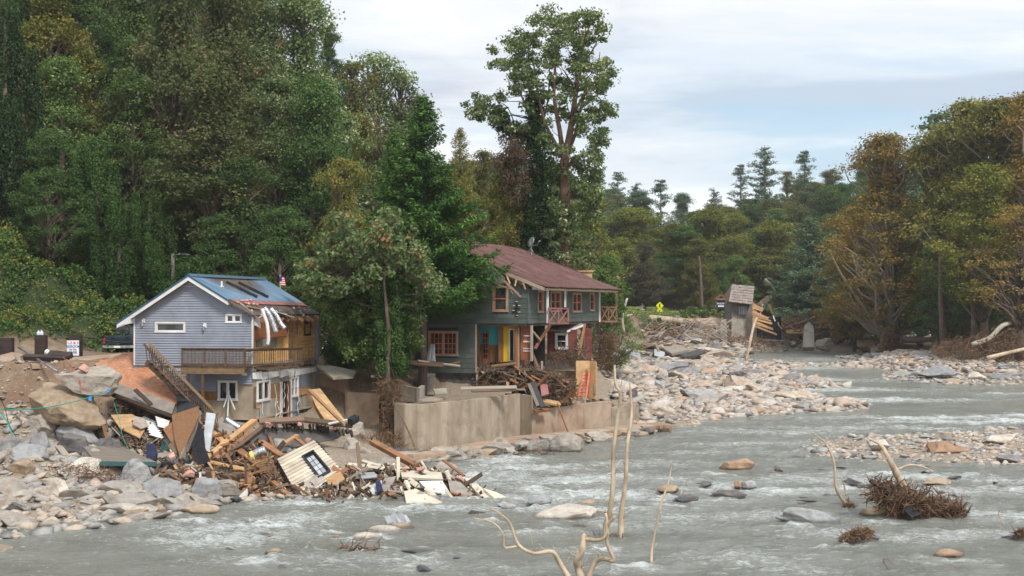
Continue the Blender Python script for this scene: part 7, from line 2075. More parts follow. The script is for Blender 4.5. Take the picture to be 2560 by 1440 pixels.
# cream siding heap
for pix,an,th,mat,nm,lb in[
 ([(1010,1228),(1040,1222),(1120,1262),(1016,1258)],[(1010,1228,58.4),(1040,1222,58.8),(1120,1262,57.2)],.1,'cream_siding','siding_sheet','largest cream siding panel at the waterline'),
 ([(1000,1175),(1102,1180),(1108,1198),(1005,1192)],[(1000,1175,61.2),(1102,1180,60.9),(1005,1192,60.4)],.1,'cream_siding','siding_sheet','cream siding panel edged with pink foam on top of the heap'),
 ([(1048,1203),(1106,1202),(1128,1237),(1070,1226)],[(1048,1203,60),(1106,1202,60),(1128,1237,58.6)],.06,'white_paint','door_panel','white door blade lying in the cream heap'),
 ([(1100,1262),(1190,1240),(1212,1258),(1150,1272)],[(1100,1262,57.4),(1190,1240,58.2),(1150,1272,57)],.06,'cream_siding','siding_sheet','cream sheet dipping into the river'),
 ([(1160,1195),(1176,1195),(1208,1222),(1236,1256),(1222,1258),(1190,1228)],[(1160,1195,60.4),(1176,1195,60.4),(1230,1256,57.8)],.12,'cream_siding','siding_bundle','bundle of cream strips bending down to the water'),
 ([(1208,1220),(1240,1230),(1286,1252),(1270,1262),(1235,1245)],[(1208,1220,58.9),(1240,1230,58.6),(1270,1262,57.5)],.1,'cream_siding','siding_bundle','pointed cream strip at the very tip of the heap'),
 ([(960,1196),(990,1190),(975,1225),(950,1232)],[(960,1196,60.2),(990,1190,60.5),(950,1232,59)],.08,'slate_panel','wall_board','grey wallboard piece left of the foam edged panel'),
 ([(925,1215),(955,1200),(952,1228),(930,1236)],[(925,1215,59.8),(955,1200,60.2),(930,1236,59)],.08,'roof_sheet_grey','metal_sheet','small pale metal sheet in the heap'),
 ([(938,1205),(950,1200),(958,1226),(942,1232)],[(938,1205,59.6),(950,1200,59.7),(942,1232,58.8)],.08,'navy_cloth','blue_board','dark blue panel standing in the heap'),
 ([(994,1262),(1030,1262),(1042,1276),(996,1274)],[(994,1262,57.2),(1030,1262,57.1),(996,1274,56.7)],.2,'trim_blue','blue_metal_piece','blue metal piece awash at the foot of the heap'),
 ([(900,1182),(935,1180),(945,1192),(905,1196)],[(900,1182,61.2),(935,1180,61.2),(905,1196,60.6)],.04,'roof_sheet_grey','metal_sheet','shiny metal sheet on the left of the heap'),
 ([(1120,1200),(1150,1205),(1190,1240),(1160,1250),(1125,1225)],[(1120,1200,60),(1150,1205,59.8),(1160,1250,58.3)],.06,'slate_panel','wall_board','dirty wallboard in the right part of the heap'),
 ([(815,1195),(850,1178),(862,1196),(840,1212),(820,1210)],[(815,1195,60.2),(850,1178,60.8),(820,1210,59.6)],.05,'new_wood','torn_plywood','torn orange plywood corner below the black window'),
 ([(772,974),(800,971),(862,1050),(820,1062),(790,1015)],[(772,974,74.5),(800,971,74.8),(862,1050,71.2)],.06,'chipboard','leaning_plywood','yellow plywood sheet leaning at the corner of the blue house'),
 ([(766,990),(775,978),(822,1058),(810,1062)],[(766,990,74),(775,978,74.2),(810,1062,71.2)],.1,'red_wood','wood_board','narrow orange panel left of the leaning plywood'),
 ([(775,990),(790,985),(825,1035),(800,1030)],[(775,990,73.8),(790,985,74),(800,1030,72.2)],.05,'slate_panel','torn_board','dark torn board on the leaning plywood'),
 ([(791,912),(835,915),(891,927),(883,942),(833,945)],[(791,912,80.5),(891,927,80),(833,945,78)],.1,'cream_siding','roof_slab','cream flat porch roof slab resting between wall and house'),
 ([(1487,878),(1510,862),(1543,890),(1552,906),(1528,905)],[(1487,878,166),(1510,862,173),(1552,906,158)],.1,'roof_sheet_grey','roofing_sheet','pale roofing sheet closest to the ladder'),
 ([(1505,870),(1524,868),(1570,902),(1550,904)],[(1505,870,170),(1524,868,170),(1550,904,157)],.1,'roof_sheet_grey','roofing_sheet','second pale roofing sheet with a white edge'),
 ([(1524,842),(1545,850),(1570,866),(1568,880),(1530,862)],[(1524,842,184),(1570,866,177),(1530,862,176)],.1,'roof_sheet_grey','roofing_sheet','grey roofing sheet tilted up behind the first ones'),
 ([(1545,845),(1575,852),(1596,862),(1570,872)],[(1545,845,186),(1596,862,181),(1570,872,176)],.1,'roof_sheet_grey','roofing_sheet','grey roofing sheet folded like a tent'),
 ([(1572,872),(1600,880),(1602,898),(1578,888)],[(1572,872,175),(1600,880,173),(1578,888,168)],.1,'roof_sheet_grey','roofing_sheet','small dull roofing sheet right of the first ones'),
 ([(1642,845),(1660,850),(1680,868),(1664,874),(1648,862)],[(1642,845,190),(1680,868,183),(1648,862,182)],.1,'roof_sheet_grey','roofing_sheet','pale roofing sheet alone on the dark bank'),
 ([(1636,872),(1662,880),(1660,895),(1636,888)],[(1636,872,178),(1662,880,176),(1636,888,171)],.1,'roof_sheet_grey','roofing_sheet','pale roofing sheet beside the slanting dark roots'),
 ([(1690,842),(1706,846),(1710,862),(1692,856)],[(1690,842,190),(1706,846,190),(1692,856,188)],.1,'sign_navy','blue_sheet','small bluish sheet on the washed out bank'),
 ([(1590,850),(1640,842),(1650,885),(1600,892)],[(1590,850,189),(1640,842,192),(1600,892,174)],.4,'asphalt','asphalt_slab','dark broken road slab standing between the roofing sheets'),
 ([(1862,905),(1890,905),(1932,928),(1896,934)],[(1862,905,165),(1890,905,166),(1896,934,152)],.3,'asphalt','asphalt_slab','dark slab tilted up at the river side of the gravel bar'),
 ([(1700,885),(1752,872),(1765,880),(1712,893)],[(1700,885,170),(1752,872,176),(1712,893,166)],.2,'asphalt','asphalt_slab','thin dark slab at the top of the gravel bar'),
 ([(2056,800),(2095,806),(2080,822)],[(2056,800,205),(2095,806,205),(2080,822,203)],.2,'roof_sheet_grey','metal_sheet','triangular pale sheet on the driftwood heap'),
 ([(1965,824),(2010,824),(2010,832),(1966,832)],[(1965,824,204),(2010,824,204),(1966,832,203)],.2,'new_wood','plank_stack','orange planks right of the black basement wall'),
 ([(2008,868),(2012,813),(2022,805),(2034,816),(2037,868)],[(2008,868,196),(2034,816,198),(2037,868,196)],.9,'block_wall','concrete_slab','upright tilted concrete slab by the river bend'),
 ([(0,888),(30,880),(60,886),(20,905),(0,902)],[(0,888,75),(60,886,76),(20,905,73)],.1,'muddy_concrete','pavement_slab','broken slab of pavement at the cliff edge, leftmost'),
 ([(60,900),(180,893),(290,885),(330,882),(280,893),(180,905),(80,912)],[(60,900,74.6),(290,885,77),(180,905,73.6)],.22,'muddy_concrete','pavement_slab','long undercut slab of pavement below the white sign'),
 ([(1640,852),(1700,818),(1712,826),(1660,860)],[(1640,852,188),(1700,818,196),(1660,860,187)],.2,'dark_wood','plank_stack','dark timber raft on the washed out bank'),
]:panel(pix,an,th,mat,nm,lb,nm.split('_')[-1])
blob([(1012,1172,61),],.2,'insulation','foam_block','pink foam wad left on top of the foam edged panel','foam');blob([(1050,1172,60.8)],.22,'insulation','foam_block','pink foam wad right on top of the foam edged panel','foam');blob([(1150,1198,60.2)],.2,'insulation','foam_block','pink foam lump at the top of the bending strips','foam')
bd(1102,1178,1104,1200,.1,.3,'dark_block','dark edge plate right of the foam edged panel')
duct([(632,1139),(648,1130),(664,1124)],61.5,.19,'silver_duct','short silver duct with yellow lining below the fallen ceiling')
mb=MB();mb.tube([P(627,1140,61.3),P(634,1138,61.3)],.2,10);mb.build('duct_lining','yellow_fibre',None,label='yellow insulation ring at the mouth of the short silver duct',cat='insulation',centre=True)
duct([(563,1048),(580,1060),(600,1072)],67.4,.19,'dark_duct','scuffed dark metal pipe behind the long orange beam','galvanised')
mb=MB()
for i in range(9):
    f=i/8;c=P(660+22*f,1150+38*f,61.3-f*.6);r=.36-.14*f;pts=[c+Vector((r*math.cos(a),.3*r*math.sin(a),r*.35*math.sin(a)))for a in np.linspace(0,6.283,13)];mb.tube(pts,.02,4)
for a in np.linspace(0,6.283,9)[:-1]:mb.tube([P(660,1150,61.3)+Vector((.36*math.cos(a),.11*math.sin(a),.13*math.sin(a))),P(682,1188,60.7)+Vector((.2*math.cos(a),.06*math.sin(a),.07*math.sin(a)))],.014,4)
tag(mb.build('wire_basket','root_wood',None,label='woven cone shaped basket jammed left of the cream wall',cat='basket',centre=True))
# loose splintered boards filling the heaps
rb=random.Random(21)
def splinters(n,poly,mats,label,group,lmin,lmax,ang,d0=(-.3,1.2),name='broken_board'):
    for x,y in scatter_poly(poly,n,rng=np.random.default_rng(n)):
        L_=rb.uniform(lmin,lmax);a=rb.gauss(*ang);D=Dp(y)+rb.uniform(*d0)
        p=P(x,y,D);d=Vector((math.cos(a),rb.uniform(-.5,.5),math.sin(a))).normalized()
        board(p-d*L_/2,p+d*L_/2,rb.uniform(.08,.24),rb.uniform(.03,.09),rb.choice(mats),label,group=group,name=name,roll=rb.uniform(-.8,.8))
splinters(72,[(395,1090),(520,1060),(640,1100),(700,1160),(735,1245),(560,1240),(420,1190)],['new_wood','red_wood','red_wood','old_wood','dark_wood'],'splintered board in the wood heap below the blue house','splintered boards below the blue house',.5,1.9,(.3,.9))
splinters(84,[(760,1230),(850,1190),(960,1165),(1090,1175),(1230,1240),(1150,1262),(900,1268),(770,1258)],['old_wood','dark_wood','grey_wood','cream_siding','cream_siding','red_wood'],'broken board in the cream heap at the water edge','broken boards of the cream heap',.6,2.2,(-.25,.5),(-.4,.8))
splinters(26,[(280,1040),(420,1045),(460,1120),(330,1130)],['old_wood','grey_wood','slate_panel','red_wood','dark_wood'],'broken piece of wood in the hollow under the fallen floor','broken wood under the fallen floor',.4,1.3,(.2,.9))
for x,y in scatter_poly([(1200,925),(1330,918),(1420,955),(1430,990),(1330,980),(1200,960)],36,rng=np.random.default_rng(4)):
    p=P(x,y,83.6+rb.uniform(-.8,1));a=rb.gauss(.3,.8);d=Vector((math.cos(a),rb.uniform(-.4,.4),math.sin(a)));L_=rb.uniform(.5,1.8)
    board(p-d*L_/2,p+d*L_/2,rb.uniform(.08,.2),.06,rb.choice(['old_wood','red_wood','grey_wood','root_wood']),'broken board in the heap under the washed out rooms',group='broken boards under the washed out rooms',name='broken_board')
for x,y in scatter_poly([(1480,815),(1640,800),(1820,800),(1830,860),(1690,885),(1560,880)],66,rng=np.random.default_rng(5)):
    D=float(np.interp(x,[1480,1830],[180,198]))+rb.uniform(-3,3)-(y-840)*.3;p=P(x,y,D);a=rb.gauss(-.3,.4);d=Vector((math.cos(a),rb.uniform(-.4,.4),math.sin(a)));L_=rb.uniform(1.0,5)
    board(p-d*L_/2,p+d*L_/2,rb.uniform(.15,.45),.12,rb.choice(['old_wood','grey_wood','root_wood','dark_wood','slate_panel']),'broken plank on the washed out far bank',group='broken planks on the far bank',name='broken_board')
for x,y in scatter_poly([(1960,800),(2130,800),(2140,850),(1960,855)],28,rng=np.random.default_rng(6)):
    p=P(x,y,206+rb.uniform(-3,3));a=rb.gauss(.2,.5);d=Vector((math.cos(a),rb.uniform(-.4,.4),math.sin(a)));L_=rb.uniform(1.5,6)
    board(p-d*L_/2,p+d*L_/2,rb.uniform(.15,.4),.15,rb.choice(['old_wood','root_wood','red_wood','dark_wood']),'broken timber in the driftwood heap at the river bend',group='timbers of the driftwood heap',name='broken_board')
def litter(name,poly,n,mat,label,lmin,lmax,seed,Df=None,d0=(-.2,1.0)):
    nr2=np.random.default_rng(seed);mb=MB()
    for x,y in scatter_poly(poly,n,rng=nr2):
        D=(Dp(y)if Df is None else Df)+nr2.uniform(*d0);p=P(x,y,D);a=nr2.normal(.1,.8);d=Vector((math.cos(a),nr2.uniform(-.6,.6),math.sin(a))).normalized();L_=nr2.uniform(lmin,lmax)
        mb.bar(p-d*L_/2,p+d*L_/2,nr2.uniform(.03,.13),nr2.uniform(.01,.05),up=nr2.normal(0,1,3))
    return mb.build(name,mat,None,label=label,kind='stuff')
H1=[(385,1080),(520,1060),(640,1110),(700,1160),(735,1248),(560,1245),(430,1195)]
H2=[(755,1225),(850,1190),(960,1165),(1090,1175),(1240,1245),(1150,1266),(900,1270),(760,1258)]
H3=[(275,1010),(430,1045),(470,1120),(400,1160),(300,1125)]
for i,(pl_,m,n)in enumerate([(H1,'new_wood',240),(H1,'old_wood',420),(H1,'dark_wood',420),(H2,'old_wood',420),(H2,'dark_wood',420),(H2,'cream_siding',130),(H3,'old_wood',260),(H3,'dark_wood',300),(H1,'white_fibre',36),(H3,'white_fibre',24)]):  # dark_wood pieces also paint in the shaded gaps between the wreckage
    litter('wood_splinters',pl_,n,m,'splinters and small wreckage in the heaps below the blue house',.2,1.0,50+i)
litter('wood_splinters',[(1195,925),(1335,918),(1430,955),(1436,992),(1330,985),(1195,964)],420,'old_wood','splintered wood under the washed out rooms',.3,1.2,61,84,(-1,1.5))
litter('wood_splinters',[(1480,800),(1640,800),(1830,802),(1830,868),(1690,885),(1500,880)],420,'grey_wood','splintered wood on the washed out far bank',.8,3.0,62,188,(-8,10))
litter('wood_splinters',[(1955,800),(2130,798),(2150,856),(1955,860)],300,'old_wood','splintered wood at the river bend',1.0,4.0,63,207,(-4,4))
for a in[((1640,805,199),(1740,808,201),2.2,.35,'chipboard','left length of broken pavement along the far bank top'),((1738,808,201),(1806,806,203),2.4,.4,'muddy_concrete','right length of broken pavement along the far bank top'),
          ((1500,826,186),(1590,834,189),.6,.3,'grey_wood','long grey beam on the far bank behind the pale roofing sheets'),((1600,838,188),(1690,852,190),.8,.3,'rail_wood','long brown beam crossing the far bank below the peeled log'),((1688,832,190),(1700,868,187),.5,.3,'dark_wood','dark beam standing in the far bank debris'),
          ((1540,848,184),(1640,830,190),.5,.2,'new_wood','pale yellow plank slanting up the far bank'),((1750,850,194),(1812,858,194),.7,.3,'red_wood','reddish beam before the concrete base of the hut')]:
    board(P(*a[0]),P(*a[1]),*a[2:])
panel([(1655,868),(1700,862),(1722,874),(1680,884)],[(1655,868,178),(1700,862,181),(1680,884,172)],.3,'grey_wood','broken_slab','pale broad slab where the far bank meets the gravel bar','slab')
panel([(1770,868),(1820,862),(1850,872),(1800,880)],[(1770,868,190),(1820,862,193),(1800,880,186)],.3,'muddy_concrete','broken_slab','muddy slab in front of the concrete base of the hut','slab')
# terrace bits by the green house
for a in[((1150,972,79),(1290,968,80),.3,.08,'grey_wood','long grey plank lying on the terrace edge'),((1180,978,79),(1290,975,80),.2,.06,'old_wood','dark plank beside the long grey plank'),((1268,955,80.5),(1270,975,80.3),.14,.1,'new_wood','small yellow stake on the terrace'),
          ((1330,955,82.8),(1358,1018,81.9),.3,.06,'black_plastic','dark torn sheet hanging over the wall corner'),((1322,960,82.6),(1345,1015,81.9),.2,.08,'grey_wood','grey board slipping over the wall corner'),
          ((1382,965,84),(1398,995,83.6),.12,.08,'red_wood','first of two short stakes leaning near the ladder'),((1400,960,84.4),(1412,996,84.1),.12,.08,'red_wood','second of two short stakes leaning near the ladder'),
          ((1345,1000,83),(1400,1010,83.4),.4,.12,'chipboard','plywood piece on top of the stained wall'),((1394,1010,82.8),(1422,1084,83.2),.09,.06,'red_wood','thin stick leaning against the stained wall'),
          ((1335,1028,81.8),(1372,1024,82.6),.3,.12,'red_wood','short timber block on the broken wall end'),((1488,985,86.8),(1486,925,87),.12,.1,'grey_wood','white grey strip beside the yellow post'),((1400,1004,84),(1440,996,84.6),.2,.1,'new_wood','bright board at the foot of the ladder')]:
    board(P(*a[0]),P(*a[1]),*a[2:])
panel([(1440,902),(1474,902),(1474,996),(1440,996)],[(1440,902,87.2),(1474,902,87.6),(1440,996,87.2)],.1,'chipboard','plywood_wall','plywood wall standing behind the red ladder','wall')
panel([(1474,903),(1489,905),(1489,996),(1474,997)],[(1474,903,87),(1489,905,86.8),(1474,997,87)],.15,'new_wood','wood_post','yellow wooden post right of the red ladder','post')
panel([(1083,972),(1115,970),(1120,984),(1088,985)],[(1083,972,80),(1115,970,80.3),(1088,985,79.4)],.1,'block_wall','concrete_piece','tilted grey block slab on the terrace','slab')
panel([(1045,1000),(1075,992),(1110,996),(1090,1003)],[(1045,1000,77),(1110,996,77.6),(1075,992,78)],.05,'grey_wood','board_piece','pale board piece near the edge of the curved wall','board')
# ------------------------------------------------------------------ driftwood in the river
def drift(name,stems,base,label,r0s,mat='driftwood',cat='branch'):
    """bare flood-stripped stems: every stem a list of photo pixels"""
    b=W(*base);D=b.y;root=thing(name,b,label,cat)
    for i,(pts,r)in enumerate(zip(stems,r0s)):
        w=[P(1160+x/1.8286,880+y/1.8286,D)+Vector((0,.12*math.sin(j*1.7+i),0))for j,(x,y)in enumerate(pts)]
        c=catmull(w,4);mb=MB();n=len(c)
        rr_=[max(.008,(r[0]+(r[1]-r[0])*k/(n-1))*(.84+.2*noise.noise((k*1.3,i,r[0]*90))))for k in range(n)]
        mb.tube(c,rr_,8)
        for k in range(2,n-1):
            if rr_[k]>.015 and(k*7+i)%3==0:
                a_=k*2.4;L2=rr_[k]*3+.12;d2=Vector((math.cos(a_),-.3,.5+.4*math.sin(a_)))
                mb.tube([c[k],c[k]+d2*L2*.6,c[k]+d2*L2+Vector((0,0,.05))],[rr_[k]*.35,rr_[k]*.2,.004],4)
        mb.build('stem' if i==0 else 'limb',mat,root,smooth=True)
    return root
drift('bare_pole',[[(655,860),(650,800),(668,720),(680,600),(684,450),(700,320),(714,190),(692,150),(690,60)],[(712,190),(722,130),(716,90)]],(1518,1340),'tallest bare pole standing in the river, with a kink near its top',[(.13,.045),(.02,.008)])
drift('bare_pole',[[(718,862),(720,740),(738,600),(745,430),(766,290),(760,140)],[(745,540),(725,500),(700,530),(690,560)]],(1556,1342),'second tall bare pole just right of the tallest one',[(.12,.04),(.02,.008)])
drift('bare_pole',[[(856,972),(862,890),(882,780),(900,690),(932,610),(946,545),(943,500)]],(1628,1412),'lone slender bare pole right of the pair',[(.06,.02)])
drift('bare_pole',[[(990,652),(1010,610),(1034,568)]],(1702,1240),'short bare stick leaning right in mid river',[(.03,.012)])
drift('bare_branch',[[(540,1040),(522,990),(516,950),(540,905),(546,850),(556,840)],[(546,855),(600,862),(640,845),(655,790),(650,740)]],(1455,1445),'twisted pale branch rising at the lower edge, left of the tall poles',[(.13,.09),(.07,.04)])
drift('bare_branch',[[(565,1040),(600,965),(640,945),(685,950),(656,880),(655,800),(692,748)]],(1468,1447),'curved pale branch hooking right below the tall poles',[(.10,.035)])
drift('bare_branch',[[(485,1040),(440,970),(400,912),(320,918),(250,884),(212,790),(170,742),(105,702)],[(250,890),(185,895),(178,830),(130,778),(38,762)],[(325,915),(310,860),(308,800)]],(1426,1449),'long zigzag pale branch reaching left over the foreground water',[(.10,.02),(.05,.02),(.015,.006)])
drift('bare_sapling',[[(1760,700),(1735,680),(1698,610),(1690,510),(1660,425),(1604,376)],[(1750,660),(1742,620),(1720,568)],[(1690,600),(1685,650),(1665,700)]],(2122,1262),'pale sapling leaning left beside the upturned root tree',[(.10,.03),(.05,.02),(.015,.006)])
drift('upturned_tree',[[(2045,690),(2010,620),(1975,550),(1940,490),(1910,430),(1850,394)],[(1985,540),(2040,518),(2100,525),(2148,552)]],(2290,1290),'thick pale trunk growing out of a great root mass at the right',[(.24,.04),(.06,.03)],cat='tree')
drift('bare_twig',[[(2470,790),(2450,750),(2442,712)]],(2508,1308),'thin pale twig alone near the right edge',[(.03,.01)])
drift('bent_twig',[[(1938,990),(1922,960),(1930,945),(1958,968)]],(2215,1422),'small dark bent twig at the lower right',[(.02,.01)],'root_wood')
tangle('root_ball',[(2180,1200),(2260,1215),(2330,1240),(2400,1258),(2425,1290),(2330,1300),(2240,1290),(2170,1240)],53.6,.8,1500,.022,'root_wood','great brown root mass around the thick pale trunk',.75,droop=.1,seed=31)
tangle('root_ball',[(2105,1335),(2140,1318),(2180,1322),(2184,1342),(2130,1354),(2098,1350)],47.6,.3,520,.016,'root_wood','small round root ball in the lower right water',.3,droop=.1,seed=32)
tangle('root_ball',[(2535,1328),(2560,1322),(2570,1340),(2540,1342)],48.3,.2,160,.014,'root_wood','dark root clump at the right edge',.3,droop=.1,seed=33)
tangle('root_ball',[(2105,1255),(2135,1255),(2135,1268),(2108,1268)],53.9,.2,120,.014,'root_wood','little root foot of the pale leaning sapling',.3,droop=.1,seed=34)
tangle('driftwood_twigs',[(1500,1345),(1560,1350),(1560,1368),(1500,1370)],49,.3,90,.02,'root_wood','dark twigs caught at the foot of the tall poles',.6,droop=0,seed=35)
tangle('driftwood_twigs',[(838,1372),(900,1360),(946,1370),(930,1388),(850,1386)],46.4,.25,46,.022,'root_wood','forked driftwood lying against the white topped boulder',1.0,droop=-.1,seed=36)
board(P(2265,1265,52.9),P(2290,1290,52.6),.45,.04,'black_plastic','dark blue grey plastic piece stuck in the great root mass','scrap',name='plastic_scrap')
board(P(2175,1200,53.6),P(2225,1240,53),.12,.1,'black_plastic','black length of pipe on top of the great root mass','pipe',name='pipe')
for i in range(5):board(P(970+i*9,1290-i%2*4,52),P(978+i*10,1308,51.7),.28,.03,'roof_sheet_grey','bent strip of bluish metal in the shallows','metal strip','crumpled bluish metal in the shallows','metal_strip',roll=.6*(i%2))
# logs
def log(pix,Ds,r,mat,label,taper=.75):
    pts=catmull([P(x,y,D)for(x,y),D in zip(pix,Ds)],4);mb=MB();mb.tube(pts,[r*(1-(1-taper)*k/(len(pts)-1))for k in range(len(pts))],9)
    return mb.build('log',mat,None,smooth=True,label=label,cat='log',centre=True)
log([(1625,796),(1670,799),(1722,806)],[194,196,198],.5,'driftwood','large peeled orange log on the far bank')
log([(1715,806),(1770,828),(1832,868)],[197,195,190],.42,'bark','dark trunk sliding down the far bank to the river')
log([(1865,905),(1874,860),(1885,812),(1892,795)],[164,164,165,166],.18,'driftwood','bare pole leaning in front of the collapsed stone hut')
log([(1956,825),(1990,812),(2050,790)],[204,205,206],.25,'red_wood','long slanting log on the driftwood heap')
log([(2236,836),(2270,850),(2345,848)],[184,180,178],.45,'bark','fallen trunk lying right of the sycamore root plate')
log([(2430,862),(2475,845),(2505,815),(2540,805),(2580,806)],[150,150,150,152,153],.28,'pale_bark','bowed pale log sticking out of the right bank brush')
log([(2468,895),(2520,882),(2580,868)],[146,147,149],.22,'driftwood','straight peeled log low in the right bank brush')
log([(1560,832),(1556,790),(1568,745)],[116,116,116],.12,'pale_bark','bare grey snag beside the porch corner')
log([(1912,698),(1930,715),(1942,737)],[228,228,228],.22,'pale_bark','broken pale snag behind the broken chimney',.6)
for pts,D,r,nm,lb,m in[([(2232,860),(2228,760),(2222,660),(2250,560)],183,.85,'tree_trunk','massive dark sycamore trunk standing on its root plate','bark'),([(2358,850),(2352,740),(2350,640)],168,.42,'tree_trunk','slim straight grey brown trunk on the right bank','bark'),
                             ([(2437,840),(2434,760),(2436,660)],160,.4,'tree_trunk','dark trunk between the slim one and the right edge','bark'),([(2545,840),(2550,740),(2556,640)],158,.4,'tree_trunk','trunk closest to the right edge','bark'),([(1755,778),(1752,700),(1748,640)],222,.3,'tree_trunk','thin trunk on the lawn right of the round maple','bark'),
                             ([(2380,830),(2378,780),(2380,700)],190,.25,'tree_trunk','thin shaded trunk behind the slim straight one','bark')]:
    c=catmull([P(x,y,D)for x,y in pts],4);mb=MB();mb.tube(c,lerp_list([r,r*.75,r*.4],len(c)),8);mb.build(nm,m,None,smooth=True,label=lb,cat='trunk',centre=True)

# ------------------------------------------------------------------ road shelf: pillars, sign, truck, lamp, flag
for(x0,x1,y0,y1,D,lb)in[(-6,29,845,902,78,'dark block pillar at the left edge of the photo'),(86,113,838,893,79,'dark block pillar with water jugs on top'),(173,201,838,891,80.5,'dark block pillar behind the white sign')]:
    a,b=P(x0,y1,D),P(x1,y0,D);root=thing('block_pillar',((a.x+b.x)/2,D,a.z),lb,'pillar');n=6;h=(b.z-a.z+.2)/n
    for k in range(n):
        mb=MB();z=a.z-.2+k*h;mb.box((a.x,D,z+.006),(b.x,D+.45,z+h));mb.build('block','pillar_block',root)
for i,(x,lb)in enumerate([(96,'left milky water jug on the dark pillar'),(104,'right bluish water jug on the dark pillar')]):
    q=P(x,838,79.1);mb=MB();mb.lathe(q,[(0,.085),(.02,.095),(.16,.095),(.22,.05),(.25,.022),(.28,.024)],9);j=mb.build('water_jug','jug_plastic',None,smooth=True,label=lb,cat='jug',centre=True)
mb=MB();q=P(118,886,78.8);mb.lathe(q,[(0,.15),(.15,.17),(.25,.1),(.3,.02)],8);mb.build('plastic_bag','cloth_white',None,smooth=True,label='white plastic bag at the foot of the pillar with jugs',cat='bag',centre=True)
sg=thing('rental_sign',P(182,890,80),'white rental sign with red and blue lettering leaning on the dark pillar','sign')
sw_=Wall(P(166,889,80.2).xy.to_3d(),(1,.05,0),(0.05,-1,0))
mb=MB();a=sw_.at(167,851);b=sw_.at(199,889);sw_.box(mb,a[0],b[0],b[1],a[1],-.05,.0);mb.build('board','sign_white',sg)
mb=MB();sw_.box(mb,b[0]-.03,b[0]+.03,b[1]-.05,a[1],-.06,.01);mb.build('edge','sign_black',sg)
def text(s_,size,mat,parent,M,name='lettering',ext=.004,sx=1.0):
    cu=bpy.data.curves.new(name,'FONT');cu.body=s_;cu.size=size;cu.extrude=ext;cu.align_x='CENTER';cu.align_y='CENTER';cu.offset=size*.018
    tmp=bpy.data.objects.new(name,cu);dg=bpy.context.evaluated_depsgraph_get();COL.objects.link(tmp);dg.update()
    me=bpy.data.meshes.new_from_object(tmp.evaluated_get(dg));bpy.data.objects.remove(tmp)
    me.transform(M@Matrix.Diagonal((sx,1,1,1)));me.materials.clear();return link(name,me,mat,parent)
sc=(b[0]-a[0])/2+a[0];Ms=lambda u,z:Matrix.Translation(sw_.p(u,z,.008))@Matrix(((1,0,.05,0),(.05,0,-1,0),(0,1,0,0),(0,0,0,1)))
zz=lambda y:sw_.at(180,y)[1]
for s_,y,sz,m,sx in[('1-2 & 3',857.5,.21,'sign_red',1.0),('BEDROOM',866.5,.20,'sign_blue',.78),('On The',874,.13,'sign_black',.95),('RIVER',881.5,.19,'sign_blue',.95)]:text(s_,sz,m,sg,Ms(sc-.02,zz(y)),sx=sx)
# pickup truck
tr=thing('pickup_truck',P(290,885,88),'dark green pickup truck parked behind the blue house, tail towards us','pickup truck')
o=P(258,885,88);tx,ty,tz=o.x,o.y,o.z
def tb_(x0,x1,y0,y1,z0,z1,name,mat,par=tr,bev=.03):
    mb=MB();mb.box((tx+x0,ty+y0,tz+z0),(tx+x1,ty+y1,tz+z1));ob=mb.build(name,mat,par);m=ob.modifiers.new('edge','BEVEL');m.width=bev;m.segments=2;return ob
tb_(.02,1.95,.03,2.1,.52,1.12,'bed','truck_paint');tg=tb_(.14,1.83,-.03,.03,.58,1.1,'tailgate','truck_paint');tb_(.3,1.6,-.045,-.03,.86,1.0,'handle_panel','black_plastic',tg,.005)
tb_(-.02,1.97,-.14,.0,.36,.52,'bumper','chrome');tb_(.02,.13,-.04,.05,.62,.98,'tail_light','tail_red',tr,.01);tb_(1.84,1.95,-.04,.05,.62,.98,'tail_light','tail_red',tr,.01)
tb_(.7,1.1,-.16,-.14,.38,.5,'licence_plate','sign_white',tr,.004)
mb=MB();mb.prism([(tx+.12,ty+2.1,tz+1.1),(tx+.12,ty+3.7,tz+1.1),(tx+.24,ty+3.3,tz+1.66),(tx+.24,ty+2.2,tz+1.66)],(1.7,0,0));cab=mb.build('cab','truck_paint',tr)
tb_(.34,1.62,2.08,2.13,1.16,1.58,'rear_window','glass',cab,.01);tb_(.05,1.92,2.1,5.2,.5,1.1,'body','truck_paint')
tb_(1.02,1.07,2.06,2.09,1.16,1.58,'pillar','black_plastic',cab,.005)
for(x,y)in((.05,1.0),(1.68,1.0),(.05,4.2),(1.68,4.2)):
    mb=MB();mb.tube([(tx+x,ty+y,tz+.36),(tx+x+.24,ty+y,tz+.36)],.37,18);w_=mb.build('wheel','rubber',tr);mb=MB();mb.tube([(tx+x-.005,ty+y,tz+.36),(tx+x+.245,ty+y,tz+.36)],.2,12);mb.build('rim','chrome',w_)
# street lamp
q=P(432,690,97);sl_=thing('street_lamp',q,'grey street lamp with a long arm above the vine thicket','street lamp')
mb=MB();mb.tube([Vector((q.x,q.y,gz(q.x,q.y))),P(432,634,97)],.13,8);mb.build('pole','dark_block',sl_,smooth=True)
mb=MB();mb.tube([P(433,641,96.9),P(440,637,96.7),P(450,635,96.4)],.035,6);mb.build('arm','galvanised',sl_,smooth=True)
mb=MB();mb.prism([P(449,633,96.4),P(458,632,96.2),P(474,636,96),P(474,638,96),P(452,638,96.4)],(0,.28,0));mb.build('lamp_head','galvanised',sl_)
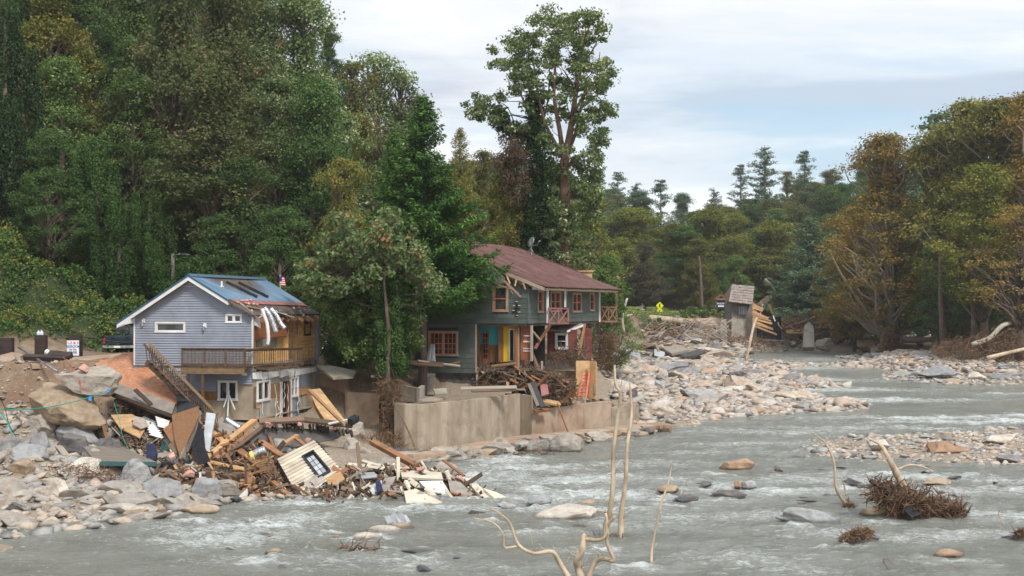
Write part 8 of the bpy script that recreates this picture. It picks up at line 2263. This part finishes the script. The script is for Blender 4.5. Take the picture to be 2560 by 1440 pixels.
# flag
q=P(701,735,84);fg=thing('small_flag',q,'small stars and stripes flag on a pole behind the blue roof','flag')
mb=MB();mb.tube([P(701,760,84),P(700,686,84)],.018,6);mb.build('pole','cloth_white',fg)
for i in range(9):
    mb=MB();z0=P(0,692+i*2.5,84).z;z1=P(0,694.5+i*2.5,84).z;x0,x1=q.x-.06+.012*i,q.x+.22+.012*i;mb.box((x0+(.13 if i<4 else 0),q.y-.02,z1),(x1,q.y,z0));mb.build('stripe','sign_red' if i%2==0 else 'sign_white',fg)
mb=MB();mb.box((q.x-.07,q.y-.025,P(0,702,84).z),(q.x+.09,q.y+.005,P(0,692,84).z));mb.build('canton','sign_navy',fg)
# pole lying over the cliff, cords, wires
def cord(pix,Ds,r,mat,name,label,cat='cord',k=5):
    mb=MB();mb.tube(catmull([P(x,y,D)for(x,y),D in zip(pix,Ds)],k),r,5);mb.build(name,mat,None,smooth=True,label=label,cat=cat,centre=True)
cord([(46,868),(90,896),(142,928)],[77,73.6,70],.06,'galvanised','metal_pole','long grey metal pole leaning down over the boulder stack','pole',2)
cord([(95,897),(148,893)],[76.5,77],.045,'galvanised','metal_pole','short grey metal pole lying on the road shelf','pole',2)
cord([(0,1022),(60,1024),(130,1016),(200,1000),(264,981)],[66]*5,.022,'teal_cord','green_rope','green rope stretched across the boulder stack','rope')
cord([(0,1030),(18,1055),(32,1090),(50,1108)],[65.5,65,64,63.5],.03,'teal_cord','green_rope','green rope hanging down at the left edge','rope')
cord([(0,995),(12,1020),(22,1060),(40,1092)],[65.8,65.4,65,64],.02,'black_plastic','cable','dark cable hanging at the left edge','cable')
cord([(285,1008),(298,1050),(306,1090),(322,1124)],[66.4,66,64.5,63],.014,'teal_cord','green_rope','thin green rope dangling into the wood heap','rope')
cord([(150,885),(185,925),(208,975)],[75,68,66.6],.018,'red_paint','red_string','red string running down over the top boulders','string')
cord([(0,758),(110,812),(180,836),(255,850),(330,858)],[86,87,87,87.5,88],.035,'black_plastic','fallen_cable','fallen black power cable sagging towards the truck','cable')
cord([(0,775),(90,805),(165,838),(245,846)],[85,86,86,87],.025,'black_plastic','fallen_cable','thinner fallen cable below the sagging power cable','cable')
panel([(220,992),(228,990),(229,1003),(222,1001)],[(220,992,65.8),(228,990,65.8),(222,1001,65.7)],.02,'blue_tape','tape_scrap','blue tape scrap tied to the green rope','tape')
panel([(266,974),(272,972),(274,980),(268,981)],[(266,974,66),(272,972,66),(268,981,65.9)],.02,'blue_tape','tape_scrap','blue tape scrap on the right side of the top boulder','tape')
cord([(990,1018),(1008,1050),(1028,1095),(1040,1128)],[73.6,73.2,72.9,72.6],.045,'old_wood','bare_branch','thin bare branch leaning on the curved wall','branch')
# red step ladder
ld=thing('step_ladder',P(1460,996,86.4),'red step ladder leaning against the plywood wall','ladder')
la,lb_,lc,ldd=P(1447,995,86.3),P(1465,995,86.1),P(1461,931,87),P(1473,931,86.9)
for a,b in((la,lc),(lb_,ldd)):mb=MB();mb.bar(a,b,.09,.05,up=(0,-1,0));mb.build('rail','red_paint',ld)
for i in range(7):f=(i+.6)/7.4;mb=MB();mb.bar(la.lerp(lc,f),lb_.lerp(ldd,f),.1,.03);mb.build('step','red_paint',ld)
# small scraps
for x,y,D,r,m,nm,lb,cat in[(1425,960,85,.16,'cloth_white','plastic_bag','white plastic bag in the heap left of the ladder','bag'),(866,878,80.4,.22,'pink_flower','flower_bunch','bunch of pink flowers in the undergrowth','flowers'),(932,940,78,.12,'cloth_white','paper_scrap','white paper scrap on the dry brush','scrap'),
                                   (868,893,80.2,.14,'pink_flower','flower_bunch','lower small tuft of the pink flowers','flowers'),(1434,985,84.8,.12,'red_paint','fuel_can','small red can at the foot of the ladder','can'),(1425,988,84.6,.1,'sign_navy','bucket','small blue bucket beside the red can','bucket'),(812,872,86,.2,'cloth_white','bag_pile','white bags seen through the undergrowth by the blue house','bags'),(818,858,86,.18,'cloth_white','bag_pile','upper white bag seen through the undergrowth','bags')]:
    blob([(x,y,D)],r,m,nm,lb,cat)
panel([(1350,960),(1368,955),(1372,985),(1354,990)],[(1350,960,83),(1368,955,83.2),(1354,990,82.6)],.2,'pinkish_paint','torn_cushion','dull pink torn cushion in the heap above the wall corner','cushion')

# ------------------------------------------------------------------ the collapsed hut and the far valley's buildings
HD=200.0;hut=thing('stone_hut',P(1865,850,HD),'collapsed hut on a concrete base, its roof tilted and one side torn off','hut')
HW=Wall(P(1830,850,HD).xy.to_3d(),(math.cos(.12),math.sin(.12),0),(math.sin(.12),-math.cos(.12),0))
def hbox(x0,y0,x1,y1,n0,n1,name,mat,par=hut):
    mb=MB();a=HW.at(x0,y0,n1);b=HW.at(x1,y1,n1);HW.box(mb,a[0],b[0],b[1],a[1],n0,n1);return mb.build(name,mat,par)
hbox(1829,797,1892,856,-4,0,'base_wall','block_wall');hbox(1829,757,1882,797,-3.8,-.05,'wall','grey_shakes')
hw=hbox(1845,764,1869,788,-.04,.05,'window','grey_wood')
for i in range(4):hbox(1847+i*5.5,766,1850.6+i*5.5,786,.05,.08,'pane','roof_sheet_grey',hw)
mb=MB();a,b,c,d=P(1822,755,199),P(1881,762,198.6),P(1890,716,201),P(1833,711,201.6);mb.hexa([a,b,b+Vector((.3,4.4,.6)),a+Vector((-.2,4.4,.6)),d+Vector((0,1.2,0)),c+Vector((0,1.2,0)),c+Vector((0,1.5,.02)),d+Vector((0,1.5,.02))]);rf_=mb.build('roof','old_wood',hut)
n_s,m_s=7,9
for j in range(n_s):
    for i in range(m_s):
        f0,f1,g0,g1=i/m_s,(i+.96)/m_s,j/n_s,(j+1.05)/n_s
        pt=lambda f,g_,h:a.lerp(b,f).lerp(d.lerp(c,f)+Vector((0,1.2,0)),min(g_,1))+Vector((0,-h,h*.7))
        mb=MB();h=R.uniform(.03,.08);mb.hexa([pt(f0,g0,0),pt(f1,g0,0),pt(f1,g1,0),pt(f0,g1,0),pt(f0,g0,h+.05),pt(f1,g0,h+.05),pt(f1,g1,h),pt(f0,g1,h)]);mb.build('shingle','shingle',rf_)
for i in range(11):
    y=757+i*5.6;x1=1882+14+i*4.2;board(P(1881,y,198.6),P(x1+R.uniform(-9,9),y+8+i*1.2+R.uniform(-4,5),198.9),R.uniform(.18,.34),.07,'new_wood','bright torn board of the stripped side of the stone hut','board','torn boards on the side of the stone hut','side_board',up=(0,-1,.3))
for i in range(12):x=R.uniform(1890,1945);y=R.uniform(750,815);board(P(x,y,199.5),P(x+R.uniform(-8,14),y+R.uniform(10,34),199),.16,.07,R.choice(['new_wood','red_wood','cloth_white','old_wood']),'splinter hanging off the torn side of the stone hut','splinter','splinters on the torn side of the stone hut','splinter')
panel([(1896,806),(1953,790),(1954,850),(1897,846)],[(1896,806,201),(1953,790,202.5),(1897,846,201)],1.5,'black_cloth','basement_wall','black tarred basement wall right of the stone hut','wall')
panel([(1801,806),(1816,798),(1818,852),(1802,850)],[(1801,806,197),(1816,798,197.4),(1802,850,197)],.5,'block_wall','concrete_pier','narrow concrete wall end left of the stone hut','wall')
panel([(1800,812),(1830,812),(1830,856),(1800,856)],[(1800,812,200),(1830,812,200),(1800,856,200)],.5,'dark_wood','garage_door','brown shutter in the concrete base left of the stone hut','door')
# cabin with chimney behind
cb=thing('far_cabin',P(1955,800,226),'dark cabin with a low gable roof behind the broken hut','cabin')
mb=MB();a,b=P(1905,800,226),P(1985,765,226);mb.box((a.x,226,a.z-3),(b.x,233,b.z));mb.build('wall','dark_wood',cb)
mb=MB();mb.prism([P(1898,772,225.6),P(1940,738,225.6),P(1995,770,225.6),P(1940,745,225.6)],(0,8,0));mb.build('roof','old_wood',cb)
mb=MB();a,b=P(1935,800,224.6),P(1952,738,224.6);mb.box((a.x,224.6,a.z-2),(b.x,225.6,b.z));mb.box((a.x-.1,224.5,b.z-.4),(b.x+.1,225.7,b.z+.1));mb.build('chimney','dark_block',cb)
# pedestrian crossing sign
q=P(1649,790,203);ps=thing('crossing_sign',q,'yellow diamond pedestrian crossing sign with an arrow plate on the lawn','road sign')
mb=MB();mb.tube([P(1650,800,203.06),P(1650,758,203.06)],.05,6);mb.build('post','galvanised',ps)
def dia(cx,cy,r,D,th):c=P(cx,cy,D);s_=r*D/F;return[c+Vector((0,0,s_)),c+Vector((s_,0,0)),c+Vector((0,0,-s_)),c+Vector((-s_,0,0))]
mb=MB();mb.prism(dia(1649.5,764,9.5,203,.03),(0,.03,0));mb.build('diamond_plate','sign_yellow',ps)
mb=MB();s_=203/F
def sp(x,y):return P(1649.5+x,764+y,202.98)
mb.tube([sp(0,-5),sp(0,-3.4)],.07,8);mb.bar(sp(.2,-3),sp(-.4,1),.13,.01,up=(0,-1,0));mb.bar(sp(-.4,1),sp(-2,5),.08,.01,up=(0,-1,0));mb.bar(sp(-.4,1),sp(2,5),.08,.01,up=(0,-1,0));mb.bar(sp(0,-2.6),sp(-2.4,0),.06,.01,up=(0,-1,0));mb.bar(sp(0,-2.6),sp(2.4,-.2),.06,.01,up=(0,-1,0))
mb.build('walking_figure','sign_black',ps)
mb=MB();a,b=P(1643.5,779,203),P(1655.5,772.5,203);mb.box((a.x,202.97,a.z),(b.x,203,b.z));mb.build('arrow_plate','sign_yellow',ps)
mb=MB();mb.bar(P(1652.5,774,202.95),P(1647,777.5,202.95),.08,.01,up=(0,-1,0));mb.bar(P(1646.5,777.8,202.95),P(1650,777.8,202.95),.07,.01,up=(0,-1,0));mb.build('arrow','sign_black',ps)
# blue and white roadside sign under a little gable
rs2=thing('roadside_sign',P(1802,775,215),'blue and white roadside sign under a red timber gable','sign')
mb=MB();a,b=P(1791,769,215),P(1814,755,215);mb.box((a.x,214.9,a.z),(b.x,215,b.z));mb.build('board','sign_navy',rs2)
mb=MB();a,b=P(1795,767,214.88),P(1810,763.4,214.88);mb.box((a.x,214.86,a.z),(b.x,214.88,b.z));mb.build('plate','sign_white',rs2)
text('ENGLISH',.32,'sign_white',rs2,Matrix.Translation(P(1802.5,759,214.85))@Matrix.Rotation(math.pi/2,4,'X'))
for x in(1790,1815):mb=MB();mb.bar(P(x,795,215.1),P(x,745,215.1),.18,.18,up=(1,0,0));mb.build('post','red_wood',rs2)
for(x0,y0,x1,y1)in[(1786,748,1802.5,737),(1802.5,737,1819,748),(1790,748,1815,748)]:mb=MB();mb.bar(P(x0,y0,215),P(x1,y1,215),.25,.2,up=(0,1,0));mb.build('gable_beam','red_wood',rs2)
mb=MB();q=P(1606,775,213);mb.lathe(q,[(0,.5),(.1,.45),(.15,.12),(.5,.12),(.55,.4),(.6,.42),(.62,.1),(.9,.1),(.95,.2),(1.0,.05)],10);mb.build('garden_fountain','white_paint',None,smooth=True,label='small grey garden fountain on the lawn left of the yellow sign',cat='fountain',centre=True)
# ------------------------------------------------------------------ words for the trees that stand behind
LM=[(0,90,'the tall vine wrapped trunk at the left edge'),(90,200,'the rounded vine covered sapling'),(200,320,'the bulging vine curtain'),(320,430,'the dark block pillars and the truck'),(430,520,'the street lamp'),(520,640,'the blue roof ridge'),(640,740,'the small flag'),
      (740,860,'the undergrowth beside the blue house'),(860,960,'the big leaved tree'),(960,1100,'the big spruce'),(1100,1220,'the maroon roof peak'),(1220,1340,'the ivy mantle of the tallest tree'),(1340,1460,'the tallest tree'),(1460,1560,'the porch corner of the green house'),
      (1560,1680,'the round dark maple'),(1680,1790,'the hedge left of the blue sign'),(1790,1900,'the collapsed stone hut'),(1900,2000,'the far cabin'),(2000,2100,'the big grey green conifer'),(2100,2180,'the pinkish boulder at the river bend'),(2180,2300,'the massive sycamore trunk'),(2300,2420,'the slim straight trunk'),(2420,2520,'the bowed log'),(2520,9999,'the right edge of the photo')]
TONE={'leaf_dark':'dark green','leaf_mid':'mid green','leaf_silver':'silvery green','leaf_olive':'olive green','leaf_rust':'rust brown','leaf_orange':'orange tinged','leaf_yellow':'yellow green','leaf_blue':'bluish green'}
seen={}
for o in[t_ for t_ in TREES if t_.get('group')=='hill']:
    x,y=px_of(o.location);lm=next((w for a,b,w in LM if a<=x<b),'the left edge of the photo')
    D=o.location.y;far='close behind' if D<125 else('well behind' if D<190 else('far behind' if D<290 else 'on the ridge beyond'))
    kind='pine' if o.name.startswith('pine')else('sycamore' if o.name.startswith('syc')else 'broadleaf tree')
    lb=f"{TONE.get(o['_m'], 'green')} {kind} {far} {lm}"
    o['label']=lb;o['category']='tree';o['group']='forest trees standing behind the river bank'
    seen.setdefault(lb,[]).append(o)
for lb,os_ in seen.items():
    if len(os_)==2:
        os_.sort(key=lambda o:px_of(o.location)[0]);os_[0]['label']='left '+lb;os_[1]['label']='right '+lb
    elif len(os_)>2:
        os_.sort(key=lambda o:px_of(o.location)[0])
        for i,o in enumerate(os_):o['label']=['first','second','third','fourth','fifth','sixth','seventh','eighth','ninth','tenth'][min(i,9)]+' '+lb
for o in TREES:
    if '_m' in o:del o['_m']
# words for loose boards and stones: tone, size, lie and the nearest thing one can find
MARK=[(345,940,'the fallen floor'),(150,1000,'the boulder stack'),(465,1090,'the cabinet panel'),(500,1110,'the black tarpaulin'),(470,1005,'the hot tub shell'),(300,1140,'the corrugated sheet'),(575,1100,'the long orange beam'),(750,1090,'the fallen ceiling'),(560,1170,'the lath covered slab'),(645,1132,'the short silver duct'),(670,1170,'the wire basket'),
        (775,1170,'the leaning cream wall'),(900,1170,'the upright dark post'),(1050,1180,'the foam edged panel'),(1065,1245,'the largest cream panel'),(1200,1225,'the bending cream strips'),(425,1232,'the light granite boulder'),(330,1190,'the big angular boulder'),(140,1230,'the tilted pale block'),(40,1275,'the dark left edge boulder'),(240,1310,'the slab leaning over the water'),(500,1278,'the low speckled boulder'),
        (1050,1160,'the left end of the footing ledge'),(1230,1150,'the lumpy ledge boulder'),(1415,1115,'the rounded ledge boulder'),(1600,1085,'the pointed ledge end'),(1240,940,'the washed out floor edge'),(1350,980,'the wall corner'),(1460,950,'the red ladder'),(1400,900,'the red shed'),(1815,985,'the long whitish boulder'),(1950,955,'the square pale block'),(1900,985,'the white angular boulder'),(1645,962,'the pale grey sloping rock'),(1580,935,'the flat brownish slab'),(1895,918,'the tilted dark slab'),(1740,880,'the thin dark slab'),(1720,1055,'the pale split boulder'),(2100,1010,'the point of the gravel bar'),
        (1520,885,'the pale roofing sheets'),(1620,865,'the standing road slab'),(1670,800,'the peeled orange log'),(1780,835,'the sliding dark trunk'),(1860,860,'the collapsed stone hut'),(1990,828,'the orange planks'),(2020,840,'the upright concrete slab'),(2075,810,'the triangular pale sheet'),(2355,1118,'the large reddish slab'),(2500,1098,'the wide pale slab'),(2190,1110,'the left end of the islet'),(2515,1146,'the grey islet boulder'),
        (960,1328,'the smooth cream boulder'),(908,1350,'the white topped boulder'),(1060,1384,'the speckled dome boulder'),(655,1342,'the blue grey angular rock'),(812,1312,'the pale shallows rock'),(1376,1300,'the very large pale slab'),(1470,1350,'the foot of the tall poles'),(1830,1160,'the orange brown river slab'),(1710,1246,'the black flat slab'),(2030,1290,'the broad grey slab'),(2290,1260,'the great root mass'),(2140,1338,'the small root ball'),(2370,1385,'the orange lower right rock'),(1850,1235,'the long dark rock'),
        (2330,930,'the pyramid boulder'),(2440,945,'the light shore boulder'),(2235,880,'the sycamore root plate'),(2300,962,'the blue grey shore slab'),(2500,950,'the long grey shore rock')]
HUE={'new_wood':'bright orange','red_wood':'reddish','old_wood':'brown','dark_wood':'dark','grey_wood':'greyish','cream_siding':'cream','slate_panel':'taupe','root_wood':'muddy','river_rock':'','bank_rock':'','rock_grey':'grey','cloth_white':'white'}
auto={}
for o in COL.objects:
    if o.get('category')in('stone',)or o.name.startswith(('broken_board','splinter','side_board','lath','slat','sheet_rib','joist','metal_strip'))and o.parent is None:
        c=o.matrix_basis.translation
        if o.type=='MESH' and o.get('category')!='stone':c=o.matrix_basis@Vector((.5,0,0))
        x,y=px_of(c);mk=min(MARK,key=lambda m:(m[0]-x)**2+((m[1]-y)*1.6)**2)
        dx,dy=x-mk[0],(y-mk[1])*1.6
        rel='touching' if dx*dx+dy*dy<180 else(('right of' if dx>0 else 'left of')if abs(dx)>abs(dy)else('below' if dy>0 else 'above'))
        hue=HUE.get(o.data.materials[0].name,'')
        if o.get('category')=='stone':
            w=max(o.scale[0],o.scale[1])*F/c.y;sz='small' if w<11 else('mid sized' if w<20 else 'large');sh='flat' if o.scale[2]<.4*o.scale[0]else 'chunky'
            lb=f"{sz} {sh} {hue} stone {rel} {mk[2]}"
        else:
            d=o.matrix_basis.to_3x3()@Vector((1,0,0));L_=d.length*F/c.y;a=abs(math.degrees(math.atan2(d.z,math.hypot(d.x,d.y*.2))))
            noun={'broken_board':'board','side_board':'torn board','metal_strip':'metal strip','sheet_rib':'sheet rib'}.get(o.name.split('.')[0],o.name.split('.')[0])
            lb=f"{'short' if L_ < 34 else ('long' if L_ > 75 else 'medium')} {hue} {noun} {'lying flat' if a < 18 else ('standing steeply' if a > 55 else 'slanting')} {rel} {mk[2]}"
        lb=' '.join(lb.split());o['label']=lb;auto.setdefault(lb,[]).append((x,o))
        if 'group' not in o:o['group']='loose pieces of wreckage'
ORD=['leftmost','second','third','fourth','fifth','sixth','seventh','eighth','ninth','tenth','eleventh','twelfth','thirteenth','fourteenth','fifteenth','sixteenth','seventeenth','eighteenth','nineteenth','twentieth']
for lb,os_ in auto.items():
    if len(os_)>1:
        os_.sort(key=lambda q:q[0])
        for i,(x,o)in enumerate(os_):o['label']=(ORD[min(i,19)]if i<len(os_)-1 else 'rightmost')+' '+lb
# ------------------------------------------------------------------ the air
mb=MB();mb.box((-700,-30,-3.5),(700,900,120))
hz=mb.build('haze',None,None,kind='stuff')
hm=bpy.data.materials.new('haze');hm.use_nodes=True;hm.node_tree.nodes.clear()
ho=hm.node_tree.nodes.new('ShaderNodeOutputMaterial');hv=hm.node_tree.nodes.new('ShaderNodeVolumePrincipled')
hv.inputs['Color'].default_value=(.97,.985,1,1);hv.inputs['Density'].default_value=0.00022;hv.inputs['Anisotropy'].default_value=.3
hm.node_tree.links.new(hv.outputs[0],ho.inputs['Volume']);hz.data.materials.append(hm)
